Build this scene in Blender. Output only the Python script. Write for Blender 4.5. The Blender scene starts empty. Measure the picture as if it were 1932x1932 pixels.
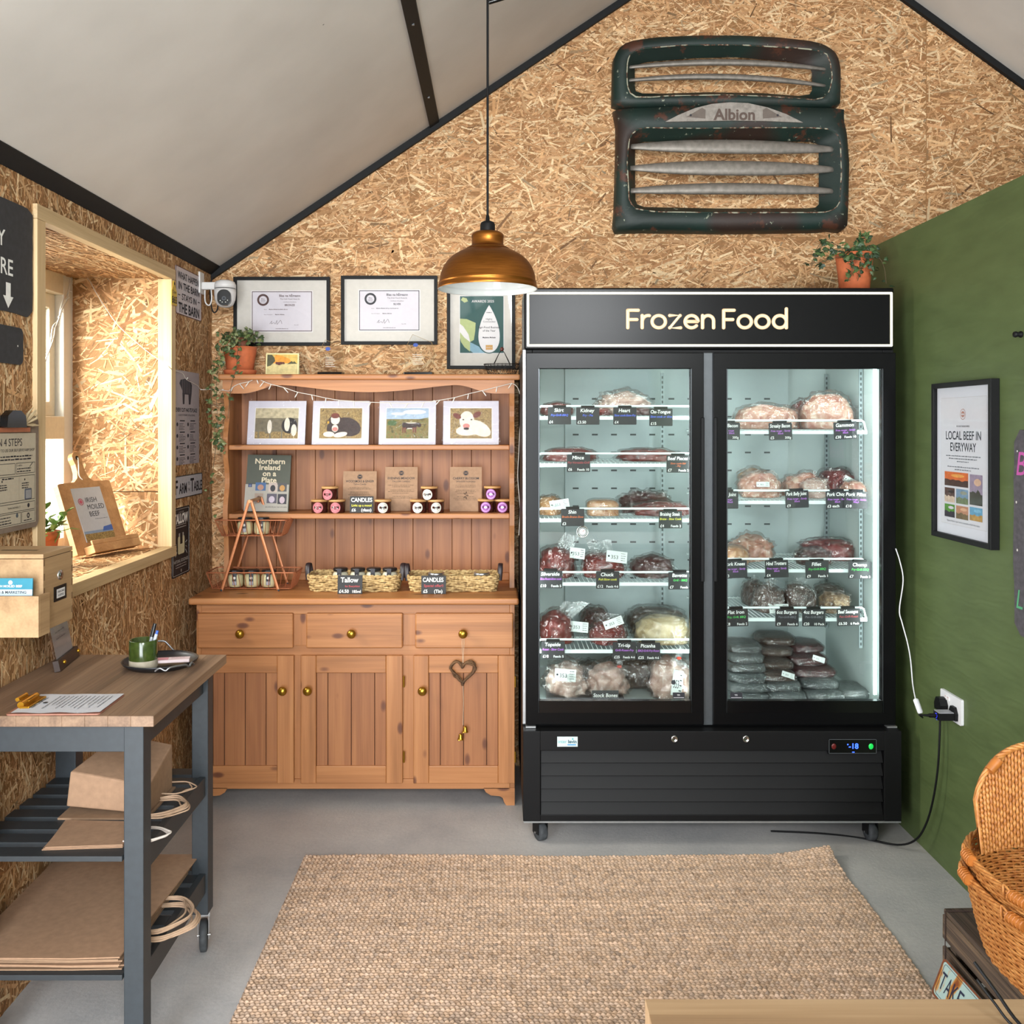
import bpy, bmesh, math, random
import numpy as np
from mathutils import Matrix, Vector, noise

S = bpy.context.scene
COL = S.collection
PI = math.pi
RND = random.Random(7)
F = 1785.0            # focal length in pixels of the 1932 px frame
CX, CY, EYE = 940.0, 803.0, 1.52

# ---------------------------------------------------------------- camera
cam_data = bpy.data.cameras.new('camera')
cam = bpy.data.objects.new('camera', cam_data)
COL.objects.link(cam)
cam.location = (0, 0, EYE)
cam.rotation_euler = (PI / 2, 0, 0)
cam_data.sensor_width = 36
cam_data.lens = 36 * F / 1932
cam_data.shift_x = (966 - CX) / 1932
cam_data.shift_y = -(966 - CY) / 1932
cam_data.clip_start = 0.05
S.camera = cam

# ---------------------------------------------------------------- light and exposure
S.view_settings.view_transform = 'Standard'
S.view_settings.look = 'None'
S.view_settings.gamma = 1
S.view_settings.use_curve_mapping = False
S.view_settings.exposure = -0.2
S.cycles.max_bounces = 8
S.cycles.diffuse_bounces = 4
S.cycles.transparent_max_bounces = 16
S.cycles.sample_clamp_indirect = 6

world = bpy.data.worlds.new('overcast_sky')
S.world = world
world.use_nodes = True
bg = world.node_tree.nodes['Background']
bg.inputs[0].default_value = (0.93, 0.97, 1.0, 1)
bg.inputs[1].default_value = 1.6


def lamp(name, loc, aim, sx, sy, watts, color):
    d = bpy.data.lights.new(name, 'AREA')
    d.shape = 'RECTANGLE'
    d.size, d.size_y = sx, sy
    d.energy = watts
    d.color = color
    o = bpy.data.objects.new(name, d)
    COL.objects.link(o)
    o.location = loc
    v = Vector(aim) - Vector(loc)
    o.rotation_euler = v.to_track_quat('-Z', 'Y').to_euler()
    return o


# daylight in the open doorway behind the camera
lamp('doorway_daylight', (-0.35, -2.62, 1.05), (0.0, 4.0, 1.15), 1.45, 1.95, 175, (0.91, 0.96, 1.0))
# daylight through the window in the left wall (the lamp hangs outside the glass)
lamp('window_daylight', (-2.35, 2.75, 1.95), (-1.35, 3.45, 1.55), 1.1, 1.3, 240, (1.0, 0.95, 0.86))
# added fill lamp high behind the camera, brightens the left wall
lamp('rear_fill_light', (0.75, -2.6, 2.66), (-1.3, 2.3, 0.5), 1.25, 0.95, 220, (0.95, 0.98, 1.0))
# daylight of a glazed door in the left wall, beside the camera
lamp('side_door_daylight', (-1.30, 0.25, 1.02), (1.2, 2.9, 0.55), 1.1, 1.9, 115, (0.93, 0.97, 1.0))


# ---------------------------------------------------------------- helpers
def W(px, py, Y):
    return Vector(((px - CX) * Y / F, Y, EYE - (py - CY) * Y / F))


def lin(c):
    if isinstance(c, str):
        c = [int(c[i:i + 2], 16) / 255 for i in (0, 2, 4)]
        return tuple(x / 12.92 if x <= 0.04045 else ((x + 0.055) / 1.055) ** 2.4 for x in c)
    return tuple(c)


def newmat(name):
    m = bpy.data.materials.new(name)
    m.use_nodes = True
    nt = m.node_tree
    return m, nt, nt.nodes['Principled BSDF']


def N(nt, typ, **kw):
    n = nt.nodes.new(typ)
    for k, v in kw.items():
        if k.startswith('i_'):
            n.inputs[k[2:].replace('_', ' ')].default_value = v
        else:
            setattr(n, k, v)
    return n


def L(nt, a, b):
    nt.links.new(a, b)


def ramp(nt, stops, src):
    r = N(nt, 'ShaderNodeValToRGB')
    e = r.color_ramp.elements
    while len(e) < len(stops):
        e.new(0.5)
    for k, (p, c) in enumerate(stops):
        e[k].position = p
        e[k].color = (*lin(c), 1)
    L(nt, src, r.inputs[0])
    return r


def objcoord(nt, scale=(1, 1, 1), rand=True):
    tc = N(nt, 'ShaderNodeTexCoord')
    mp = N(nt, 'ShaderNodeMapping')
    mp.inputs['Scale'].default_value = scale
    if rand:
        oi = N(nt, 'ShaderNodeObjectInfo')
        mu = N(nt, 'ShaderNodeMath', operation='MULTIPLY')
        mu.inputs[1].default_value = 37.0
        L(nt, oi.outputs['Random'], mu.inputs[0])
        cb = N(nt, 'ShaderNodeCombineXYZ')
        for k in range(3):
            L(nt, mu.outputs[0], cb.inputs[k])
        L(nt, cb.outputs[0], mp.inputs['Location'])
    L(nt, tc.outputs['Object'], mp.inputs['Vector'])
    return mp.outputs[0]


def bump(nt, b, height, strength=0.3, dist=0.002):
    bn = N(nt, 'ShaderNodeBump')
    bn.inputs['Strength'].default_value = strength
    bn.inputs['Distance'].default_value = dist
    L(nt, height, bn.inputs['Height'])
    L(nt, bn.outputs[0], b.inputs['Normal'])


_pc = {}


def plain(c, rough=0.6, metal=0.0, emit=0.0, grain=0.06, spec=0.5, name=None):
    """A plain paint / plastic / metal with a faint procedural mottling."""
    key = (str(c), rough, metal, emit, grain, spec)
    if key in _pc:
        return _pc[key]
    m, nt, b = newmat(name or 'paint_' + str(c)[:6])
    b.inputs['Roughness'].default_value = rough
    b.inputs['Metallic'].default_value = metal
    b.inputs['Specular IOR Level'].default_value = spec
    v = objcoord(nt, rand=False)
    n = N(nt, 'ShaderNodeTexNoise', i_Scale=60.0, i_Detail=3.0)
    L(nt, v, n.inputs['Vector'])
    lc = lin(c)
    r = ramp(nt, [(0.3, tuple(x * (1 - grain) for x in lc)), (0.7, tuple(min(1, x * (1 + grain)) for x in lc))], n.outputs[0])
    L(nt, r.outputs[0], b.inputs['Base Color'])
    if emit:
        b.inputs['Emission Color'].default_value = (*lc, 1)
        b.inputs['Emission Strength'].default_value = emit
    _pc[key] = m
    return m


def wood(name, axis, dark, mid, light, ring=22.0, knots=0.0, rough=0.5, fine=1.0):
    """Straight grain along one object axis, optional knots."""
    m, nt, b = newmat(name)
    sc = [ring, ring, ring]
    sc[axis] = 1.1
    v = objcoord(nt, tuple(sc))
    n1 = N(nt, 'ShaderNodeTexNoise', i_Scale=1.0, i_Detail=4.0, i_Distortion=0.6)
    L(nt, v, n1.inputs['Vector'])
    sc2 = [ring * 9, ring * 9, ring * 9]
    sc2[axis] = 4.0
    v2 = objcoord(nt, tuple(sc2))
    n2 = N(nt, 'ShaderNodeTexNoise', i_Scale=1.0, i_Detail=2.0)
    L(nt, v2, n2.inputs['Vector'])
    mx = N(nt, 'ShaderNodeMath', operation='MULTIPLY_ADD')
    L(nt, n2.outputs[0], mx.inputs[0])
    mx.inputs[1].default_value = 0.35 * fine
    ad = N(nt, 'ShaderNodeMath', operation='SUBTRACT')
    L(nt, n1.outputs[0], ad.inputs[0])
    ad.inputs[1].default_value = 0.17 * fine
    L(nt, ad.outputs[0], mx.inputs[2])
    r = ramp(nt, [(0.25, dark), (0.5, mid), (0.75, light)], mx.outputs[0])
    out = r.outputs[0]
    if knots:
        sk = [9.0, 9.0, 9.0]
        sk[axis] = 4.2
        v3 = objcoord(nt, tuple(sk))
        vo = N(nt, 'ShaderNodeTexVoronoi', i_Scale=knots, i_Randomness=1.0)
        L(nt, v3, vo.inputs['Vector'])
        rk = ramp(nt, [(0.0, (1, 1, 1)), (0.10, (0.85, 0.85, 0.85)), (0.17, (0, 0, 0))], vo.outputs['Distance'])
        mxk = N(nt, 'ShaderNodeMix', data_type='RGBA')
        L(nt, rk.outputs[0], mxk.inputs[0])
        L(nt, out, mxk.inputs[6])
        mxk.inputs[7].default_value = (*lin('5a2e18'), 1)
        out = mxk.outputs[2]
    L(nt, out, b.inputs['Base Color'])
    b.inputs['Roughness'].default_value = rough
    bump(nt, b, mx.outputs[0], 0.12, 0.001)
    return m


def clear(name, tint=(1, 1, 1), gloss=0.08, rough=0.02, wrinkle=0.0):
    """A thin clear sheet: glass pane, cellophane, acrylic."""
    m, nt, b = newmat(name)
    out = nt.nodes['Material Output']
    nt.nodes.remove(b)
    t = N(nt, 'ShaderNodeBsdfTransparent')
    t.inputs[0].default_value = (*tint, 1)
    g = N(nt, 'ShaderNodeBsdfGlossy')
    g.inputs['Roughness'].default_value = rough
    lw = N(nt, 'ShaderNodeLayerWeight', i_Blend=0.25)
    ma = N(nt, 'ShaderNodeMath', operation='MULTIPLY_ADD')
    ma.inputs[1].default_value = 0.3
    ma.inputs[2].default_value = gloss
    L(nt, lw.outputs['Fresnel'], ma.inputs[0])
    mx = N(nt, 'ShaderNodeMixShader')
    L(nt, ma.outputs[0], mx.inputs[0])
    L(nt, t.outputs[0], mx.inputs[1])
    L(nt, g.outputs[0], mx.inputs[2])
    L(nt, mx.outputs[0], out.inputs[0])
    if wrinkle:
        v = objcoord(nt, rand=True)
        n = N(nt, 'ShaderNodeTexNoise', i_Scale=55.0, i_Detail=3.0, i_Distortion=1.5)
        L(nt, v, n.inputs['Vector'])
        bn = N(nt, 'ShaderNodeBump', i_Strength=1.0, i_Distance=wrinkle)
        L(nt, n.outputs[0], bn.inputs['Height'])
        L(nt, bn.outputs[0], g.inputs['Normal'])
        L(nt, bn.outputs[0], lw.inputs['Normal'])
    return m


def attr_mat(name, rough, grain_scale, grain_amt, bump_s=0.25, bump_d=0.0008, stretch=None):
    """Base colour from the mesh's own 'Col' attribute (each strand or knot its own colour) plus fine grain."""
    m, nt, b = newmat(name)
    at = N(nt, 'ShaderNodeAttribute', attribute_name='Col')
    v = objcoord(nt, stretch or (1, 1, 1), rand=False)
    n = N(nt, 'ShaderNodeTexNoise', i_Scale=grain_scale, i_Detail=4.0)
    L(nt, v, n.inputs['Vector'])
    mr = N(nt, 'ShaderNodeMapRange')
    mr.inputs['From Min'].default_value = 0.25
    mr.inputs['From Max'].default_value = 0.75
    mr.inputs['To Min'].default_value = 1 - grain_amt
    mr.inputs['To Max'].default_value = 1 + grain_amt
    L(nt, n.outputs[0], mr.inputs['Value'])
    mu = N(nt, 'ShaderNodeVectorMath', operation='SCALE')
    L(nt, at.outputs['Color'], mu.inputs[0])
    L(nt, mr.outputs[0], mu.inputs['Scale'])
    L(nt, mu.outputs[0], b.inputs['Base Color'])
    b.inputs['Roughness'].default_value = rough
    b.inputs['Specular IOR Level'].default_value = 0.25
    bump(nt, b, n.outputs[0], bump_s, bump_d)
    return m


# -------- text outlines, cached
_tc = {}


def text_geo(s, bold=0.0):
    key = (s, bold)
    if key not in _tc:
        cu = bpy.data.curves.new('t', 'FONT')
        cu.body = s
        cu.resolution_u = 3
        cu.fill_mode = 'FRONT'
        cu.offset = bold
        ob = bpy.data.objects.new('t', cu)
        me = ob.to_mesh()
        vs = np.array([v.co[:2] for v in me.vertices], dtype=float).reshape(-1, 2)
        fs = [tuple(p.vertices) for p in me.polygons]
        ob.to_mesh_clear()
        bpy.data.objects.remove(ob)
        bpy.data.curves.remove(cu)
        _tc[key] = (vs, fs)
    return _tc[key]


class MB:
    """Collects shapes for ONE mesh object; self.M places what is added next."""

    def __init__(self, M=None):
        self.v, self.f, self.m, self.s, self.mats = [], [], [], [], []
        self.M = M or Matrix()

    def mi(self, mat):
        if mat not in self.mats:
            self.mats.append(mat)
        return self.mats.index(mat)

    def add(self, vs, fs, mat, smooth=False):
        o = len(self.v)
        k = self.mi(mat)
        M = self.M
        self.v.extend([tuple(M @ Vector(p)) for p in vs])
        for f in fs:
            self.f.append(tuple(i + o for i in f))
            self.m.append(k)
            self.s.append(smooth)
        return self

    def box(self, x0, x1, y0, y1, z0, z1, mat):
        vs = [(x, y, z) for x in (x0, x1) for y in (y0, y1) for z in (z0, z1)]
        fs = [(0, 1, 3, 2), (4, 6, 7, 5), (0, 4, 5, 1), (2, 3, 7, 6), (0, 2, 6, 4), (1, 5, 7, 3)]
        return self.add(vs, fs, mat)

    def quad(self, a, b, c, d, mat):
        return self.add([a, b, c, d], [(0, 1, 2, 3)], mat)

    def rect(self, x0, x1, y0, y1, z, mat):
        return self.quad((x0, y0, z), (x1, y0, z), (x1, y1, z), (x0, y1, z), mat)

    def poly(self, pts, z, mat):
        return self.add([(x, y, z) for x, y in pts], [tuple(range(len(pts)))], mat)

    def prism(self, pts, z0, z1, mat, smooth=False):
        n = len(pts)
        vs = [(x, y, z0) for x, y in pts] + [(x, y, z1) for x, y in pts]
        self.add(vs, [tuple(range(n))[::-1], tuple(range(n, 2 * n))], mat)
        self.add(vs, [(i, (i + 1) % n, n + (i + 1) % n, n + i) for i in range(n)], mat, smooth)
        return self

    def ring(self, outer, inner, z0, z1, mat):
        """A flat frame between two outlines of the same number of points."""
        n = len(outer)
        vs = [(x, y, z) for z in (z0, z1) for P in (outer, inner) for x, y in P]
        fs = []
        for i in range(n):
            j = (i + 1) % n
            fs += [(2 * n + i, 2 * n + j, 3 * n + j, 3 * n + i), (i, n + i, n + j, j),
                   (i, j, 2 * n + j, 2 * n + i), (n + i, 3 * n + i, 3 * n + j, n + j)]
        return self.add(vs, fs, mat)

    def tube(self, pts, r, mat, n=6, closed=False, cap=True, flat=None):
        pts = [Vector(p) for p in pts]
        k = len(pts)
        vs, fs = [], []
        up = None
        for i, p in enumerate(pts):
            if closed:
                t = pts[(i + 1) % k] - pts[i - 1]
            else:
                t = pts[min(i + 1, k - 1)] - pts[max(i - 1, 0)]
            t = t.normalized() if t.length > 1e-9 else Vector((0, 0, 1))
            if up is None:
                up = Vector((0, 0, 1)) if abs(t.z) < 0.9 else Vector((1, 0, 0))
            a = (up - t * up.dot(t))
            a = a.normalized() if a.length > 1e-6 else t.orthogonal().normalized()
            up = a
            b = t.cross(a)
            rr = r[i] if isinstance(r, (list, tuple)) else r
            ra, rb = (rr, rr) if flat is None else (rr * flat, rr)
            for j in range(n):
                w = 2 * PI * j / n
                vs.append(p + a * (math.cos(w) * ra) + b * (math.sin(w) * rb))
        for i in range(k if closed else k - 1):
            i2 = (i + 1) % k
            for j in range(n):
                j2 = (j + 1) % n
                fs.append((i * n + j, i * n + j2, i2 * n + j2, i2 * n + j))
        self.add(vs, fs, mat, n > 4)
        if cap and not closed:
            self.add(vs, [tuple(range(n))[::-1], tuple(range((k - 1) * n, k * n))], mat)
        return self

    def lathe(self, prof, mat, n=24, c=(0, 0, 0), smooth=True, cap0=False, cap1=False):
        vs, fs = [], []
        k = len(prof)
        for r, z in prof:
            for j in range(n):
                w = 2 * PI * j / n
                vs.append((c[0] + r * math.cos(w), c[1] + r * math.sin(w), c[2] + z))
        for i in range(k - 1):
            for j in range(n):
                j2 = (j + 1) % n
                fs.append((i * n + j, i * n + j2, (i + 1) * n + j2, (i + 1) * n + j))
        self.add(vs, fs, mat, smooth)
        if cap0:
            self.add(vs, [tuple(range(n))[::-1]], mat)
        if cap1:
            self.add(vs, [tuple(range((k - 1) * n, k * n))], mat)
        return self

    def blob(self, c, r, mat, amp=0.15, freq=3.0, seed=0, lvl=3, flat=True, sq=1.0, facet=False, hi=0.5):
        bm = bmesh.new()
        bmesh.ops.create_icosphere(bm, subdivisions=lvl, radius=1.0)
        sd = Vector((seed * 3.7, seed * 1.3, seed * 7.1))
        vs = []
        for v in bm.verts:
            p = v.co.normalized()
            k = 1 + amp * noise.noise(p * freq + sd) + amp * hi * noise.noise(p * freq * 2.7 + sd)
            q = p * k
            if sq != 1.0:
                q = Vector([math.copysign(abs(t) ** sq, t) for t in q])
            z = q.z
            if flat and z < -0.55:
                z = -0.55 + (z + 0.55) * 0.08
            vs.append((c[0] + q.x * r[0], c[1] + q.y * r[1], c[2] + (z + (0.58 if flat else 0)) * r[2]))
        fs = [tuple(x.index for x in f.verts) for f in bm.faces]
        bm.free()
        return self.add(vs, fs, mat, not facet)

    def text(self, s, x, y, size, mat, z=0.0, align='c', fit=None, bold=0.0, shear=0.0, sx=1.0):
        vs, fs = text_geo(s, bold)
        if not len(vs):
            return self
        lo, hi = vs[:, 0].min(), vs[:, 0].max()
        w = (hi - lo) * size * sx
        if fit and w > fit:
            sx *= fit / w
            w = fit
        off = {'l': 0, 'c': -w / 2, 'r': -w}[align]
        P = [(x + off + (a - lo) * size * sx + shear * b * size, y + b * size, z) for a, b in vs]
        return self.add(P, fs, mat)

    def lines(self, x0, x1, ys, h, mat, z, rng, ragged=0.3):
        """Rows of small print as broken bars."""
        for y in ys:
            x = x0
            end = x1 - rng.random() * ragged * (x1 - x0)
            while x < end:
                w = min((0.3 + rng.random()) * h * 4, end - x)
                self.rect(x, x + w, y, y + h * (0.7 + 0.3 * rng.random()), z, mat)
                x += w + h * 0.7
        return self

    def disc(self, x, y, r, z, mat, n=24, ry=None):
        ry = ry or r
        return self.poly([(x + r * math.cos(2 * PI * k / n), y + ry * math.sin(2 * PI * k / n)) for k in range(n)], z, mat)

    def annulus(self, x, y, r0, r1, z, mat, n=28):
        vs = [(x + r * math.cos(2 * PI * k / n), y + r * math.sin(2 * PI * k / n), z) for r in (r0, r1) for k in range(n)]
        return self.add(vs, [(k, (k + 1) % n, n + (k + 1) % n, n + k)[::-1] for k in range(n)], mat)


def build(name, mb, parent=None, M=None, bevel=0.0, seg=2):
    me = bpy.data.meshes.new(name)
    me.from_pydata(mb.v, [], mb.f)
    for mt in mb.mats:
        me.materials.append(mt)
    me.polygons.foreach_set('material_index', mb.m)
    me.polygons.foreach_set('use_smooth', mb.s)
    me.update()
    o = bpy.data.objects.new(name, me)
    COL.objects.link(o)
    if parent is not None:
        o.parent = parent
    if M is not None:
        o.matrix_local = M
    if bevel:
        md = o.modifiers.new('bevel', 'BEVEL')
        md.width = bevel
        md.segments = seg
        md.limit_method = 'ANGLE'
        md.angle_limit = 0.6
    return o


def tag(o, label=None, cat=None, group=None, kind=None):
    if label:
        o['label'] = label
    if cat:
        o['category'] = cat
    if group:
        o['group'] = group
    if kind:
        o['kind'] = kind
    return o


def thing(name, label, cat, M, group=None):
    o = bpy.data.objects.new(name, None)
    COL.objects.link(o)
    o.empty_display_size = 0.05
    o.matrix_world = M
    return tag(o, label, cat, group)


def solo(name, label, cat, mb, M, group=None, bevel=0.0):
    return tag(build(name, mb, M=M, bevel=bevel), label, cat, group)


def structure(name, mb, parent=None, bevel=0.0):
    o = build(name, mb, parent, bevel=bevel)
    if parent is None:
        o['kind'] = 'structure'
    return o


def dup(root, M, label=None, group=None):
    r = root.copy()
    COL.objects.link(r)
    r.matrix_world = M
    if label:
        r['label'] = label
    if group:
        r['group'] = group
    for ch in list(root.children):
        c = ch.copy()
        COL.objects.link(c)
        c.parent = r
        for g in list(ch.children):
            d = g.copy()
            COL.objects.link(d)
            d.parent = c
    return r


def T(x, y, z, rz=0.0):
    return Matrix.Translation((x, y, z)) @ Matrix.Rotation(rz, 4, 'Z')


def FR(o, u, v):
    """Frame with x along u, y along v, z out of the sheet."""
    u = Vector(u).normalized()
    v = Vector(v)
    v = (v - u * v.dot(u)).normalized()
    n = u.cross(v)
    M = Matrix.Identity(4)
    for k, a in enumerate((u, v, n)):
        M[0][k], M[1][k], M[2][k] = a
    M[0][3], M[1][3], M[2][3] = o
    return M


def rrect(x0, x1, y0, y1, r, n=4):
    pts = []
    for cx, cy, a in ((x1 - r, y1 - r, 0), (x0 + r, y1 - r, 90), (x0 + r, y0 + r, 180), (x1 - r, y0 + r, 270)):
        for k in range(n + 1):
            w = math.radians(a + 90 * k / n)
            pts.append((cx + r * math.cos(w), cy + r * math.sin(w)))
    return pts


def smooth_path(pts, n=6):
    pts = [Vector(p) for p in pts]
    out = []
    for i in range(len(pts) - 1):
        p0, p1, p2, p3 = pts[max(i - 1, 0)], pts[i], pts[i + 1], pts[min(i + 2, len(pts) - 1)]
        for k in range(n):
            t = k / n
            out.append(0.5 * ((2 * p1) + (p2 - p0) * t + (2 * p0 - 5 * p1 + 4 * p2 - p3) * t * t + (3 * p1 - p0 - 3 * p2 + p3) * t ** 3))
    out.append(pts[-1])
    return out


# ---------------------------------------------------------------- materials
M_PINE_X = wood('pine_grain_across', 0, '8c5a30', 'a56c3e', 'b57d4c', 26, 1.35, 0.45)
M_PINE_Z = wood('pine_grain_upright', 2, '8c5a30', 'a56c3e', 'b57d4c', 26, 1.35, 0.45)
M_PINE_Y = wood('pine_grain_deep', 1, '8c5a30', 'a56c3e', 'b57d4c', 26, 1.35, 0.45)
M_PINE_PANEL = wood('pine_boarding', 2, '7d4b29', '935d36', 'a56d41', 22, 1.25, 0.5)
M_TIMBER_Z = wood('pale_softwood_upright', 2, 'bb9d72', 'cfb388', 'dcc49b', 22, 0.0, 0.55)
M_TIMBER_Y = wood('pale_softwood_along', 1, 'a98f68', 'bfa47b', 'cfb68d', 22, 0.0, 0.55)
M_ASH = wood('pale_oiled_counter', 0, '7d6145', '957858', 'a88c6b', 26, 0.0, 0.5)
M_BEECH = wood('worn_butcher_block', 1, '5f4a3a', '7f6550', '957a62', 20, 0.0, 0.55)
M_PAULOWNIA = wood('light_box_wood', 1, '927350', 'a88862', 'b5966e', 20, 0.0, 0.6)
M_MANGO = wood('mango_wood', 2, '9c7147', 'b5875a', 'c79a6a', 20, 0.0, 0.5)
M_CRATE = wood('weathered_crate_wood', 1, '2b231d', '4f4136', '75604a', 34, 0.6, 0.85, 2.2)
M_OSB = attr_mat('strand_board', 0.62, 90.0, 0.16)
M_BLACK = plain('111112', 0.5, spec=0.2, name='black_paint')
M_BLACKGLOSS = plain('0b0b0c', 0.16, name='black_gloss')
M_WHITE = plain('e4e2dd', 0.5, name='white_paint')
M_PAPER = plain('d9d6d6', 0.7, grain=0.02, name='white_paper')
M_MAT = plain('c9c4bc', 0.75, grain=0.03, name='cream_mount_board')
M_KRAFT = plain('9a7a60', 0.8, grain=0.10, name='kraft_paper')
M_INK = plain('23232a', 0.7, name='printed_ink')
M_CHALKBOARD = plain('1c1d20', 0.6, grain=0.15, name='chalkboard')
M_CHALK = plain('e8e8e4', 0.8, name='chalk_white')
M_SLATE = plain('2d2f33', 0.7, grain=0.2, name='slate_board')
M_COPPER = plain('b87350', 0.4, 0.5, name='copper_wire')
M_BRASS = plain('a8812f', 0.3, 0.9, name='aged_brass')
M_CHROME = plain('c8c8c8', 0.18, 1.0, name='chrome')
M_TERRA = plain('c4683e', 0.75, grain=0.10, name='terracotta')
M_SOIL = plain('33241a', 0.95, grain=0.3, name='soil')
M_RUBBER = plain('3a3d40', 0.7, grain=0.3, name='grey_rubber')
M_GLASS = clear('window_glass', (0.98, 1, 0.99), 0.03, 0.01)
M_DOORGLASS = clear('freezer_door_glass', (0.97, 1, 0.99), 0.035, 0.01)
M_ACRYLIC = clear('clear_acrylic', (0.97, 0.98, 0.98), 0.03, 0.03)
M_PLASTIC = clear('crinkled_plastic', (0.96, 0.96, 0.96), 0.13, 0.10, 0.006)
M_SLEEVE = clear('print_sleeve', (0.99, 0.99, 0.99), 0.02, 0.05, 0.002)
M_STEEL_DARK = plain('444c52', 0.5, 0.2, name='charcoal_painted_steel')
# ================================================================ the room
XL, XR, YB, YF = -1.28, 1.53, 4.23, -2.7
APX, APZ, SL, SR = 1.219, 3.872, 0.668, 0.726


def roof_z(x):
    return APZ - (SL * (APX - x) if x < APX else SR * (x - APX))


XFAR = 3.6

# strand colours of the board
OSB_LIGHT = [lin(c) for c in ('cda67a', 'c1986c', 'b5895d', 'd8b78d', 'a97b52', 'bf9267', '986c45', 'c79b6d', 'dcbf96')]


def clip_poly(poly, lo, hi):
    for ax in (0, 1):
        for lim, sg in ((lo[ax], 1), (hi[ax], -1)):
            out = []
            for i in range(len(poly)):
                a, b = poly[i - 1], poly[i]
                da, db = (a[ax] - lim) * sg, (b[ax] - lim) * sg
                if (da >= 0) != (db >= 0):
                    t = da / (da - db)
                    out.append(tuple(a[k] + (b[k] - a[k]) * t for k in range(2)))
                if db >= 0:
                    out.append(b)
            poly = out
            if len(poly) < 3:
                return []
    return poly


def osb_panel(name, M, regions, dens, seed, backing=None, parent=None, base_ang=0.0, spread=0.6, size=1.0, test=None):
    """A sheet of pressed wood strands: rectangles of board covered in thousands of flat chips."""
    rng = random.Random(seed)
    vs, fs, cols = [], [], []

    def emit(poly, z, c):
        o = len(vs)
        vs.extend([(x, y, z) for x, y in poly])
        fs.append(tuple(range(o, o + len(poly))))
        cols.append(c)

    for poly in (backing or []):
        emit(poly, 0.0, lin('916942'))
    for (x0, x1, y0, y1) in regions:
        if not backing:
            emit([(x0, y0), (x1, y0), (x1, y1), (x0, y1)], 0.0, lin('916942'))
        for k in range(int(dens * (x1 - x0) * (y1 - y0))):
            cx, cy = x0 + rng.random() * (x1 - x0), y0 + rng.random() * (y1 - y0)
            if test and not test(cx, cy):
                continue
            big = rng.random()
            ln = (0.016 + 0.105 * big * big) * size
            wd = (0.002 + 0.011 * rng.random() ** 1.8) * (0.55 + 0.6 * big) * size
            an = base_ang + rng.gauss(0, spread)
            if rng.random() < 0.25:
                an = rng.random() * PI
            ca, sa = math.cos(an), math.sin(an)
            e = rng.random() * wd * 0.9
            cor = [(-ln / 2, -wd / 2), (ln / 2 - e, -wd / 2 + wd * 0.2 * rng.random()), (ln / 2, wd / 2 - e * 0.3), (-ln / 2 + e, wd / 2)]
            poly = [(cx + a * ca - b * sa, cy + a * sa + b * ca) for a, b in cor]
            poly = clip_poly(poly, (x0, y0), (x1, y1))
            if len(poly) < 3:
                continue
            c = OSB_LIGHT[rng.randrange(len(OSB_LIGHT))]
            q = 0.78 + 0.40 * rng.random()
            if rng.random() < 0.04:
                q *= 0.45
            emit(poly, 0.0002 + 0.0016 * rng.random(), tuple(min(1, t * q) for t in c))
    me = bpy.data.meshes.new(name)
    me.from_pydata(vs, [], fs)
    at = me.color_attributes.new('Col', 'FLOAT_COLOR', 'CORNER')
    arr = np.ones((len(me.loops), 4), dtype=np.float32)
    arr[:, :3] = np.repeat(np.array(cols, dtype=np.float32), [len(f) for f in fs], axis=0)
    at.data.foreach_set('color', arr.ravel())
    me.materials.append(M_OSB)
    o = bpy.data.objects.new(name, me)
    COL.objects.link(o)
    if parent is not None:
        o.parent = parent
        o.matrix_local = M
    else:
        o.matrix_world = M
        o['kind'] = 'structure'
    return o


# floor: poured concrete
m, nt, b = newmat('trowelled_concrete')
v = objcoord(nt, rand=False)
n1 = N(nt, 'ShaderNodeTexNoise', i_Scale=2.2, i_Detail=6.0, i_Roughness=0.65)
n2 = N(nt, 'ShaderNodeTexNoise', i_Scale=75.0, i_Detail=6.0, i_Roughness=0.7)
n3 = N(nt, 'ShaderNodeTexVoronoi', i_Scale=14.0)
for n in (n1, n2, n3):
    L(nt, v, n.inputs['Vector'])
mx = N(nt, 'ShaderNodeMath', operation='MULTIPLY_ADD')
mx.inputs[1].default_value = 0.4
L(nt, n2.outputs[0], mx.inputs[0])
L(nt, n1.outputs[0], mx.inputs[2])
r = ramp(nt, [(0.45, '9d9d9f'), (0.7, 'b3b1b0'), (0.95, 'c3c0bd')], mx.outputs[0])
L(nt, r.outputs[0], b.inputs['Base Color'])
b.inputs['Roughness'].default_value = 0.62
bump(nt, b, mx.outputs[0], 0.5, 0.006)
mb = MB()
mb.box(-2.1, XFAR, YF, YB + 0.3, -0.12, 0.0, m)
structure('floor', mb)

# back wall: gable of strand board
gable = [(XL - 0.1, 0.0), (XFAR, 0.0), (XFAR, roof_z(XFAR) + 0.05), (APX, APZ + 0.05), (XL - 0.1, roof_z(XL - 0.1) + 0.05)]
MB_BACK = FR((0, YB, 0), (1, 0, 0), (0, 0, 1))
seam = EYE + 355 * YB / F
osb_panel('wall_back', MB_BACK, [(-1.28, 1.55, 1.65, seam - 0.0015), (-1.28, (773 - CX) * YB / F, seam + 0.0015, 3.9), ((773 - CX) * YB / F, 1.912, seam + 0.0015, 3.9), (1.915, XFAR, 2.1, 3.9), (-1.28, 0.2, 0.0, 1.65)],
          7200, 11, backing=[gable], base_ang=0.05, spread=0.55, test=lambda x, z: z < roof_z(x) + 0.02)
mb = MB()
mb.box(-2.1, XFAR + 0.1, YB + 0.005, YB + 0.25, 0, 3.95, plain('6b5138', 0.9))
structure('wall_back_masonry', mb)

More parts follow.
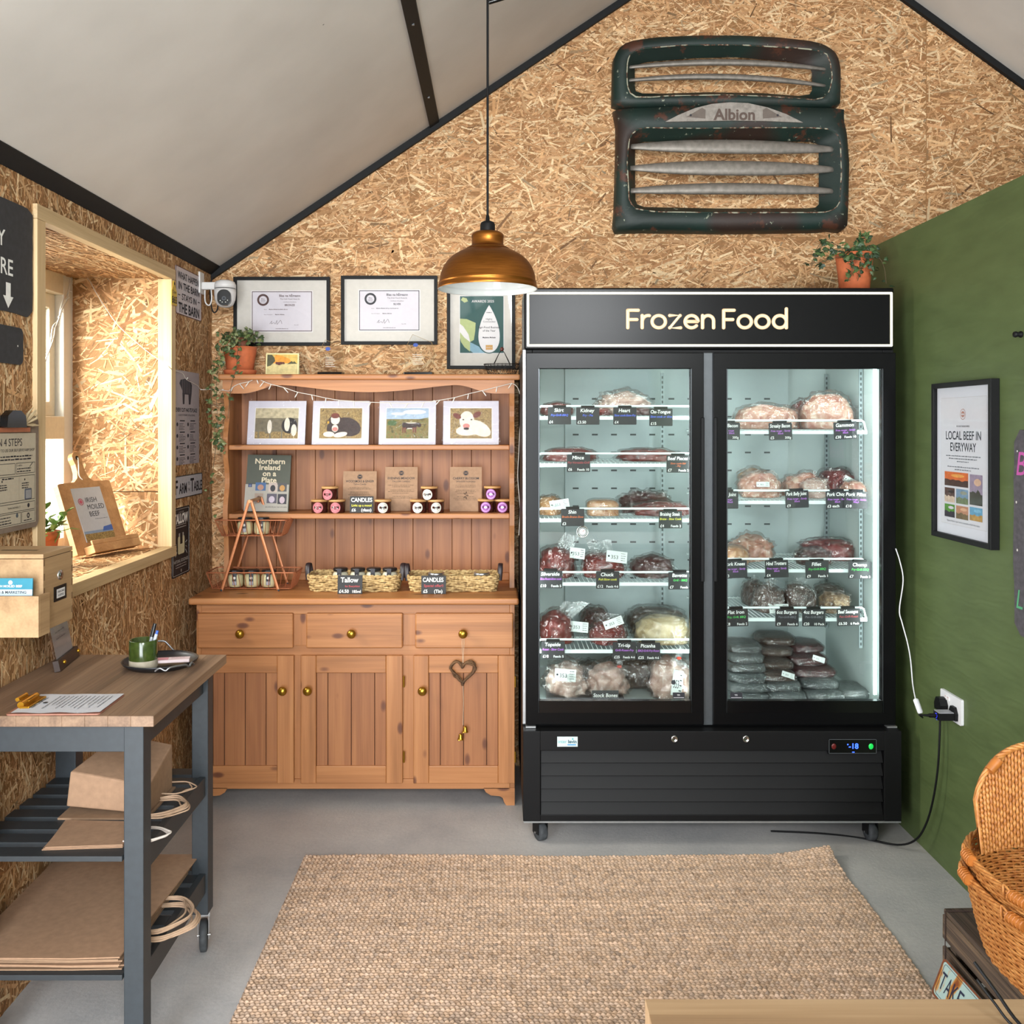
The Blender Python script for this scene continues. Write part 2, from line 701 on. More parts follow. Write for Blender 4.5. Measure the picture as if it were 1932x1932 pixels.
# left wall with the deep window opening
WY0, WY1, WZ0, WZ1 = 2.648, 3.673, 1.046, 2.092
ML = FR((XL, 0, 0), (0, 1, 0), (0, 0, 1))
osb_panel('wall_left', ML, [(1.4, YB, 0.0, WZ0), (2.0, YB, WZ1, 2.23), (2.0, WY0, WZ0, WZ1), (WY1, YB, WZ0, WZ1)], 6800, 12, base_ang=PI / 2, spread=0.55, size=0.9)
mb = MB()
pw = plain('6b5138', 0.9)
mb.box(XL - 0.42, XL - 0.004, YF, -0.45, 0, 2.3, pw)
mb.box(XL - 0.42, XL - 0.004, 0.9, WY0, 0, 2.3, pw)
mb.box(XL - 0.42, XL - 0.004, -0.45, 0.9, 2.08, 2.3, pw)
mb.box(XL - 0.42, XL - 0.004, WY1 + 0.02, YB + 0.2, 0, 2.3, pw)
mb.box(XL - 0.42, XL - 0.004, WY0, WY1 + 0.02, 0, WZ0 - 0.04, pw)
mb.box(XL - 0.42, XL - 0.004, WY0, WY1 + 0.02, WZ1 + 0.02, 2.3, pw)
structure('wall_left_masonry', mb)

# ceiling: two pitched slopes of white board
m, nt, b = newmat('white_roof_lining')
v = objcoord(nt, rand=False)
n1 = N(nt, 'ShaderNodeTexNoise', i_Scale=3.0, i_Detail=5.0)
L(nt, v, n1.inputs['Vector'])
r = ramp(nt, [(0.3, 'c3bfb9'), (0.7, 'd0ccc6')], n1.outputs[0])
vo = N(nt, 'ShaderNodeTexVoronoi', i_Scale=5.5, i_Randomness=1.0)
L(nt, v, vo.inputs['Vector'])
rk = ramp(nt, [(0.0, (1, 1, 1)), (0.012, (1, 1, 1)), (0.02, (0, 0, 0))], vo.outputs['Distance'])
mxk = N(nt, 'ShaderNodeMix', data_type='RGBA')
L(nt, rk.outputs[0], mxk.inputs[0])
L(nt, r.outputs[0], mxk.inputs[6])
mxk.inputs[7].default_value = (*lin('5d5a55'), 1)
L(nt, mxk.outputs[2], b.inputs['Base Color'])
b.inputs['Roughness'].default_value = 0.55
bump(nt, b, n1.outputs[0], 0.15, 0.01)
M_CEIL = m
mb = MB()
for x0, x1 in ((XL - 0.003, APX), (APX, XFAR + 0.1)):
    a, c = roof_z(x0), roof_z(x1)
    vs = [(x, y, z + d) for d in (0, 0.06) for x, z, y in ((x0, a, YF), (x1, c, YF), (x1, c, YB + 0.2), (x0, a, YB + 0.2))]
    mb.add(vs, [(0, 1, 2, 3), (7, 6, 5, 4), (0, 4, 5, 1), (1, 5, 6, 2), (2, 6, 7, 3), (3, 7, 4, 0)], M_CEIL)
structure('ceiling', mb)

# black strips along the eave, the gable and the joint of the ceiling boards
M_STRIP = plain('1a1b1c', 0.6, grain=0.1, spec=0.2, name='black_strip')
M_NAIL = plain('8c8f92', 0.35, 0.9, name='nail_head')


def prism_y(prof, y0, y1):
    return [(x, y, z) for y in (y0, y1) for x, z in prof], len(prof)


mb = MB()
prof = [(XL - 0.005, 2.192), (XL + 0.004, 2.192), (XL + 0.043, 2.226), (XL + 0.040, roof_z(XL + 0.040) + 0.004), (XL - 0.005, 2.215)]
vs, k = prism_y(prof, YF, YB)
mb.add(vs, [tuple(range(k)), tuple(range(k, 2 * k))[::-1]] + [(i, k + i, k + (i + 1) % k, (i + 1) % k) for i in range(k)], M_STRIP)
structure('trim_1', mb)
for nm, x0, x1 in (('trim_2', XL, APX), ('trim_3', APX, XFAR)):
    mb = MB()
    vs = []
    for y in (YB - 0.022, YB - 0.0005):
        for x in (x0, x1):
            vs += [(x, y, roof_z(x) - 0.034), (x, y, roof_z(x) + 0.01)]
    mb.add(vs, [(0, 2, 3, 1), (4, 5, 7, 6), (0, 4, 6, 2), (1, 3, 7, 5), (0, 1, 5, 4), (2, 6, 7, 3)], M_STRIP)
    structure(nm, mb)
mb = MB()
xa, xb = (811.8 - CX) * YB / F, (829 - CX) * YB / F
vs = [(x, y, roof_z(x) + d) for y in (YF, YB - 0.02) for x in (xa, xb) for d in (-0.012, 0.004)]
mb.add(vs, [(0, 2, 3, 1), (4, 5, 7, 6), (0, 4, 6, 2), (1, 3, 7, 5), (0, 1, 5, 4), (2, 6, 7, 3)], M_STRIP)
for y in (2.75, 3.15, 3.85):
    x = (xa + xb) / 2
    mb.box(x - 0.004, x + 0.004, y - 0.003, y + 0.003, roof_z(x) - 0.016, roof_z(x) - 0.01, M_NAIL)
structure('trim_4', mb)

# green painted partition on the right
m, nt, b = newmat('green_painted_plywood')
v = objcoord(nt, (1, 3, 9), rand=False)
n1 = N(nt, 'ShaderNodeTexWave', wave_type='BANDS', bands_direction='Z')
n1.inputs['Scale'].default_value = 1.3
n1.inputs['Distortion'].default_value = 14.0
n1.inputs['Detail'].default_value = 3.0
n2 = N(nt, 'ShaderNodeTexNoise', i_Scale=2.0, i_Detail=4.0)
L(nt, v, n1.inputs['Vector'])
L(nt, v, n2.inputs['Vector'])
r = ramp(nt, [(0.3, '4a5832'), (0.7, '55643b')], n2.outputs[0])
L(nt, r.outputs[0], b.inputs['Base Color'])
b.inputs['Roughness'].default_value = 0.55
bump(nt, b, n1.outputs[0], 0.10, 0.003)
mb = MB()
mb.box(XR, XR + 0.1, YF, YB, 0, 2.25, m)
structure('wall_right', mb)
mb = MB()
mb.box(XFAR, XFAR + 0.1, YF, YB, 0, 3.0, M_MAT)
structure('wall_outer', mb)
mb = MB()
fw = plain('8f7a60', 0.8, grain=0.2)
mb.box(-2.1, -1.5, YF - 0.1, YF, 0, 3.95, fw)
mb.box(0.4, 1.4, YF - 0.1, YF, 0, 2.15, fw)
mb.box(1.4, XFAR, YF - 0.1, YF, 0, 3.95, fw)
mb.box(-1.5, 0.1, YF - 0.1, YF, 2.1, 3.95, fw)
mb.box(0.1, 1.4, YF - 0.1, YF, 3.2, 3.95, fw)
mb.box(0.1, 0.4, YF - 0.1, YF, 2.1, 2.15, fw)
structure('wall_front', mb)

# ---- window_1: opening lined with strand board, casing, frame, sash, glass
win = bpy.data.objects.new('window_1', None)
COL.objects.link(win)
win['kind'] = 'structure'
XF = -1.652
osb_panel('reveal_lining', FR((0, WY1, 0), (1, 0, 0), (0, 0, 1)), [(XF, XL - 0.03, WZ0, 1.262), (XF, XL - 0.03, 1.265, WZ1)], 3600, 21, parent=win, base_ang=0.3, spread=0.7, size=1.25)
osb_panel('reveal_lining', FR((0, 0, WZ1), (0, 1, 0), (1, 0, 0)), [(WY0, WY1, XF, XL - 0.02)], 4200, 22, parent=win, base_ang=PI / 2 * 0, spread=0.3)
osb_panel('reveal_lining', FR((0, WY0, 0), (-1, 0, 0), (0, 0, 1)), [(-XL, -XF, WZ0, WZ1)], 2000, 23, parent=win)
osb_panel('sill_board', FR((0, 0, WZ0), (0, 1, 0), (-1, 0, 0)), [(WY0, WY1, -XL, -XF)], 4200, 24, parent=win, spread=0.5)
mb = MB()
mb.box(XL - 0.04, XL + 0.014, WY1 - 0.004, WY1 + 0.042, WZ0 + 0.0035, WZ1 - 0.0025, M_TIMBER_Z)
build('casing', mb, win, bevel=0.002)
mb = MB()
mb.box(XL - 0.02, XL + 0.014, WY0 - 0.05, WY0, WZ0 + 0.0035, WZ1 - 0.0025, M_TIMBER_Z)
build('casing', mb, win, bevel=0.002)
mb = MB()
mb.box(XL - 0.02, XL + 0.014, WY0 - 0.05, WY1 + 0.042, WZ1 - 0.002, WZ1 + 0.039, M_TIMBER_Y)
build('casing', mb, win, bevel=0.002)
mb = MB()
mb.box(XL - 0.03, XL + 0.018, WY0 - 0.05, WY1 + 0.04, WZ0 - 0.036, WZ0 + 0.003, M_TIMBER_Y)
build('casing', mb, win, bevel=0.002)
# frame of cream painted timber
M_CREAM = plain('e2d8c2', 0.4, grain=0.04, name='cream_window_paint')
M_UPVC = plain('e6e4dd', 0.35, grain=0.02, name='white_window_paint')
zt, zb = WZ1, WZ0
zm0, zm1 = 1.47, 1.555          # transom
mb = MB()
mb.box(XF - 0.09, XF, WY1 - 0.075, WY1 + 0.02, zb, zt + 0.022, M_UPVC)
mb.box(XF - 0.09, XF, WY0, WY0 + 0.07, zb, zt, M_UPVC)
mb.box(XF - 0.09, XF, WY0 + 0.07, WY1 - 0.075, zt - 0.075, zt + 0.022, M_CREAM)
mb.box(XF - 0.09, XF, WY0 + 0.07, WY1 - 0.075, zb, zb + 0.05, M_UPVC)
mb.box(XF - 0.09, XF + 0.004, WY0 + 0.07, WY1 - 0.075, zm0, zm1, M_CREAM)
build('window_frame', mb, win, bevel=0.004)
mb = MB()
y0, y1 = WY0 + 0.072, WY1 - 0.077
outer = [(y0, zm1), (y1, zm1), (y1, zt - 0.075), (y0, zt - 0.075)]
inn = [(y0 + 0.045, zm1 + 0.055), (y1 - 0.045, zm1 + 0.055), (y1 - 0.045, zt - 0.13), (y0 + 0.045, zt - 0.13)]
mb.M = FR((XF - 0.02, 0, 0), (0, 1, 0), (0, 0, 1))
mb.ring(outer, inn, -0.06, -0.012, M_CREAM)
inn2 = [(y0 + 0.055, zm1 + 0.065), (y1 - 0.055, zm1 + 0.065), (y1 - 0.055, zt - 0.14), (y0 + 0.055, zt - 0.14)]
mb.ring(inn, inn2, -0.05, -0.028, M_UPVC)
sash = build('sash', mb, win, bevel=0.003)
mb = MB()
mb.box(XF - 0.062, XF - 0.058, y0 + 0.05, y1 - 0.05, zm1 + 0.06, zt - 0.135, M_GLASS)
build('pane', mb, win)
mb = MB()
mb.box(XF - 0.062, XF - 0.058, y0 - 0.001, y1 + 0.001, zb + 0.05, zm0, M_GLASS)
build('pane', mb, win)
# outside: rough-cast white reveal and a pale yard wall
m, nt, b = newmat('white_rough_cast')
v = objcoord(nt, rand=False)
n1 = N(nt, 'ShaderNodeTexNoise', i_Scale=55.0, i_Detail=4.0)
L(nt, v, n1.inputs['Vector'])
r = ramp(nt, [(0.3, '9b998f'), (0.5, 'e2e0da'), (0.7, 'f2f1ee')], n1.outputs[0])
L(nt, r.outputs[0], b.inputs['Base Color'])
bump(nt, b, n1.outputs[0], 1.0, 0.02)
mb = MB()
mb.box(-2.02, XL - 0.42, WY1 - 0.01, WY1 + 0.6, 0.2, 2.6, m)
structure('wall_outside', mb)
# ================================================================ pine dresser
DX0, DX1, DYF, DYB = -1.209, 0.066, 3.79, YB - 0.012
dr = thing('pine_dresser', 'tall honey pine dresser with open shelves, three drawers and three boarded doors', 'dresser', T(0, 0, 0))


def pbox(name, x0, x1, y0, y1, z0, z1, mat, parent, bevel=0.003):
    mb = MB()
    mb.box(x0, x1, y0, y1, z0, z1, mat)
    return build(name, mb, parent, bevel=bevel)


mb = MB()
mb.box(DX0, DX0 + 0.02, DYF, DYB, 0.06, 0.809, M_PINE_Z)
mb.box(DX1 - 0.02, DX1, DYF, DYB, 0.0, 0.809, M_PINE_Z)
mb.box(DX0 + 0.02, DX1 - 0.02, DYF + 0.02, DYB, 0.066, 0.08, M_PINE_X)
mb.box(DX0 + 0.02, DX1 - 0.02, DYB - 0.01, DYB, 0.08, 0.809, M_PINE_PANEL)
# face frame
mb.box(DX0 + 0.02, DX1 - 0.02, DYF, DYF + 0.02, 0.765, 0.809, M_PINE_X)
mb.box(DX0 + 0.02, DX1 - 0.02, DYF, DYF + 0.02, 0.600, 0.640, M_PINE_X)
mb.box(DX0 + 0.02, DX1 - 0.02, DYF - 0.004, DYF + 0.02, 0.066, 0.105, M_PINE_X)
for xa, xb in ((-0.822, -0.76), (-0.385, -0.326)):
    mb.box(xa, xb, DYF, DYF + 0.02, 0.105, 0.600, M_PINE_Z)
    mb.box(xa, xb, DYF, DYF + 0.02, 0.640, 0.765, M_PINE_Z)
for xa, xb in ((DX0 + 0.02, DX0 + 0.03), (DX1 - 0.03, DX1 - 0.02)):
    mb.box(xa, xb, DYF, DYF + 0.02, 0.105, 0.600, M_PINE_Z)
    mb.box(xa, xb, DYF, DYF + 0.02, 0.640, 0.765, M_PINE_Z)
build('carcass', mb, dr, bevel=0.0015)
# worktop with a rounded front lip
mb = MB()
mb.box(-1.228, 0.082, 3.745, DYB, 0.809, 0.836, M_PINE_X)
build('worktop', mb, dr, bevel=0.008, seg=3)


def knob(parent, x, z, y):
    mb = MB(FR((x, y, z), (1, 0, 0), (0, 0, 1)))
    mb.lathe([(0.0085, 0), (0.008, 0.008), (0.006, 0.013), (0.012, 0.018), (0.0175, 0.024), (0.018, 0.029), (0.013, 0.036), (0.006, 0.0385), (0, 0.039)], M_BRASS, 18)
    for k in range(8):
        w = 2 * PI * k / 8
        mb.blob((0.011 * math.cos(w), 0.011 * math.sin(w), 0.0355), (0.002, 0.002, 0.0015), M_BRASS, 0, lvl=1, flat=False)
    return build('knob', mb, parent)


for xa, xb, kx in ((-1.2, -0.818, (456 - CX) / 473), (-0.766, -0.381, (665 - CX) / 473), (-0.331, 0.06, (874 - CX) / 473)):
    d = pbox('drawer', xa, xb, 3.771, DYF + 0.012, 0.632, 0.771, M_PINE_X, dr, 0.005)
    knob(d, kx, 0.695, 3.771)
for xa, xb, kx, hinge in ((-1.2, -0.815, (536 - CX) / 473, None), (-0.787, -0.381, (583 - CX) / 473, -0.378), (-0.338, 0.066, (798 - CX) / 473, 0.066)):
    z0, z1, yf = 0.094, 0.603, 3.768
    mb = MB()
    mb.box(xa, xa + 0.061, yf, yf + 0.021, z0, z1, M_PINE_Z)
    mb.box(xb - 0.066, xb, yf, yf + 0.021, z0, z1, M_PINE_Z)
    mb.box(xa + 0.061, xb - 0.066, yf + 0.001, yf + 0.021, z1 - 0.069, z1, M_PINE_X)
    mb.box(xa + 0.061, xb - 0.066, yf + 0.001, yf + 0.021, z0, z0 + 0.07, M_PINE_X)
    d = build('door', mb, dr, bevel=0.003)
    mb = MB()
    x0, x1 = xa + 0.061, xb - 0.066
    cuts = [x0, x0 + 0.046, x0 + 0.046 + (x1 - x0 - 0.092) * 0.5, x1 - 0.046, x1]
    for k in range(4):
        mb.box(cuts[k] + 0.0015, cuts[k + 1] - 0.0015, yf + 0.009, yf + 0.018, z0 + 0.068, z1 - 0.067, M_PINE_PANEL)
    mb.box(x0, x1, yf + 0.014, yf + 0.018, z0 + 0.068, z1 - 0.067, plain('4a2a18', 0.8))
    build('door_panel', mb, d, bevel=0.001)
    knob(d, kx, 1.52 - (1300 - 803) / 473, yf)
    if hinge is not None:
        for hz in (0.5, 0.2):
            mb = MB()
            mb.tube([(hinge + 0.002, yf + 0.002, hz - 0.022), (hinge + 0.002, yf + 0.002, hz + 0.022)], 0.004, M_BRASS, 8)
            build('hinge', mb, d)
# bracket feet
for sx, x0 in ((1, DX0), (-1, DX1)):
    prof = [(0, 0.07), (0.125, 0.07), (0.115, 0.052), (0.095, 0.040), (0.06, 0.037), (0.048, 0.03), (0.042, 0.012), (0.034, 0.0), (0, 0.0)]
    mb = MB(FR((x0, DYF - 0.004, 0), (1, 0, 0), (0, 0, 1)))
    pts = [(sx * a, z) for a, z in prof]
    mb.prism(pts if sx < 0 else pts[::-1], -0.022, 0.0, M_PINE_X)
    build('foot', mb, dr, bevel=0.001)
# rack above
RX0, RX1, RYF = -1.16, 0.068, 3.985
pbox('top_board', -1.175, 0.092, 3.965, DYB, 1.712, 1.736, M_PINE_X, dr, 0.006)
pts = [(RX0, 1.712), (RX0, 1.655), (RX0 + 0.08, 1.655)]
for k in range(1, 10):
    t = k / 10
    pts.append((RX0 + 0.08 + 0.17 * t, 1.655 + 0.036 * (0.5 - 0.5 * math.cos(PI * t))))
for k in range(0, 25):
    t = k / 24
    pts.append((RX0 + 0.25 + (RX1 - RX0 - 0.50) * t, 1.691 - 0.030 * math.sin(PI * t) ** 1.3))
for k in range(1, 10):
    t = k / 10
    pts.append((RX1 - 0.25 + 0.17 * t, 1.691 - 0.036 * (0.5 - 0.5 * math.cos(PI * t))))
pts += [(RX1 - 0.08, 1.655), (RX1, 1.655), (RX1, 1.712)]
mb = MB(FR((0, RYF + 0.012, 0), (1, 0, 0), (0, 0, 1)))
mb.prism(pts[::-1], 0, 0.016, M_PINE_X)
build('valance', mb, dr, bevel=0.001)
for x0, x1, nm in ((RX0, RX0 + 0.02, 'side_board'), (RX1 - 0.02, RX1, 'side_board')):
    # shaped edge: full depth at the shelves, scooped between
    prof = []
    for k in range(0, 41):
        z = 0.836 + (1.712 - 0.836) * k / 40
        s = 0.0
        for zc, h in ((1.29, 0.13), (1.57, 0.12)):
            if abs(z - zc) < h:
                s = max(s, 0.03 * math.cos((z - zc) / h * PI / 2) ** 2)
        if z < 1.10:
            s = max(s, 0.02 * math.sin(PI * min(1, max(0, (z - 0.85) / 0.25))))
        prof.append((RYF + s, z))
    poly = prof + [(DYB - 0.012, 1.712), (DYB - 0.012, 0.836)]
    mb = MB(FR((x0 if nm else x1, 0, 0), (0, 1, 0), (0, 0, 1)))
    mb.prism(poly[::-1], 0, x1 - x0, M_PINE_Z)
    build(nm, mb, dr, bevel=0.001)
pbox('shelf', RX0 + 0.02, RX1 - 0.02, 4.0, DYB - 0.012, 1.417, 1.438, M_PINE_X, dr, 0.004)
pbox('shelf', RX0 + 0.02, RX1 - 0.02, 3.998, DYB - 0.012, 1.126, 1.148, M_PINE_X, dr, 0.004)
mb = MB()
x = RX0
mb.box(RX0, RX1, DYB - 0.004, DYB, 0.836, 1.712, plain('4a2a18', 0.8))
while x < RX1 - 0.01:
    x2 = min(x + 0.0868, RX1)
    mb.box(x + 0.001, x2 - 0.001, DYB - 0.012, DYB - 0.004, 0.836, 1.712, M_PINE_PANEL)
    x = x2
build('back_boarding', mb, dr, bevel=0.0012)
pbox('rail', RX0 + 0.02, RX1 - 0.02, 4.19, DYB - 0.012, 0.836, 0.868, M_PINE_X, dr, 0.002)

# wicker heart with bells on the right drawer knob
hx, hy = (874 - CX) / 473, 3.745
hh = thing('hanging_heart', 'small twig heart with two brass bells hanging on a string from the right drawer knob', 'decoration', T(hx, hy, 0))
M_TWIG = wood('twig_bark', 0, '3a2716', '553a22', '6e4f31', 60, 0.0, 0.8)
M_STRING = plain('c9b49a', 0.9, name='jute_string')
mb = MB()
zc = 1.52 - (1266 - 803) * hy / F
for q in range(5):
    pts = []
    for k in range(48):
        t = 2 * PI * k / 48
        x = 16 * math.sin(t) ** 3
        z = 13 * math.cos(t) - 5 * math.cos(2 * t) - 2 * math.cos(3 * t) - math.cos(4 * t)
        j = 0.003 * math.sin(t * (5 + q) + q * 1.3)
        pts.append((x * 0.0029 * (1 + 0.03 * q - 0.06) + j, 0.006 * math.sin(4 * t + q * 1.25), zc + z * 0.0030 * (1 + 0.03 * q - 0.06) + j))
    mb.tube(pts, 0.0042, M_TWIG, 5, closed=True)
build('heart', mb, hh)
mb = MB()
mb.tube([(0, 0.004, 0.70), (-0.004, 0.004, 0.66), (0, 0, zc + 0.015)], 0.0009, M_STRING, 5)
mb.tube([(0.003, 0.004, 0.70), (0.004, 0.004, 0.66), (0, 0, zc + 0.015)], 0.0009, M_STRING, 5)
mb.tube([(0, 0, zc - 0.045), (0.002, 0, zc - 0.12), (0, 0, 0.335)], 0.0009, M_STRING, 5)
build('string', mb, hh)
for bx, bz in ((0.009, 0.318), (-0.009, 0.288)):
    mb = MB(T(bx, 0, bz))
    mb.lathe([(0.0135, -0.011), (0.012, -0.009), (0.0085, 0.002), (0.0075, 0.009), (0.004, 0.013), (0, 0.014)], M_BRASS, 14)
    mb.blob((0, 0, -0.012), (0.003, 0.003, 0.003), M_BRASS, 0, lvl=1, flat=False)
    build('bell', mb, hh)

# ================================================================ frames on the back wall
def frame_sign(name, label, px0, px1, py0, py1, bw, depth, Y=None):
    """Black frame on the back wall, parts frame and backing; returns the thing, inner width and height."""
    Y = Y or YB
    a, c = W(px0, py1, Y - depth), W(px1, py0, Y - depth)
    w, h = c.x - a.x, c.z - a.z
    M = FR(((a.x + c.x) / 2, Y - 0.003, (a.z + c.z) / 2), (1, 0, 0), (0, 0, 1))
    t = thing(name, label, 'picture frame', M)
    o = [(-w / 2, -h / 2), (w / 2, -h / 2), (w / 2, h / 2), (-w / 2, h / 2)]
    i = [(-w / 2 + bw, -h / 2 + bw), (w / 2 - bw, -h / 2 + bw), (w / 2 - bw, h / 2 - bw), (-w / 2 + bw, h / 2 - bw)]
    mb = MB()
    mb.ring(o, i, 0.0, depth - 0.003, M_BLACK)
    build('frame', mb, t, bevel=0.001)
    return t, w, h


def glazing(t, w, h, z):
    mb = MB()
    mb.rect(-w / 2, w / 2, -h / 2, h / 2, z, clear_glaze)
    build('glazing', mb, t)


clear_glaze = clear('picture_glass', (0.98, 0.98, 0.98), 0.025, 0.02)
M_BROWNINK = plain('4a2f2c', 0.7, name='brown_ink')
M_LILAC = plain('cdc8cf', 0.7, grain=0.02, name='certificate_paper')


def certificate(px0, px1, award, line1, label, ink):
    t, w, h = frame_sign('framed_certificate', label, px0, px1, 522 if px0 < 500 else 520, 652 if px0 < 500 else 650, 0.0145, 0.022)
    rng = random.Random(px0)
    mb = MB()
    mb.rect(-w / 2 + 0.013, w / 2 - 0.013, -h / 2 + 0.013, h / 2 - 0.013, 0.008, M_MAT)
    cw, chh = 0.268, 0.178
    mb.rect(-cw / 2 - 0.004, cw / 2 + 0.004, -chh / 2 - 0.004, chh / 2 + 0.004, 0.0085, M_PAPER)
    mb.rect(-cw / 2, cw / 2, -chh / 2, chh / 2, 0.0088, ink)
    mb.rect(-cw / 2 + 0.003, cw / 2 - 0.003, -chh / 2 + 0.003, chh / 2 - 0.003, 0.0091, M_LILAC)
    z = 0.0095
    sx, sy = -0.084, 0.051
    mb.annulus(sx, sy, 0.018, 0.0265, z, ink)
    mb.annulus(sx, sy, 0.0168, 0.0174, z, ink)
    mb.text('Blas', sx, sy + 0.001, 0.010, ink, z)
    mb.rect(sx - 0.011, sx + 0.011, sy - 0.005, sy - 0.0035, z, ink)
    mb.text('hÉireann', sx, sy - 0.011, 0.0055, ink, z)
    mb.text('Blas na hÉireann', 0.035, 0.065, 0.0145, ink, z, fit=0.112, bold=0.015)
    mb.text('The Irish Food Awards', 0.035, 0.052, 0.0095, ink, z, fit=0.1)
    mb.text('Certificate of Excellence', 0.035, 0.040, 0.006, ink, z, fit=0.068)
    mb.text(award, 0.035, 0.024, 0.0115, ink, z, bold=0.02)
    mb.text('Name:', -0.08, 0.007, 0.005, ink, z, align='l')
    mb.text(line1, -0.058, 0.007, 0.0058, ink, z, align='l', bold=0.02, fit=0.105)
    mb.text('Name of producer:', -0.08, -0.016, 0.005, ink, z, align='l')
    mb.text('Mayletra Moileds', -0.03, -0.016, 0.006, ink, z, align='l', bold=0.02)
    pts = smooth_path([(-0.055, -0.056, z), (-0.045, -0.043, z), (-0.048, -0.056, z), (-0.036, -0.05, z), (-0.03, -0.056, z), (-0.022, -0.040, z), (-0.022, -0.058, z), (-0.012, -0.046, z), (-0.006, -0.040, z), (0.0, -0.056, z)], 5)
    mb.tube(pts, 0.0006, ink, 4)
    mb.text('Date: 2024', 0.055, -0.062, 0.0045, ink, z, align='l')
    mb.text('www.irishfoodawards.com', 0.0, -0.079, 0.0052, ink, z, bold=0.02)
    build('print', mb, t)
    glazing(t, w - 0.026, h - 0.026, 0.014)


certificate(440, 622, 'BRONZE', 'Mayletra Moileds 6oz Moilie Burger', 'black framed BRONZE award certificate, leftmost frame above the dresser', M_BROWNINK)
certificate(643, 825, 'SILVER', 'Mayletra Moileds 28 Day Aged Bonebroth', 'black framed SILVER award certificate, middle frame above the dresser', M_INK)

t, w, h = frame_sign('framed_award', 'black framed green award poster with a white drop shape, behind the pendant lamp', 843, 972, 535, 696, 0.0145, 0.022)
M_TEAL = plain('1d4d4a', 0.6, name='deep_teal_print')
M_SAGE = plain('a9b47c', 0.6, name='sage_print')
M_SKYB = plain('7fa3b3', 0.6, name='pale_blue_print')
mb = MB()
mb.rect(-w / 2 + 0.013, w / 2 - 0.013, -h / 2 + 0.013, h / 2 - 0.013, 0.008, M_MAT)
x0, x1, y0, y1 = -0.094, 0.100, -0.118, 0.135
mb.rect(x0 - 0.003, x1 + 0.003, y0 - 0.003, y1 + 0.003, 0.0084, M_PAPER)
mb.rect(x0, x1, y0, y1, 0.0087, M_TEAL)
leaf = [(x0, 0.035), (x0 + 0.03, 0.033), (x0 + 0.07, 0.016), (x0 + 0.068, -0.02), (x0 + 0.062, -0.06), (x0 + 0.045, -0.07), (x0 + 0.02, -0.05), (x0, -0.03)]
mb.poly(leaf, 0.009, M_SAGE)
mb.poly([(x0, -0.03), (x0 + 0.02, -0.05), (x0 + 0.045, -0.07), (x0 + 0.045, -0.112), (x0 + 0.02, -0.092), (x0 + 0.005, -0.07), (x0, -0.05)][::-1], 0.0091, M_SAGE)
mb.poly([(x0, 0.012), (x0 + 0.015, 0.0), (x0 + 0.038, -0.035), (x0 + 0.046, -0.07), (x0 + 0.02, -0.05), (x0, -0.025)], 0.0093, M_PAPER)
mb.poly([(x0 + 0.045, -0.07), (x0 + 0.062, -0.078), (x0 + 0.085, -0.09), (x0 + 0.112, y0), (x0 + 0.06, y0), (x0 + 0.045, -0.108)][::-1], 0.0092, M_SKYB)
drop = []
for k in range(40):
    a = 2 * PI * k / 40
    r = math.sin(a / 2) ** 0.9
    drop.append((0.036 + 0.0607 * math.sin(a) * r, -0.012 + 0.107 * math.cos(a) * (1 if math.cos(a) > 0 else 0.98)))
big = [(0.036 + (a - 0.036) * 1.12, -0.012 + (b + 0.012) * 1.04) for a, b in drop]
mb.poly(big[::-1], 0.0094, M_TEAL)
mb.poly(drop[::-1], 0.0097, M_PAPER)
z = 0.010
mb.text('AWARDS 2025', 0.008, 0.107, 0.0155, M_PAPER, z, fit=0.112, bold=0.01)
mb.poly([(x0 + 0.004, 0.118), (x0 + 0.02, 0.106), (x0 + 0.036, 0.112), (x0 + 0.03, 0.125), (x0 + 0.012, 0.13)], z, M_SAGE)
for s, y, sz, bo in (('FARMING', 0.060, 0.006, 0.02), ('Highly', 0.029, 0.0115, 0), ('Commended', 0.018, 0.0105, 0), ('Agri-Food Business', -0.008, 0.0125, 0.01), ('of the Year', -0.023, 0.0125, 0.01), ('Mayletra Moileds', -0.052, 0.0085, 0.03)):
    mb.text(s, 0.036, y, sz, M_INK, z, fit=0.105, bold=bo)
mb.rect(0.021, 0.052, -0.104, -0.083, z, plain('b98a3c', 0.5))
mb.text('FOOD NI', 0.0365, -0.096, 0.006, M_PAPER, z + 0.0003)
build('print', mb, t)
glazing(t, w - 0.026, h - 0.026, 0.014)

# ================================================================ things on top of the dresser
ZT = 1.736
def ivy_leaf(mb, p, d, up, s, mat):
    """One five-pointed ivy leaf pointing along d."""
    d = Vector(d).normalized()
    up = Vector(up)
    r = d.cross(up)
    r = r.normalized() if r.length > 1e-4 else d.orthogonal().normalized()
    n = r.cross(d)
    out = [(0, 0), (0.35, -0.12), (0.62, 0.12), (0.40, 0.42), (0.50, 0.72), (0.2, 0.68), (0, 1.12)]
    pts = out + [(-a, b) for a, b in out[-2:0:-1]]
    vs = [p + r * (a * s) + d * (b * s) + n * (-abs(a) * 0.35 * s - 0.15 * b * b * s) for a, b in pts]
    c = p + d * (0.35 * s) + n * (0.06 * s)
    mb.add([c] + vs, [(0, i + 1, (i + 1) % len(vs) + 1) for i in range(len(vs))], mat)


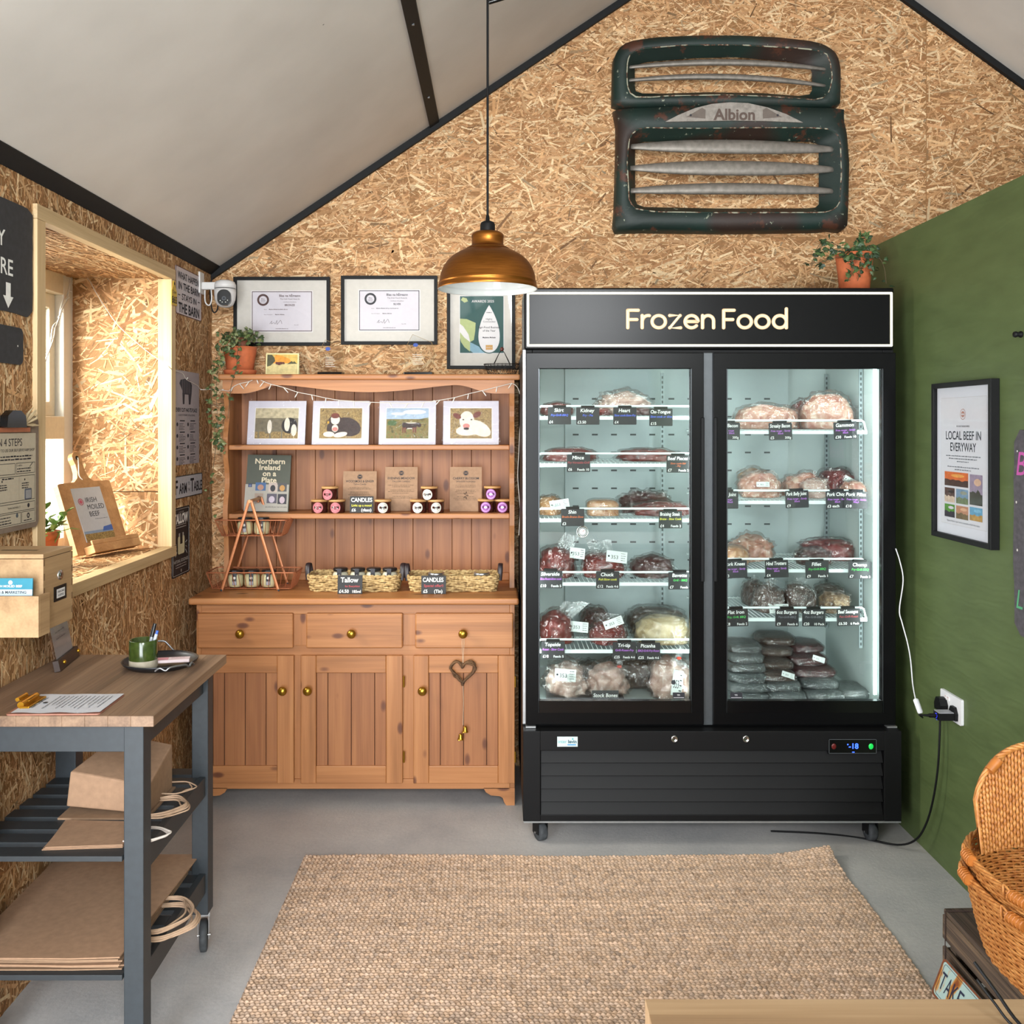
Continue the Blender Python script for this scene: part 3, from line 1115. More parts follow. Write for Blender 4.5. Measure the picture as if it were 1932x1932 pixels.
M_IVY = [plain('3d4f2c', 0.5, grain=0.25, name='ivy_green'), plain('57683a', 0.5, grain=0.25, name='ivy_mid_green'), plain('7d8457', 0.5, grain=0.2, name='ivy_pale_green')]
M_IVYD = [plain('22381f', 0.5, grain=0.25, name='ivy_dark_green'), plain('2f4a28', 0.5, grain=0.25, name='ivy_deep_green'), plain('4c6236', 0.5, grain=0.2, name='ivy_fresh_green')]
M_STEM = plain('5f5038', 0.8, name='ivy_stem')


def ivy(t, trails, mats, leaf, per, seed):
    rng = random.Random(seed)
    fm, sm = MB(), MB()
    for tr, dens in trails:
        pts = smooth_path(tr, 8)
        sm.tube(pts, 0.0012, M_STEM, 4)
        for i, p in enumerate(pts):
            k = dens * per
            while k > 0:
                if rng.random() < k:
                    d = Vector((rng.gauss(0, 1), rng.gauss(0, 1) - 0.4, rng.gauss(-0.3, 0.7)))
                    q = p + Vector((rng.gauss(0, 0.010), rng.gauss(0, 0.008), rng.gauss(0, 0.010)))
                    ivy_leaf(fm, q, d, Vector((rng.gauss(0, .5), -0.8, 0.6)), leaf * (0.6 + 0.7 * rng.random()), mats[min(2, int(rng.random() ** 1.3 * 3))])
                k -= 1
    build('stems', sm, t)
    build('foliage', fm, t)


def pot(t, r, h, saucer=True, rim=False):
    mb = MB()
    z0 = 0.018 if saucer else 0.0
    prof = [(0.0, z0), (r * 0.78, z0), (r * 0.86, z0 + h * 0.45), (r * 0.94, z0 + h * 0.74)]
    if rim:
        prof += [(r * 0.94, z0 + h * 0.75), (r * 1.02, z0 + h * 0.76), (r * 1.04, z0 + h)]
    else:
        prof += [(r, z0 + h)]
    prof += [(r * 0.93, z0 + h), (r * 0.86, z0 + h * 0.8), (0, z0 + h * 0.8)]
    mb.lathe(prof, M_TERRA, 32)
    build('pot', mb, t)
    if saucer:
        mb = MB()
        mb.lathe([(0, 0), (r * 0.9, 0), (r * 0.98, 0.022), (r * 0.93, 0.024), (r * 0.86, 0.0172), (0, 0.0172)], M_TERRA, 32)
        build('saucer', mb, t)
    mb = MB()
    mb.disc(0, 0, r * 0.86, z0 + h * 0.82, M_SOIL)
    build('soil', mb, t)


px, py = (453 - CX) * 4.09 / F, 4.09
t = thing('potted_ivy', 'terracotta pot of trailing ivy on the left end of the dresser top', 'plant', T(px, py, ZT))
pot(t, 0.072, 0.105)
mb = MB(T(0.008, 0.0, 0.118))
mb.lathe([(0.026, 0), (0.032, 0.045), (0.029, 0.045), (0.024, 0.01), (0, 0.01)], plain('7a4630', 0.7, name='brown_inner_pot'), 18)
build('inner_pot', mb, t)
top = Vector((0, 0, 0.15))
tr = []
rng = random.Random(5)
for k in range(9):
    a = rng.random() * 2 * PI
    tr.append(([top, top + Vector((0.03 * math.cos(a), 0.03 * math.sin(a), 0.03)), top + Vector((0.08 * math.cos(a), 0.05 * math.sin(a), 0.005 + 0.03 * rng.random()))], 0.9))


def lp(x, y, Y):
    return W(x, y, Y) - Vector((px, py, ZT))


tr += [([top, lp(440, 655, 4.0), lp(425, 660, 3.97), lp(412, 690, 3.95), lp(408, 740, 3.94), lp(412, 800, 3.95), lp(420, 850, 3.95)], 1.5),
       ([top, lp(430, 640, 4.02), lp(415, 655, 3.97), lp(402, 700, 3.93), lp(398, 760, 3.92), lp(408, 830, 3.93)], 1.4),
       ([top, lp(452, 645, 3.99), lp(448, 665, 3.98), lp(446, 695, 3.97), lp(436, 730, 3.95), lp(430, 790, 3.95)], 0.45),
       ([lp(412, 800, 3.95), lp(404, 870, 3.94), lp(396, 930, 3.94), lp(402, 985, 3.94)], 0.25),
       ([top, lp(470, 635, 4.02), lp(480, 648, 4.0)], 0.9), ([top, lp(460, 628, 4.04), lp(465, 622, 4.04)], 0.9)]
ivy(t, tr, M_IVY, 0.018, 1.0, 3)

# greeting card with a painted cow at sunset, standing open
cx, cy = (533 - CX) * 4.06 / F, 4.06
t = thing('greeting_card', 'small yellow painted greeting card of a brown cow, standing on the dresser top', 'card', T(cx, cy, ZT + 0.001, 0.05))
w, h = 0.140, 0.095
Mf = FR((0, -0.012, 0), (1, 0, 0), (0, 0.16, 1))
mb = MB(Mf)
M_CARD = plain('d8cf9a', 0.6, name='cream_card')
mb.box(-w / 2, w / 2, 0, h, -0.0006, 0, M_CARD)
M_SUN = plain('cf8a2a', 0.6, grain=0.2, name='painted_orange')
M_SUN2 = plain('c9a955', 0.6, grain=0.2, name='painted_ochre')
M_FIELD = plain('c2b27c', 0.6, grain=0.2, name='painted_field')
M_DKGREEN = plain('47462c', 0.6, grain=0.3, name='painted_dark_tree')
M_COWRED = plain('4e2018', 0.6, grain=0.3, name='painted_red_brown')
mb.rect(-w / 2 + 0.005, w / 2 - 0.005, 0.005, h - 0.005, 0.0002, M_FIELD)
mb.poly([(-0.064, 0.05), (0.064, 0.05), (0.064, h - 0.006), (-0.064, h - 0.006)], 0.0004, M_SUN2)
mb.poly([(-0.04, 0.05), (0.04, 0.052), (0.03, 0.07), (0.0, 0.083), (-0.03, 0.088)], 0.0006, M_SUN)
mb.poly([(-0.064, 0.036), (-0.05, 0.04), (-0.03, 0.06), (-0.034, 0.075), (-0.045, 0.088), (-0.064, 0.088)], 0.0008, M_DKGREEN)
mb.poly([(0.02, 0.047), (0.063, 0.049), (0.05, 0.06), (0.045, 0.055), (0.04, 0.061), (0.03, 0.054)], 0.0008, M_DKGREEN)


def cow(mb, x, y, s, z, body, white, leg):
    mb.poly([(x + a * s, y + b * s) for a, b in ((-1, 0.5), (-0.95, 0.1), (-0.8, -0.12), (-0.3, -0.2), (0.3, -0.2), (0.7, -0.05), (0.9, 0.3), (0.85, 0.55), (0.3, 0.5), (-0.4, 0.56), (-0.85, 0.62))], z, body)
    mb.poly([(x + a * s, y + b * s) for a, b in ((0.75, 0.25), (1.0, 0.0), (1.25, 0.05), (1.35, 0.3), (1.2, 0.5), (1.0, 0.62), (0.82, 0.58))], z + 0.0002, body)
    mb.poly([(x + a * s, y + b * s) for a, b in ((-0.6, 0.58), (-0.2, 0.48), (0.5, 0.48), (0.8, 0.62), (0.2, 0.60))], z + 0.0003, white)
    mb.poly([(x + a * s, y + b * s) for a, b in ((-0.4, -0.18), (0.3, -0.18), (0.2, -0.08), (-0.3, -0.08))], z + 0.0003, white)
    for lx in (-0.85, -0.6, 0.4, 0.65):
        mb.poly([(x + a * s, y + b * s) for a, b in ((lx - 0.07, -0.65), (lx + 0.05, -0.65), (lx + 0.1, 0.0), (lx - 0.1, 0.0))], z + 0.0002, leg)


cow(mb, -0.012, 0.046, 0.017, 0.001, M_COWRED, M_COWRED, M_FIELD)
mb.M = FR((0, 0.02, 0), (1, 0, 0), (0, -0.16, 1))
mb.box(-w / 2, w / 2, 0, h, -0.0006, 0, M_CARD)
build('folded_card', mb, t)

# two clear awards on black bases
def award(pxa, pxb, pyt, label):
    Y = 4.06
    x0, x1 = (pxa - CX) * Y / F, (pxb - CX) * Y / F
    xm, w = (x0 + x1) / 2, x1 - x0
    t = thing('glass_award', label, 'award', T(xm, Y, ZT, -0.13), 'clear awards on the dresser')
    mb = MB()
    mb.box(-w * 0.46, w * 0.46, -0.022, 0.022, 0.0, 0.013, M_BLACKGLOSS)
    build('base', mb, t, bevel=0.001)
    h = (703 - pyt) * Y / F
    pts = [(-w * 0.40, 0.013), (w * 0.38, 0.013), (w * 0.46, 0.05), (w * 0.50, h * 0.55), (w * 0.42, h * 0.80), (-w * 0.20, h), (-w * 0.47, h * 0.62), (-w * 0.44, 0.045)]
    mb = MB(FR((0, 0.006, 0), (1, 0, 0), (0, 0, 1)))
    mb.prism(pts[::-1], 0, 0.012, M_ACRYLIC)
    build('plaque', mb, t)
    mb = MB(FR((0, -0.0065, 0), (1, 0, 0), (0, 0, 1)))
    rim = [(a, b, 0) for a, b in pts]
    mb.tube(rim, 0.0007, plain('b79b6a', 0.3, 0.4, name='bevel_glint'), 4, closed=True)
    mb.disc(-w * 0.10, h * 0.74, 0.011, 0.0003, plain('1d3f8e', 0.4, name='blue_seal'), ry=0.008)
    pale = plain('d2cdc4', 0.6, name='etched_white')
    for k in range(6):
        mb.rect(-w * 0.2, w * (0.1 + 0.04 * (k % 3)), h * 0.5 - k * 0.008, h * 0.5 - k * 0.008 + 0.0016, 0.0003, pale)
    build('engraving', mb, t)


award(599, 650, 636, 'clear glass award with blue seal on a black base, beside the painted card')
award(761, 820, 626, 'clear glass award with blue seal on a black base, in front of the SILVER certificate')

# little black wire basket
bx, by = (947 - CX) * 4.07 / F, 4.07
t = thing('wire_basket', 'small black wire basket with a wooden bead handle, right end of the dresser top', 'basket', T(bx, by, ZT))
mb = MB()
mw_ = plain('241d1b', 0.5, 0.6, name='dark_wire')
for z, rx, ry in ((0.002, 0.058, 0.035), (0.024, 0.072, 0.045), (0.046, 0.078, 0.05)):
    mb.tube([(rx * math.cos(2 * PI * k / 28), ry * math.sin(2 * PI * k / 28), z + 0.002) for k in range(28)], 0.0016, mw_, 5, closed=True)
for k in range(28):
    a, b = 2 * PI * k / 28, 2 * PI * (k + (1 if k % 2 else -1)) / 28
    mb.tube([(0.058 * math.cos(a), 0.035 * math.sin(a), 0.003), (0.078 * math.cos(b), 0.05 * math.sin(b), 0.048)], 0.0009, mw_, 4)
for k in range(5):
    x = -0.04 + 0.02 * k
    mb.tube([(x, -0.033, 0.003), (x, 0.033, 0.003)], 0.0009, mw_, 4)
build('body', mb, t)
mb = MB()
for sx in (-1, 1):
    for sy in (-1, 1):
        mb.tube([(sx * 0.035, sy * 0.044, 0.047), (sx * 0.012, sy * 0.008, 0.095), (0, 0, 0.112)], 0.0013, mw_, 5)
build('handle', mb, t)
mb = MB()
mb.blob((0, 0, 0.113), (0.009, 0.009, 0.0095), plain('5b2a22', 0.4, name='dark_wood_bead'), 0, lvl=2, flat=False)
build('bead', mb, t)

# ================================================================ first shelf: four mounted prints in clear sleeves
Z1 = 1.438
M_STRAW = None
m, nt, b = newmat('printed_straw')
v = objcoord(nt, (60, 60, 60))
n1 = N(nt, 'ShaderNodeTexNoise', i_Scale=2.5, i_Detail=5.0, i_Distortion=2.0)
L(nt, v, n1.inputs['Vector'])
r = ramp(nt, [(0.3, '3a2c1a'), (0.5, '8a7142'), (0.65, 'b59a62'), (0.8, '5d6a33')], n1.outputs[0])
L(nt, r.outputs[0], b.inputs['Base Color'])
b.inputs['Roughness'].default_value = 0.5
M_STRAW = m
m, nt, b = newmat('printed_hill')
v = objcoord(nt, (40, 40, 40))
n1 = N(nt, 'ShaderNodeTexNoise', i_Scale=2.0, i_Detail=4.0)
L(nt, v, n1.inputs['Vector'])
r = ramp(nt, [(0.3, '4a4a22'), (0.5, '7d6a35'), (0.7, '5c6a34')], n1.outputs[0])
L(nt, r.outputs[0], b.inputs['Base Color'])
M_HILL = m
M_SKYP = plain('9db0c4', 0.5, grain=0.15, name='printed_sky')
M_PALE = plain('d7cfc0', 0.5, grain=0.08, name='printed_cream_hide')
M_DKCOW = plain('2e1a16', 0.5, grain=0.3, name='printed_dark_hide')
M_RED = plain('6b2f22', 0.5, grain=0.2, name='printed_red_hide')
M_PINK = plain('c07a72', 0.5, name='printed_pink_nose')
M_BLK = plain('141010', 0.5, name='printed_black')
M_STALL = plain('6d6450', 0.5, grain=0.25, name='printed_barn_wall')


def mount(pxa, pxb, label, art, lean=0.20):
    Y = 4.075
    x0, x1 = (pxa - CX) * Y / F, (pxb - CX) * Y / F
    w, h = x1 - x0, 0.1915
    M = FR(((x0 + x1) / 2, Y - 0.012, Z1 + 0.001), (1, 0, 0), (0, lean, 1))
    t = thing('mounted_print', label, 'picture', M, 'mounted cow prints on the upper shelf')
    mb = MB()
    mb.box(-w / 2, w / 2, 0, h, -0.003, 0, plain('c6c3ce', 0.6, grain=0.02, name='white_mount'))
    iw, ih = w * 0.745 / 2, 0.0665
    yc = h * 0.483
    mb.rect(-iw - 0.003, iw + 0.003, yc - ih - 0.003, yc + ih + 0.003, 0.0002, M_PAPER)
    mb.M = Matrix.Translation((0, yc, 0))
    art(mb, iw, ih)
    build('mount_board', mb, t)
    mb = MB()
    mb.rect(-w / 2 - 0.006, w / 2 + 0.006, -0.0005, h + 0.006, 0.0035, M_SLEEVE)
    build('sleeve', mb, t)
    return t


def E(mb, x, y, rx, ry, z, mat, rot=0.0, n=18):
    ca, sa = math.cos(rot), math.sin(rot)
    pts = []
    for k in range(n):
        a = 2 * PI * k / n
        p, q = rx * math.cos(a), ry * math.sin(a)
        pts.append((x + p * ca - q * sa, y + p * sa + q * ca))
    mb.poly(pts, z, mat)


def art1(mb, a, b):
    mb.rect(-a, a, -b, b, 0.0005, M_STALL)
    mb.rect(-a, a, b * 0.35, b, 0.0007, plain('b5a98a', 0.5, grain=0.25, name='printed_pale_barn'))
    mb.rect(-a, a, -b, -b * 0.55, 0.0007, M_STRAW)
    for x in (-0.08, -0.03, 0.02):
        mb.rect(x, x + 0.006, -b, b * 0.3, 0.0008, M_STALL)
    E(mb, 0.055, -0.01, 0.034, 0.035, 0.0012, M_BLK)
    E(mb, 0.045, -0.005, 0.012, 0.03, 0.0014, M_PALE)
    E(mb, -0.035, -0.012, 0.026, 0.034, 0.0012, M_STALL)
    E(mb, -0.03, -0.015, 0.010, 0.03, 0.0014, M_PALE)
    E(mb, 0.075, -0.03, 0.012, 0.026, 0.0014, M_PALE)


def art2(mb, a, b):
    mb.rect(-a, a, -b, b, 0.0005, M_STRAW)
    E(mb, 0.03, -0.015, 0.058, 0.040, 0.001, M_DKCOW, -0.3)
    E(mb, -0.02, -0.02, 0.04, 0.036, 0.0011, M_DKCOW)
    E(mb, -0.024, 0.005, 0.030, 0.034, 0.0013, M_DKCOW)
    E(mb, -0.024, 0.016, 0.020, 0.022, 0.0015, M_PALE)
    E(mb, -0.024, 0.033, 0.018, 0.012, 0.0017, M_RED)
    E(mb, -0.052, 0.008, 0.012, 0.007, 0.0016, M_DKCOW, 0.6)
    E(mb, -0.054, 0.004, 0.005, 0.006, 0.0018, plain('c79a2c', 0.5, name='printed_yellow_tag'))
    E(mb, 0.006, 0.012, 0.012, 0.007, 0.0016, M_DKCOW, -0.6)
    E(mb, -0.024, -0.022, 0.014, 0.016, 0.0016, M_PALE)
    E(mb, -0.024, -0.026, 0.012, 0.009, 0.0018, M_PINK)
    E(mb, -0.05, -0.048, 0.024, 0.012, 0.0016, M_PALE)
    E(mb, 0.0, -0.05, 0.03, 0.011, 0.0016, M_PALE, 0.2)


def art3(mb, a, b):
    mb.rect(-a, a, -b, b, 0.0005, M_HILL)
    mb.rect(-a, a, b * 0.28, b, 0.0006, M_SKYP)
    E(mb, 0.03, 0.05, 0.05, 0.010, 0.0007, M_PAPER)
    E(mb, -0.04, 0.042, 0.03, 0.006, 0.0007, M_PAPER)
    mb.poly([(-a, -0.01), (-0.02, 0.012), (0.03, 0.014), (a, 0.026), (a, -b), (-a, -b)][::-1], 0.0008, M_HILL)
    E(mb, -0.066, 0.002, 0.02, 0.012, 0.0009, plain('3f5a2c', 0.5, name='printed_grass'))
    cow(mb, 0.012, -0.018, 0.036, 0.0012, M_DKCOW, M_PALE, M_RED)


def art4(mb, a, b):
    mb.rect(-a, a, -b, b, 0.0005, M_STRAW)
    E(mb, 0.035, -0.022, 0.055, 0.030, 0.001, M_PALE, -0.5)
    E(mb, -0.01, -0.03, 0.055, 0.024, 0.0011, M_PALE, 0.1)
    E(mb, -0.018, 0.012, 0.032, 0.042, 0.0013, M_PALE)
    E(mb, -0.06, 0.032, 0.019, 0.011, 0.0014, M_RED, -0.5)
    E(mb, 0.026, 0.038, 0.019, 0.012, 0.0014, M_RED, 0.6)
    E(mb, -0.033, 0.016, 0.004, 0.003, 0.0016, M_BLK)
    E(mb, 0.002, 0.016, 0.004, 0.003, 0.0016, M_BLK)
    E(mb, -0.02, -0.012, 0.015, 0.011, 0.0016, M_PINK)
    E(mb, -0.02, -0.024, 0.012, 0.006, 0.0017, M_DKCOW)
    E(mb, 0.06, -0.045, 0.022, 0.007, 0.0016, M_PALE, 0.5)


mount(467, 576, 'white mounted print of two cows in a barn, leftmost of the cow prints', art1)
mount(589, 696, 'white mounted print of a dark brown calf lying in straw', art2)
mount(715, 822, 'white mounted print of a brown cow standing on a hillside under blue sky', art3)
mount(836, 941, 'white mounted print of a white calf with red ears', art4)

# ================================================================ second shelf
Z2 = 1.148
# cookery book leaning on the boarding
Y = 4.09
M = FR((W(505, 968, Y).x, Y - 0.025, Z2 + 0.002), (1, 0.10, -0.02), (0.055, 0.30, 1))
t = thing('cookery_book', 'green and grey cookery book leaning against the dresser back on the lower shelf', 'book', M)
w, h = 0.186, 0.252
mb = MB()
mb.box(-w / 2, w / 2, 0, h, -0.018, 0, plain('4b4f44', 0.5, grain=0.03, name='olive_book_cloth'))
mb.box(-w / 2 - 0.002, w / 2 - 0.003, 0.002, 0.120, 0.0, 0.001, plain('a39e94', 0.5, grain=0.03, name='grey_dust_band'))
cream = plain('d7cbae', 0.6, name='cream_foil')
for s, y, fx in (('Northern', 0.212, 0.138), ('Ireland', 0.1845, 0.104), ('on a', 0.1575, 0.06), ('Plate', 0.128, 0.078)):
    mb.text(s, 0.004, y, 0.033, cream, 0.0006, fit=fx, bold=0.025)
rng = random.Random(2)
for i, (x, y, a, b_, c1, c2) in enumerate(((-0.075, 0.115, 0.008, 0.008, '2d3a5c', '5d6a8c'), (-0.03, 0.110, 0.022, 0.018, '3d5f8c', 'a77f6c'), (0.022, 0.107, 0.018, 0.021, 'b9a9a0', '22252b'), (0.062, 0.108, 0.019, 0.019, '4a4a4c', 'b98a4c'),
                                            (-0.035, 0.058, 0.018, 0.022, '9c8a7c', '5a3b30'), (0.02, 0.058, 0.021, 0.021, '4f4a58', 'b7abb8'), (0.064, 0.056, 0.019, 0.022, '2e2c35', 'b9a6b0'))):
    mb.rect(x - a, x + a, y - b_, y + b_, 0.0013, plain(c1, 0.5))
    E(mb, x, y - b_ * 0.2, a * 0.6, b_ * 0.7, 0.0016, plain(c2, 0.5))
mb.text('RECIPES FROM THE KITCHEN', 0.04, 0.018, 0.007, M_INK, 0.0013, fit=0.09)
build('cover', mb, t)

# candles in brown glass with wooden lids
M_AMBER = plain('3c1a14', 0.12, grain=0.1, name='amber_glass')
M_LID = wood('bamboo_lid', 0, 'b0814f', 'c4955f', 'd0a471', 30, 0.0, 0.5)


def make_candle(kind, M, label, group):
    t = thing('candle_jar', label, 'candle', M, group)
    r, h = 0.0345, 0.047
    mb = MB()
    mb.lathe([(0, 0), (r * 0.96, 0), (r, 0.004), (r * 1.02, h), (r * 0.9, h), (0, h * 0.9)], M_AMBER, 28)
    build('glass', mb, t)
    mb = MB()
    mb.lathe([(0, h), (r * 1.06, h), (r * 1.06, h + 0.007), (r * 1.02, h + 0.0085), (0, h + 0.0085)], M_LID, 28)
    build('lid', mb, t)
    col = {'pink': 'c97880', 'white': 'cfccc2', 'purple': 'a566ae'}[kind]
    mc, mi = plain(col, 0.6, grain=0.02), {'pink': plain('5f2530', 0.6), 'white': M_INK, 'purple': plain('e4d3e6', 0.6)}[kind]
    # the round label wraps the jar
    def curved(x, y):
        a = x / (r * 1.04)
        return (r * 1.045 * math.sin(a), -r * 1.045 * math.cos(a), h * 0.48 + y)
    mb = MB()

    def wrap(pts, k, mat):
        # radial fan, curved
        vs = [curved(0, 0)] + [curved(x, y) for x, y in pts]
        vs = [(a * (1 + k), b * (1 + k), c) for a, b, c in vs]
        mb.add(vs, [(0, i + 1, (i + 1) % len(pts) + 1) for i in range(len(pts))], mat)
    circ = lambda rr, n=28: [(rr * math.cos(2 * PI * i / n), rr * math.sin(2 * PI * i / n)) for i in range(n)]
    R = 0.0225
    wrap(circ(R), 0.0, mc)

    def ringw(r0, r1, k, mat, n=28):
        vs = [curved(q * math.cos(2 * PI * i / n), q * math.sin(2 * PI * i / n)) for q in (r0, r1) for i in range(n)]
        vs = [(a * (1 + k), b * (1 + k), c) for a, b, c in vs]
        mb.add(vs, [(i, (i + 1) % n, n + (i + 1) % n, n + i)[::-1] for i in range(n)], mat)
    def bit(x0, x1, y0, y1):
        vs = [curved(x, y) for x, y in ((x0, y0), (x1, y0), (x1, y1), (x0, y1))]
        mb.add([(a * 1.014, b * 1.014, c) for a, b, c in vs], [(0, 1, 2, 3)], mi)
    if kind == 'purple':
        ringw(0.0105, 0.0125, 0.012, plain('7d3f8c', 0.6))
        ringw(0.0155, 0.0185, 0.012, plain('c9a3d0', 0.6))
        wrap([(0.006 * math.cos(q) + 0.002 * math.cos(3 * q), 0.006 * math.sin(q)) for q in [2 * PI * i / 20 for i in range(20)]], 0.014, mi)
    elif kind == 'pink':
        ringw(0.0150, 0.0158, 0.012, mi)
        ringw(0.0195, 0.0201, 0.012, mi)
        for a, c_, e, g in ((-0.005, -0.002, 0.003, 0.007), (0.002, 0.005, 0.003, 0.007), (-0.003, 0.003, 0.0, 0.004), (-0.006, -0.004, -0.007, -0.001), (-0.002, 0.002, -0.008, -0.001), (0.004, 0.006, -0.007, -0.001)):
            bit(a, c_, e, g)
    else:
        ringw(0.0165, 0.0172, 0.012, plain('8a8a86', 0.6))
        for a, c_, e, g in ((-0.008, 0.005, -0.001, 0.0035), (0.005, 0.010, 0.001, 0.005), (-0.008, -0.006, -0.006, -0.001), (-0.005, -0.0035, -0.006, -0.001), (0.002, 0.0035, -0.006, -0.001), (0.0042, 0.0055, -0.006, -0.001), (-0.009, 0.008, -0.0085, -0.0075)):
            bit(a, c_, e, g)
    build('label_sticker', mb, t)
    return t


GP, GW, GU = 'pink label candles', 'white label candles', 'purple label candles'
protos = {}
for kind, cx, lev, label, grp in (
        ('pink', 600.5, 0, 'brown glass candle with pink label, lower left of the pink pyramid', GP),
        ('pink', 633.5, 0, 'brown glass candle with pink label, lower right of the pink pyramid beside the chalk sign', GP),
        ('pink', 620.5, 1, 'brown glass candle with pink label, on top of the pink pyramid', GP),
        ('white', 721, 0, 'brown glass candle with white label standing alone beside the chalk sign', GW),
        ('white', 788.5, 0, 'brown glass candle with white label, lower left of the white pyramid', GW),
        ('white', 821.5, 0, 'brown glass candle with white label, lower right of the white pyramid', GW),
        ('white', 809, 1, 'brown glass candle with white label, on top of the white pyramid', GW),
        ('purple', 917, 0, 'brown glass candle with purple label, lower left of the purple pyramid', GU),
        ('purple', 948.5, 0, 'brown glass candle with purple label, lower right of the purple pyramid', GU),
        ('purple', 929, 1, 'brown glass candle with purple label, on top of the purple pyramid', GU)):
    yy = 4.052 if kind != 'purple' else 4.075
    M = T((cx - CX) * (yy - 0.03) / F, yy, Z2 + 0.0005 + lev * 0.0558, {0: 0.0, 1: -0.15}[lev] + (0.1 if cx in (721, 821.5) else -0.05))
    if kind in protos:
        dup(protos[kind], M, label, grp)
    else:
        protos[kind] = make_candle(kind, M, label, grp)


# brown product cards
def kraft_card(pxa, pxb, pyt, pyb, title, sub, label, seed, Y=4.13, lean=0.10, rows=7, flower=False):
    x0, x1 = (pxa - CX) * Y / F, (pxb - CX) * Y / F
    w = x1 - x0
    h = EYE - (pyt - CY) * Y / F - Z2
    M = FR(((x0 + x1) / 2, Y - 0.02, Z2 + 0.001), (1, 0, 0), (0, lean, 1))
    mb = MB()
    mb.box(-w / 2, w / 2, 0, h, -0.0015, 0, M_KRAFT)
    z = 0.0004
    rng = random.Random(seed)
    mb.disc(0, h * 0.86, 0.009, z, M_INK)
    mb.annulus(0, h * 0.86, 0.0105, 0.0117, z, M_INK)
    mb.rect(-0.006, 0.006, h * 0.86 - 0.001, h * 0.86 + 0.002, z + 0.0003, M_KRAFT)
    mb.text(title, 0, h * 0.72, 0.0135, M_INK, z, fit=w * 0.84, bold=0.015)
    mb.text(sub, 0, h * 0.655, 0.0095, M_INK, z, fit=w * 0.6)
    y = h * 0.58
    for k in range(rows):
        ww = w * (0.36 if k % 3 else 0.42) * (0.7 + 0.3 * rng.random())
        mb.lines(-ww, ww, [y], 0.0022, plain('5b4636', 0.8), z, rng, 0.05)
        y -= h * (0.035 if k % 3 != 1 else 0.075)
    if flower:
        for k in range(5):
            a = 2 * PI * k / 5
            E(mb, 0.006 * math.cos(a), h * 0.36 + 0.012 * math.sin(a), 0.006, 0.003, z, plain('5b4636', 0.8), a)
    return solo('product_card', label, 'card', mb, M, 'brown candle cards on the lower shelf')


kraft_card(648, 711, 889, 966, 'WOODSMOKE & GINGER', 'Tallow Candle', 'brown kraft card behind the chalk sign, titled WOODSMOKE & GINGER', 1)
kraft_card(727, 788, 881, 963, 'EVENING MEADOW', 'TALLOW CANDLE', 'brown kraft card titled EVENING MEADOW behind the white label candles', 2)
kraft_card(849, 909, 881, 968, 'CHERRY BLOSSOM', 'LIMITED EDITION TALLOW CANDLE', 'brown kraft card titled CHERRY BLOSSOM beside the purple candles', 3, Y=4.11, rows=8, flower=True)


# chalk signs
def chalk_sign(x, Y, z, w, h, rows, label, lean=0.12, rz=0.0, group='chalk signs on the dresser'):
    M = FR((x, Y, z + 0.001), (math.cos(rz), math.sin(rz), 0), (0, lean, 1))
    t = thing('chalk_sign', label, 'sign', M, group)
    mb = MB()
    mb.box(-w / 2, w / 2, 0, h, -0.003, 0, M_CHALKBOARD)
    for s, xx, yy, size, mat, al, fit in rows:
        mb.text(s, xx * w, yy * h, size, mat, 0.0005, align=al, fit=fit * w, bold=0.02)
    build('board', mb, t)
    build('stand', MB().box(-w * 0.15, w * 0.15, 0.0, 0.004, -0.02, -0.003, M_CHALKBOARD), t)
    return t


C_Y, C_R, C_B, C_M, C_G, C_O = (plain(c, 0.8) for c in ('d2cf4a', 'a5484c', '5a6fd8', 'b06cc9', '4fc05c', 'c5673c'))
chalk_sign(W(682, 970, 4.03).x, 4.03, Z2, 0.1, 0.070, [('CANDLES', 0, 0.66, 0.0245, M_CHALK, 'c', 0.9), ('Light up a mood', 0, 0.38, 0.013, C_Y, 'c', 0.9), ('£6', -0.42, 0.08, 0.018, M_CHALK, 'l', 0.3), ('(glass)', 0.42, 0.08, 0.018, M_CHALK, 'r', 0.5)],
           'chalk sign reading CANDLES (glass), standing among the candles on the lower shelf')
ZW = 0.836
chalk_sign(W(660, 1122, 3.84).x, 3.84, ZW, 0.1, 0.075, [('Tallow', -0.38, 0.62, 0.028, M_CHALK, 'l', 0.72), ('for Everything', 0.4, 0.36, 0.011, C_R, 'r', 0.6), ('£4.50', -0.44, 0.06, 0.018, M_CHALK, 'l', 0.45), ('185ml', 0.44, 0.06, 0.015, M_CHALK, 'r', 0.35)],
           'chalk sign reading Tallow, propped on the left seagrass basket')
chalk_sign(W(818, 1122, 3.84).x, 3.84, ZW, 0.1, 0.073, [('CANDLES', -0.02, 0.66, 0.0245, M_CHALK, 'c', 0.84), ('Special offer!!', 0, 0.38, 0.0145, C_R, 'c', 0.92), ('£5', -0.42, 0.06, 0.018, M_CHALK, 'l', 0.3), ('(Tin)', 0.36, 0.06, 0.018, M_CHALK, 'r', 0.4)],
           'chalk sign reading CANDLES (Tin), propped on the right seagrass basket')

# ================================================================ on the worktop
# jars of tallow
M_TALLOW = plain('d9d3bb', 0.35, grain=0.03, name='set_tallow')
M_TALLOW2 = plain('cfc39a', 0.35, grain=0.04, name='yellow_tallow')
M_JARLID = plain('1d1a1a', 0.4, name='black_jar_lid')
M_JARLAB = plain('26242a', 0.5, name='black_jar_label')


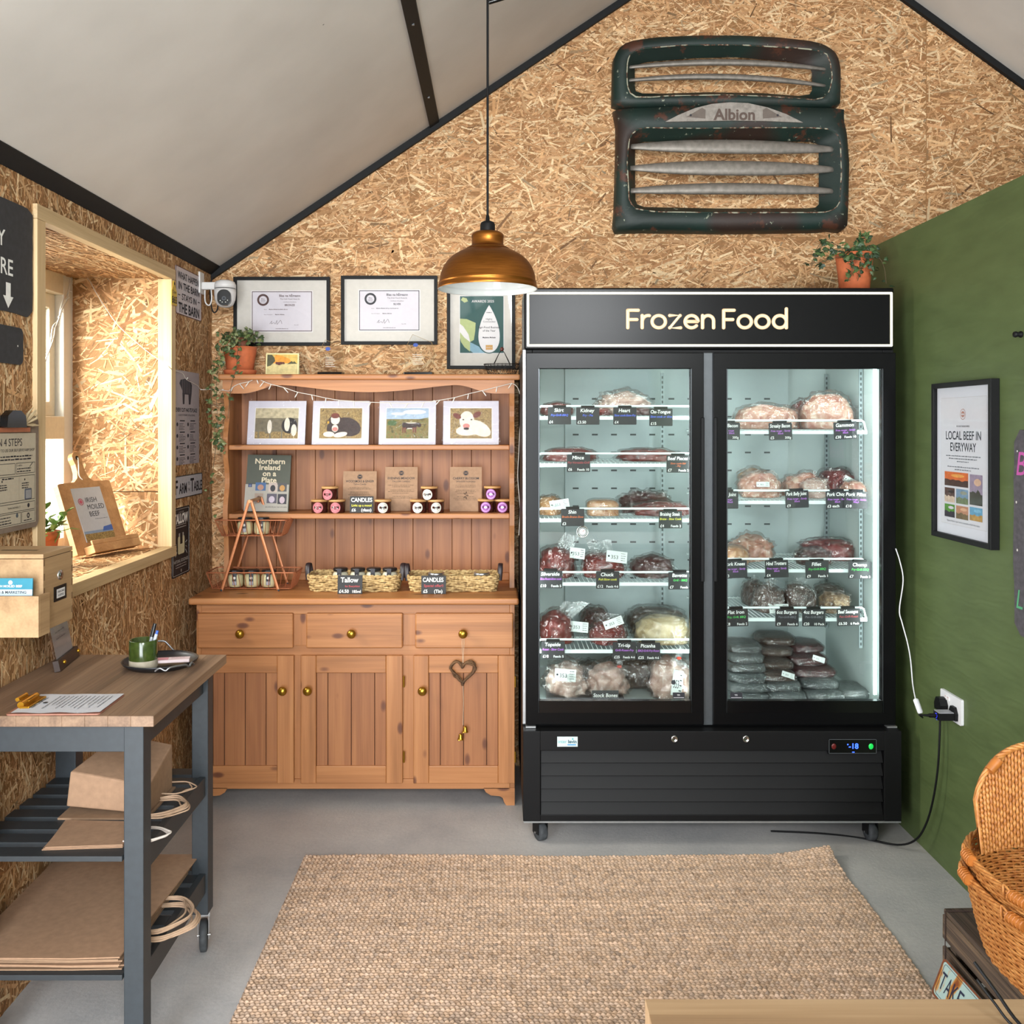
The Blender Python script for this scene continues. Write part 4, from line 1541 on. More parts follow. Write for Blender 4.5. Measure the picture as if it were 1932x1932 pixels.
def make_jar(mat, M, label, group):
    t = thing('tallow_jar', label, 'jar', M, group)
    mb = MB()
    mb.lathe([(0, 0), (0.027, 0), (0.032, 0.004), (0.034, 0.02), (0.033, 0.048), (0.028, 0.058), (0.026, 0.060), (0.026, 0.062)], M_ACRYLIC, 24)
    build('glass', mb, t)
    mb = MB()
    mb.lathe([(0, 0.002), (0.026, 0.002), (0.031, 0.006), (0.0328, 0.02), (0.0318, 0.046), (0.026, 0.055), (0, 0.055)], mat, 24)
    build('contents', mb, t)
    mb = MB()
    mb.lathe([(0.0, 0.060), (0.030, 0.060), (0.0305, 0.069), (0.028, 0.0715), (0, 0.0715)], M_JARLID, 24)
    build('lid', mb, t)
    mb = MB()
    # label strip running from lid down the front
    def strip(x0, x1, z0, z1, k, mt):
        vs = []
        for zz in (z0, z1):
            for x in (x0, (x0 + x1) / 2, x1):
                a = x / 0.034
                vs.append((k * 0.0345 * math.sin(a), -k * 0.0345 * math.cos(a), zz))
        mb.add(vs, [(0, 1, 4, 3), (1, 2, 5, 4)], mt)
    strip(-0.009, 0.009, 0.012, 0.0545, 1.0, M_JARLAB)
    strip(-0.0075, 0.0075, 0.013, 0.028, 1.02, plain('8d8a92', 0.5))
    mb.box(-0.009, 0.009, -0.0345, -0.0295, 0.0545, 0.0725, M_JARLAB)
    mb.M = FR((0, -0.0352, 0.042), (1, 0, 0), (0, 0, 1))
    mb.disc(0, 0, 0.0055, 0, plain('c9c6c0', 0.5))
    build('label_sticker', mb, t)
    return t


# copper two-tier wire stand
st_x, st_y = -1.025, 3.99
t = thing('copper_stand', 'copper two-tier wire basket stand with strap legs on the left of the worktop', 'stand', T(st_x, st_y, ZW))


def wire_tray(z0, z1, wx0, wx1, wy0, wy1):
    """Rectangular flared wire tray."""
    mb = MB()
    def loop(w, d, z, r):
        mb.tube([(x, y, z) for x, y in rrect(-w, w, -d, d, 0.015, 4)], r, M_COPPER, 5, closed=True)
    loop(wx1, wy1, z1, 0.0028)
    loop(wx0, wy0, z0, 0.0016)
    n = 14
    for k in range(n + 1):
        f = -1 + 2 * k / n
        for s in (-1, 1):
            mb.tube([(f * wx1 * 0.98, s * wy1, z1), (f * wx0 * 0.98, s * wy0, z0)], 0.0013, M_COPPER, 4)
        mb.tube([(f * wx0 * 0.98, -wy0, z0), (f * wx0 * 0.98, wy0, z0)], 0.001, M_COPPER, 4)
    for k in range(9):
        f = -1 + 2 * k / 8
        for s in (-1, 1):
            mb.tube([(s * wx1, f * wy1 * 0.97, z1), (s * wx0, f * wy0 * 0.97, z0)], 0.0013, M_COPPER, 4)
        mb.tube([(-wx0, f * wy0 * 0.97, z0), (wx0, f * wy0 * 0.97, z0)], 0.0009, M_COPPER, 4)
    return mb


build('lower_tray', wire_tray(0.006, 0.075, 0.165, 0.185, 0.055, 0.075), t)
build('upper_tray', wire_tray(0.225, 0.292, 0.125, 0.150, 0.052, 0.072), t)
M_STRAP = plain('b9764d', 0.4, 0.3, name='copper_strap')
for s in (-1, 1):
    for sx in (-1, 1):
        mb = MB()
        yb = s * 0.083
        mb.tube([(sx * 0.118, yb, 0.0), (sx * 0.004, yb, 0.375)], 0.0022, M_STRAP, 8, flat=2.9)
        build('leg', mb, t)
        mb = MB()
        mb.blob((sx * 0.118, yb, 0.004), (0.006, 0.006, 0.006), M_RUBBER, 0, lvl=1, flat=False)
        build('foot', mb, t)
mb = MB()
mb.tube([(0, -0.09, 0.372), (0, 0.09, 0.372)], 0.007, M_MANGO, 10)
build('handle', mb, t)
up = [(460, -0.005), (491.5, 0.0)]
jar0 = None
gj = 'tallow jars in the copper stand'
for px_, lab, zz, yy in ((460, 'tallow jar with black label in the upper copper tray, left of two', 0.227, 3.975), (492, 'tallow jar with black label in the upper copper tray, right of two', 0.227, 3.975),
                         (442, 'tallow jar with black label in the lower copper tray, left of three', 0.008, 3.965), (473.5, 'tallow jar with black label in the lower copper tray, middle of three', 0.008, 3.965), (505.5, 'tallow jar with black label in the lower copper tray, right of three', 0.008, 3.965)):
    M = T((px_ - CX) * (yy - 0.02) / F, yy, ZW + zz + 0.0005, 0.12)
    if jar0 is None:
        jar0 = make_jar(M_TALLOW2, M, lab, gj)
    else:
        dup(jar0, M, lab, gj)

# seagrass baskets
m, nt, b = newmat('seagrass')
v = objcoord(nt, (1, 1, 1), rand=False)
n1 = N(nt, 'ShaderNodeTexNoise', i_Scale=90.0, i_Detail=3.0)
L(nt, v, n1.inputs['Vector'])
r = ramp(nt, [(0.3, '6e5433'), (0.5, 'b39563'), (0.7, 'cdb483')], n1.outputs[0])
L(nt, r.outputs[0], b.inputs['Base Color'])
b.inputs['Roughness'].default_value = 0.8
M_SEA = m
M_LEATHER = plain('2a2023', 0.45, name='dark_leather')


def rr_path(w, d, r, n):
    """n points evenly round a rounded rectangle."""
    pts = rrect(-w, w, -d, d, r, 6)
    pts.append(pts[0])
    seg = [math.dist(pts[i], pts[i + 1]) for i in range(len(pts) - 1)]
    tot = sum(seg)
    out, i, acc = [], 0, 0.0
    for k in range(n):
        s = tot * k / n
        while acc + seg[i] < s:
            acc += seg[i]
            i += 1
        f = (s - acc) / seg[i]
        out.append((pts[i][0] + (pts[i + 1][0] - pts[i][0]) * f, pts[i][1] + (pts[i + 1][1] - pts[i][1]) * f))
    return out, tot


def sea_basket(x, y, w, d, h, label, rz):
    t = thing('seagrass_basket', label, 'basket', T(x, y, ZW, rz), 'seagrass baskets on the worktop')
    mb = MB()
    rows = 8
    for k in range(rows):
        g = 0.93 + 0.07 * k / rows
        path, tot = rr_path(w * g, d * g, 0.025, 168)
        z = 0.005 + (h - 0.009) * k / (rows - 1)
        amp = 0.0022
        pts = []
        for i, (a, c) in enumerate(path):
            ph = PI * i / 3.5 + (k % 2) * PI
            q = 1 + 0.018 * math.sin(ph)
            pts.append((a * q, c * q, z + amp * math.cos(ph * 0.5 + k)))
        mb.tube(pts, [0.0046 * (0.82 + 0.3 * abs(math.sin(PI * i / 3.5))) for i in range(len(pts))], M_SEA, 6, closed=True)
    path, _ = rr_path(w, d, 0.025, 168)
    for q in (0, 1):
        mb.tube([(a, c + 0, h + 0.004 * math.sin(2 * PI * i / 8 + q * PI)) for i, (a, c) in enumerate(path)], 0.005, M_SEA, 6, closed=True)
    mb.prism(rrect(-w * 0.92, w * 0.92, -d * 0.92, d * 0.92, 0.02), 0.001, 0.006, M_SEA)
    build('weave', mb, t)
    for s in (-1, 1):
        mb = MB()
        arc = smooth_path([(s * w * 1.02, -0.032, h - 0.02), (s * w * 1.04, -0.03, h + 0.018), (s * (w + 0.008), -0.018, h + 0.042), (s * (w + 0.010), 0.018, h + 0.042), (s * w * 1.04, 0.03, h + 0.018), (s * w * 1.02, 0.032, h - 0.02)], 5)
        mb.tube(arc, 0.0025, M_LEATHER, 8, flat=4.0)
        build('handle', mb, t)
    return t


bLx, bLy = (671 - CX) * 3.955 / F, 3.965
sea_basket(bLx, bLy, 0.190, 0.078, 0.062, 'seagrass basket holding tallow jars, left of the pair on the worktop', -0.02)
gt = 'tallow jars in the seagrass basket'
for px_, lab in ((641, 'tallow jar in the seagrass basket, leftmost of four behind the Tallow sign'), (674, 'tallow jar in the seagrass basket, second from the left of four'), (704, 'tallow jar in the seagrass basket, third from the left of four'), (734.5, 'tallow jar in the seagrass basket, rightmost of four')):
    yy = 3.955
    M = T((px_ - CX) * (yy - 0.02) / F, yy, ZW + 0.0185, 0.0)
    if px_ == 641:
        jar1 = make_jar(M_TALLOW, M, lab, gt)
    else:
        dup(jar1, M, lab, gt)
bRx, bRy = (856 - CX) * 3.955 / F, 3.965
sea_basket(bRx, bRy, 0.187, 0.080, 0.060, 'seagrass basket holding two tins, right of the pair on the worktop', 0.02)
M_TIN = plain('b9bcc0', 0.3, 0.9, name='tin_plate')
for px_, lab in ((823, 'round candle tin in the right seagrass basket, behind the chalk sign'), (909, 'round candle tin in the right seagrass basket, at its right end')):
    M = T((px_ - CX) * 3.96 / F, 3.965, ZW + 0.0075)
    if px_ == 823:
        tin = thing('candle_tin', lab, 'tin', M, 'candle tins')
        mb = MB()
        mb.lathe([(0, 0), (0.031, 0), (0.032, 0.002), (0.032, 0.045), (0, 0.045)], M_TIN, 26)
        build('body', mb, tin)
        mb = MB()
        mb.lathe([(0, 0.0455), (0.034, 0.0455), (0.034, 0.060), (0.0325, 0.062), (0, 0.062)], M_TIN, 26)
        build('lid', mb, tin)
        mb = MB()
        mb.disc(0, 0, 0.026, 0.0625, plain('c9b070', 0.5))
        build('label_sticker', mb, tin)
    else:
        dup(tin, M, lab)
# ================================================================ display freezer
FX0, FX1 = 0.09, 1.458
fz = thing('display_freezer', 'tall black two-door glass display freezer with a lit Frozen Food sign', 'freezer', T(0, 0, 0))
M_FBLK = plain('0c0c0d', 0.25, grain=0.03, spec=0.15, name='black_freezer_enamel')
M_FMATT = plain('111112', 0.5, grain=0.03, spec=0.18, name='black_freezer_matt')
m, nt, b = newmat('freezer_liner')
b.inputs['Base Color'].default_value = (*lin('b2bdbb'), 1)
b.inputs['Roughness'].default_value = 0.45
v = objcoord(nt, rand=False)
n1 = N(nt, 'ShaderNodeTexNoise', i_Scale=30.0)
L(nt, v, n1.inputs['Vector'])
bump(nt, b, n1.outputs[0], 0.05, 0.001)
M_LINER = m
M_LINER2 = plain('9ba7a7', 0.45, grain=0.02, name='freezer_duct_panel')
FY = 3.49     # front of the cabinet carcass
BY = 4.20
IX0, IX1, IZ0, IZ1, IYB = 0.13, 1.415, 0.475, 1.775, 4.09
# outer shell, hollow
mb = MB()
mb.box(FX0, IX0 - 0.004, FY, BY, 0.10, 1.80, M_FMATT)
mb.box(IX1 + 0.004, FX1, FY, BY, 0.10, 1.80, M_FMATT)
mb.box(IX0 - 0.004, IX1 + 0.004, IYB + 0.004, BY, 0.10, 1.80, M_FMATT)
mb.box(IX0 - 0.004, IX1 + 0.004, FY, IYB + 0.004, 0.10, IZ0 - 0.004, M_FMATT)
mb.box(IX0 - 0.004, IX1 + 0.004, FY, IYB + 0.004, IZ1 + 0.004, 1.80, M_FMATT)
mb.box(FX0, FX0 + 0.012, FY - 0.004, FY + 0.02, 0.42, 1.80, plain('c2c4c6', 0.3, 0.7, name='pale_edge_strip'))
build('cabinet', mb, fz, bevel=0.002)
mb = MB()
t_ = 0.004
mb.box(IX0 - t_, IX0, FY + 0.01, IYB, IZ0, IZ1, M_LINER)
mb.box(IX1, IX1 + t_, FY + 0.01, IYB, IZ0, IZ1, M_LINER)
mb.box(IX0, IX1, IYB, IYB + t_, IZ0, IZ1, M_LINER)
mb.box(IX0, IX1, FY + 0.01, IYB, IZ0 - t_, IZ0, M_LINER)
mb.box(IX0, IX1, FY + 0.01, IYB, IZ1, IZ1 + t_, M_LINER)
build('liner', mb, fz)
# duct panel at the back with rows of air slots
DX_0, DX_1, DY_ = 0.285, 1.235, 4.03
mb = MB()
mb.box(DX_0, DX_1, DY_, IYB, IZ0, IZ1, M_LINER2)
slot = plain('2e3638', 0.6, name='air_slot')
for k in range(11):
    z = W(0, 752.5 + 33.75 * k, DY_).z
    if z < 0.62:
        continue
    for i in range(12):
        x = (1095 - CX) * DY_ / F + i * 0.0815 - 0.02
        if DX_0 + 0.02 < x < DX_1 - 0.02:
            mb.box(x - 0.0125, x + 0.0125, DY_ - 0.001, DY_ + 0.002, z - 0.0035, z + 0.0035, slot)
build('duct_panel', mb, fz)
# perforated shelf uprights
for x, y in ((0.685, 3.95), (0.84, 4.02), (1.402, 3.66), (1.398, 4.03), (0.150, 4.05)):
    mb = MB()
    mb.box(x - 0.007, x + 0.007, y - 0.002, y + 0.004, 0.66, 1.74, plain('7f8a8b', 0.4, 0.3, name='shelf_upright'))
    for k in range(52):
        mb.box(x - 0.003, x + 0.003, y - 0.003, y, 0.67 + k * 0.0205, 0.681 + k * 0.0205, slot)
    build('shelf_upright', mb, fz)
# LED strips
M_LED = plain('dff4f3', 0.3, emit=6.0, grain=0.0, name='led_strip_light')
for x0, x1, y in ((0.7285, 0.7395, 3.535), (0.787, 0.798, 3.535), (1.396, 1.407, 3.515), (0.136, 0.144, 3.515)):
    mb = MB()
    mb.box(x0, x1, y, y + 0.008, 0.52, 1.73, M_LED)
    build('led_strip', mb, fz)
for x in (0.43, 1.1):
    d = bpy.data.lights.new('freezer_light', 'AREA')
    d.shape = 'RECTANGLE'
    d.size, d.size_y = 0.5, 0.06
    d.energy = 1.5
    d.color = (0.90, 1.0, 0.99)
    o = bpy.data.objects.new('freezer_light', d)
    COL.objects.link(o)
    o.parent = fz
    o.location = (x, 3.56, IZ1 - 0.006)
    o.rotation_euler = (0.18, 0, 0)
for x, yy, ax in ((0.735, 3.545, 1), (0.792, 3.545, -1), (1.400, 3.53, 1), (0.142, 3.53, -1)):
    d = bpy.data.lights.new('freezer_tube', 'AREA')
    d.shape = 'RECTANGLE'
    d.size, d.size_y = 0.02, 1.2
    d.energy = 2.0
    d.color = (0.90, 1.0, 0.99)
    o = bpy.data.objects.new('freezer_tube', d)
    COL.objects.link(o)
    o.parent = fz
    v = Vector((-ax * 0.75, 0.8, 0)).normalized()
    o.matrix_local = FR((x, yy, 1.125), Vector((0, 0, 1)).cross(-v), (0, 0, 1))
# plinth with louvres
mb = MB()
PY = 3.42
mb.box(FX0, FX0 + 0.062, PY, 3.55, 0.09, 0.415, M_FMATT)
mb.box(FX1 - 0.062, FX1, PY, 3.55, 0.09, 0.415, M_FMATT)
mb.box(FX0 + 0.062, FX1 - 0.062, PY, 3.55, 0.345, 0.415, M_FMATT)
mb.box(FX0 + 0.062, FX1 - 0.062, PY + 0.03, 3.55, 0.09, 0.345, M_BLACK)
for k in range(5):
    z = 0.345 - 0.047 * k
    mb.M = Matrix()
    mb.add([(FX0 + 0.064, PY + 0.004, z - 0.046), (FX1 - 0.064, PY + 0.004, z - 0.046), (FX1 - 0.064, PY + 0.024, z - 0.001), (FX0 + 0.064, PY + 0.024, z - 0.001),
            (FX0 + 0.064, PY + 0.010, z - 0.047), (FX1 - 0.064, PY + 0.010, z - 0.047), (FX1 - 0.064, PY + 0.029, z - 0.001), (FX0 + 0.064, PY + 0.029, z - 0.001)],
           [(0, 1, 2, 3), (4, 7, 6, 5), (0, 4, 5, 1), (3, 2, 6, 7), (0, 3, 7, 4), (1, 5, 6, 2)], M_FMATT)
mb.box(FX0 + 0.062, FX1 - 0.062, PY + 0.002, 3.55, 0.09, 0.112, M_FMATT)
build('plinth', mb, fz, bevel=0.0015)
mb = MB()
mb.box(FX0 + 0.002, FX1 - 0.002, PY - 0.001, 4.15, 0.084, 0.0895, plain('9fa2a3', 0.4, 0.6, name='galvanised_base'))
build('base_plate', mb, fz)
# maker's badge
mb = MB(FR(((1070.5 - CX) * PY / F, PY - 0.0005, W(0, 1399, PY).z), (1, 0, 0), (0, 0, 1)))
mb.box(-0.037, 0.037, -0.018, 0.018, 0, 0.002, plain('c6d1d2', 0.3, name='badge_face'))
teal = plain('3aa6a8', 0.5)
mb.text('inter', -0.033, -0.005, 0.017, teal, 0.0025, 'l', fit=0.030)
mb.text('levin', 0.033, -0.005, 0.017, plain('2a5a66', 0.5), 0.0025, 'r', fit=0.034, bold=0.03)
mb.rect(0.0, 0.031, -0.013, -0.009, 0.0025, plain('3a8fc6', 0.5))
mb.disc(0.019, 0.010, 0.003, 0.0025, teal)
build('badge', mb, fz)
for px_ in (1272.5, 1407.5):
    mb = MB(FR(((px_ - CX) * PY / F, PY, W(0, 1394, PY).z), (1, 0, 0), (0, 0, 1)))
    mb.lathe([(0.0125, 0), (0.0125, 0.003), (0.009, 0.005), (0.0085, 0.0035), (0, 0.0035)], M_CHROME, 20)
    mb.rect(-0.001, 0.001, -0.004, 0.004, 0.004, M_BLACK)
    build('lock', mb, fz)
# temperature controller
cx0, cx1, cz0, cz1 = (1563 - CX) * PY / F, (1653 - CX) * PY / F, W(0, 1421, PY).z, W(0, 1394, PY).z
mb = MB(FR(((cx0 + cx1) / 2, PY - 0.001, (cz0 + cz1) / 2), (1, 0, 0), (0, 0, 1)))
w, h = cx1 - cx0, cz1 - cz0
mb.box(-w / 2, w / 2, -h / 2, h / 2, 0, 0.003, M_BLACKGLOSS)
gr = plain('4b4f52', 0.4)
for a in ((-w / 2, w / 2, -h / 2, -h / 2 + 0.002), (-w / 2, w / 2, h / 2 - 0.002, h / 2), (-w / 2, -w / 2 + 0.002, -h / 2, h / 2), (w / 2 - 0.002, w / 2, -h / 2, h / 2)):
    mb.rect(*a, 0.0035, gr)
blue = plain('2a4cff', 0.4, emit=6.0, grain=0, name='blue_display')
mb.text('-18', 0.003, -0.008, 0.027, blue, 0.004, bold=0.02)
mb.disc(-0.018, 0.007, 0.0025, 0.004, blue)
mb.rect(-0.002, 0.006, -0.022, -0.019, 0.004, blue)
build('controller', mb, fz)
mb = MB(FR(((cx0 + cx1) / 2, PY - 0.0045, (cz0 + cz1) / 2), (1, 0, 0), (0, 0, 1)))
mb.blob((0.066, 0.0, 0), (0.009, 0.011, 0.002), plain('0f9a3c', 0.4, emit=1.8, grain=0.2, name='green_switch'), 0, lvl=2, flat=False)
build('switch', mb, fz)
mb = MB(FR(((cx0 + cx1) / 2, PY - 0.0045, (cz0 + cz1) / 2), (1, 0, 0), (0, 0, 1)))
mb.blob((-0.068, 0.0, 0), (0.009, 0.011, 0.002), plain('5c1412', 0.4, name='red_switch'), 0, lvl=2, flat=False)
build('switch', mb, fz)
# header with the lit sign
HZ0, HZ1 = W(0, 660, FY).z, W(0, 544, FY).z
HX0, HX1 = (989 - CX) * 3.47 / F, (1688 - CX) * 3.47 / F
mb = MB()
mb.box(HX0, HX1, 3.475, 3.80, HZ0, HZ1, M_FBLK)
build('header', mb, fz, bevel=0.006)
mb = MB()
gx0, gx1, gz0, gz1 = (994 - CX) * 3.472 / F, (1684 - CX) * 3.472 / F, W(0, 654, 3.472).z, W(0, 551, 3.472).z
mb.M = FR((0, 3.4745, 0), (1, 0, 0), (0, 0, 1))
o = rrect(gx0, gx1, gz0, gz1, 0.004, 3)
i = rrect(gx0 + 0.0085, gx1 - 0.0085, gz0 + 0.0085, gz1 - 0.0085, 0.002, 3)
mb.ring(o, i, 0, 0.004, plain('ece6cb', 0.4, emit=0.34, grain=0.0, name='lit_sign_edge'))
build('lit_border', mb, fz)
mb = MB(FR((0, 3.4742, 0), (1, 0, 0), (0, 0, 1)))
M_LET = plain('e6c8a2', 0.5, emit=0.36, grain=0.0, name='lit_letters')


def stroke_text(mb, s, x0, zb, H, r, mat):
    """Rounded monoline lettering; x0 left edge, zb baseline, H capital height."""
    xh = H * 0.70
    ro = xh / 2

    def arc(cx, cy, a0, a1, rx, ry, n=18):
        return [(cx + rx * math.cos(math.radians(a0 + (a1 - a0) * k / n)), cy + ry * math.sin(math.radians(a0 + (a1 - a0) * k / n))) for k in range(n + 1)]
    x = x0
    z = 0.0
    for ch in s:
        segs, adv = [], 0
        if ch == 'F':
            segs = [[(0, 0), (0, H)], [(0, H), (H * 0.58, H)], [(0, H * 0.47), (H * 0.5, H * 0.47)]]
            adv = H * 0.80
        elif ch == 'r':
            segs = [[(0, 0), (0, xh)], [(0, xh * 0.5)] + arc(xh * 0.48, xh * 0.48, 180, 80, xh * 0.48, xh * 0.52)]
            adv = H * 0.55
        elif ch == 'o':
            segs = [arc(ro * 1.06, ro, 0, 360, ro * 1.06, ro, 28)]
            adv = xh * 1.06 + H * 0.24
        elif ch == 'z':
            segs = [[(0, xh), (xh * 0.82, xh), (0, 0), (xh * 0.86, 0)]]
            adv = xh * 0.86 + H * 0.25
        elif ch == 'e':
            segs = [[(0.02 * xh, ro * 1.02), (ro * 2.05, ro * 1.02)] + arc(ro * 1.03, ro, 0, 318, ro * 1.03, ro, 26)]
            adv = xh * 1.03 + H * 0.25
        elif ch == 'n':
            segs = [[(0, 0), (0, xh)], [(0, xh * 0.5)] + arc(xh * 0.44, xh * 0.55, 180, 0, xh * 0.44, xh * 0.45) + [(xh * 0.88, 0)]]
            adv = xh * 0.88 + H * 0.22
        elif ch == 'd':
            segs = [arc(ro * 1.03, ro, 0, 360, ro * 1.03, ro, 28), [(ro * 2.06, 0), (ro * 2.06, H * 1.08)]]
            adv = xh * 1.06 + H * 0.2
        elif ch == ' ':
            adv = H * 0.34
        for sg in segs:
            # flat ribbon with round ends
            P = [Vector((x + a, zb + b, 0)) for a, b in sg]
            P3 = [(p.x, p.y, 0.003) for p in P]
            n = 7
            mb.tube(P3, r, mat, 8, flat=None)
            for e in (P3[0], P3[-1]) + tuple(P3[1:-1] if len(P3) <= 5 else ()):
                mb.blob(e, (r, r, r), mat, 0, lvl=2, flat=False)
        x += adv
    return x


Hc = (623 - 582 - 8) * 3.472 / F
stroke_text(mb, 'Frozen Food', (1186 - CX) * 3.472 / F, W(0, 618.5, 3.472).z, Hc * 1.0, 0.0066, M_LET)
le = build('sign_lettering', mb, fz)
xs = [v.co.x for v in le.data.vertices]
tx0, tx1 = (1181 - CX) * 3.472 / F, (1487 - CX) * 3.472 / F
k = (tx1 - tx0) / (max(xs) - min(xs))
x_min = min(xs)
for v in le.data.vertices:
    v.co.x = tx0 + (v.co.x - x_min) * k
# gap bar between the doors with brackets
mb = MB()
mb.box(0.748, 0.788, 3.475, 3.53, 0.42, 1.788, plain('4f5356', 0.4, 0.4, name='grey_mullion'))
build('mullion', mb, fz, bevel=0.002)
# doors
DZ0, DZ1 = 0.425, 1.787
for k, (x0, x1, g0, g1, hx) in enumerate((((992 - CX) * 3.46 / F, (1328 - CX) * 3.46 / F, (1018.5 - CX) * 3.46 / F, (1302 - CX) * 3.46 / F, 1), ((1346 - CX) * 3.46 / F, (1690 - CX) * 3.46 / F, (1373 - CX) * 3.46 / F, (1663 - CX) * 3.46 / F, -1))):
    gz1, gz0, gzb = W(0, 696, 3.46).z, W(0, 1322, 3.46).z, W(0, 1344, 3.46).z
    d = bpy.data.objects.new('glass_door', None)
    COL.objects.link(d)
    d.parent = fz
    mb = MB(FR((0, 3.485, 0), (1, 0, 0), (0, 0, 1)))
    o = [(x0, DZ0), (x1, DZ0), (x1, DZ1), (x0, DZ1)]
    i = [(g0, gz0), (g1, gz0), (g1, gz1), (g0, gz1)]
    mb.ring(o, i, 0, 0.027, M_FBLK)
    fr = build('door_frame', mb, d, bevel=0.003)
    mb = MB()
    mb.box(g0 - 0.01, g1 + 0.01, 3.4752, 3.4772, gz0 - 0.01, gz1 + 0.01, M_DOORGLASS)
    build('pane', mb, d)
    mb = MB()
    mb.box(g0 - 0.004, g1 + 0.004, 3.455, 3.4585, gzb, gz0 + 0.001, M_BLACKGLOSS)
    ex = g0 if k == 0 else g1
    mb.box(g0 - 0.0045, g0 - 0.002, 3.455, 3.4583, gzb, gz1, plain('54595c', 0.3, 0.7, name='glass_edge_bead'))
    mb.box(g1 + 0.002, g1 + 0.0045, 3.455, 3.4583, gzb, gz1, plain('54595c', 0.3, 0.7))
    build('glass_trim', mb, d)
    mb = MB()
    xe = x1 if hx > 0 else x0
    mb.box(min(xe, xe - hx * 0.012), max(xe, xe - hx * 0.012), 3.446, 3.458, 0.95, 1.55, M_FMATT)
    build('handle', mb, d, bevel=0.003)
    mb = MB()
    hz = x0 if k == 0 else x1 - 0.034
    mb.box(hz, hz + 0.036, 3.452, 3.48, 0.4165, 0.4225, plain('b9bbbb', 0.3, 0.8, name='steel_hinge'))
    build('hinge', mb, d)
    mb = MB(FR(((1282 - CX) * 3.46 / F if k == 0 else (1391 - CX) * 3.46 / F, 3.4744, W(0, 1314.5, 3.46).z), (1, 0, 0), (0, 0, 1)))
    mb.box(-0.022, 0.022, -0.0115, 0.0115, 0, 0.0006, M_INK)
    mb.rect(-0.006, 0.004, 0.003, 0.0045, 0.001, M_PAPER)
    mb.rect(-0.005, 0.005, 0.0, 0.001, 0.001, M_PAPER)
    mb.rect(-0.019, 0.019, -0.008, -0.0065, 0.001, M_PAPER)
    build('door_sticker', mb, d)
# casters
for x, y, rz in ((0.155, 3.47, 0.5), (1.365, 3.47, 0.15), (0.155, 4.1, 0), (1.365, 4.1, 0)):
    c = bpy.data.objects.new('caster', None)
    COL.objects.link(c)
    c.parent = fz
    c.matrix_local = T(x, y, 0, rz)
    mb = MB(FR((0.0165, 0, 0.0325), (0, 1, 0), (0, 0, 1)))
    mb.lathe([(0, -0.033), (0.026, -0.033), (0.0315, -0.029), (0.0325, -0.02), (0.0325, -0.013), (0.0315, -0.004), (0.026, 0), (0, 0)], M_RUBBER, 24)
    build('wheel', mb, c)
    mb = MB()
    for s in (-1, 1):
        mb.box(s * 0.0195 - 0.0015, s * 0.0195 + 0.0015, -0.018, 0.022, 0.028, 0.072, M_BLACK)
    mb.box(-0.021, 0.021, -0.02, 0.024, 0.069, 0.074, M_BLACK)
    mb.lathe([(0.017, 0.074), (0.017, 0.084)], M_BLACK, 16)
    mb.tube([(-0.024, 0, 0.0325), (0.024, 0, 0.0325)], 0.004, M_CHROME, 8)
    build('fork', mb, c)

# wire shelves
M_WIRE = plain('d9e4e3', 0.35, grain=0.0, name='white_coated_wire')
SHL = [W(0, p, 3.58).z for p in (784, 873, 977, 1097, 1224)]
SHR = [W(0, p, 3.58).z for p in (811, 943, 1072, 1164)]


def wire_shelf(x0, x1, z):
    mb = MB()
    mb.box(x0, x1, 3.577, 3.584, z - 0.016, z - 0.003, M_WIRE)     # ticket rail
    mb.tube([(x0 + 0.005, 3.58, z), (x0 + 0.012, 3.58, z + 0.03), (x0 + 0.02, 3.58, z + 0.035), (x1 - 0.02, 3.58, z + 0.035), (x1 - 0.012, 3.58, z + 0.03), (x1 - 0.005, 3.58, z)], 0.0042, M_WIRE, 6)
    for y in (3.588, 3.80, 4.015):
        mb.tube([(x0, y, z - 0.006), (x1, y, z - 0.006)], 0.003, M_WIRE, 5)
    n = int((x1 - x0) / 0.0165)
    for k in range(n + 1):
        x = x0 + (x1 - x0) * k / n
        mb.tube([(x, 3.579, z - 0.001), (x, 4.015, z - 0.001)], 0.0016, M_WIRE, 4)
    return build('wire_shelf', mb, fz)


for z in SHL:
    wire_shelf(0.142, 0.745, z)
for z in SHR:
    wire_shelf(0.80, 1.395, z)
mb = MB(FR((W(1099, 1003, 3.62).x, 3.62, W(1099, 1003, 3.62).z), (1, 0, 0), (0, 0, 1)))
mb.lathe([(0.0, -0.02), (0.021, -0.018), (0.024, 0), (0.0215, 0.003), (0.02, 0.0005), (0, 0.0005)], M_CHROME, 22)
mb.disc(0, 0, 0.0165, 0.001, M_PAPER)
mb.annulus(0, 0, 0.0125, 0.0145, 0.0015, M_INK)
mb.tube([(0, 0, 0.002), (0.008, 0.006, 0.002)], 0.0008, plain('b3312a', 0.5), 4)
mb.tube([(0, 0.02, -0.01), (0, 0.037, -0.016)], 0.002, M_CHROME, 5)
solo('dial_thermometer', 'small round chrome dial thermometer hanging under the Shin shelf in the freezer', 'thermometer', mb, Matrix())

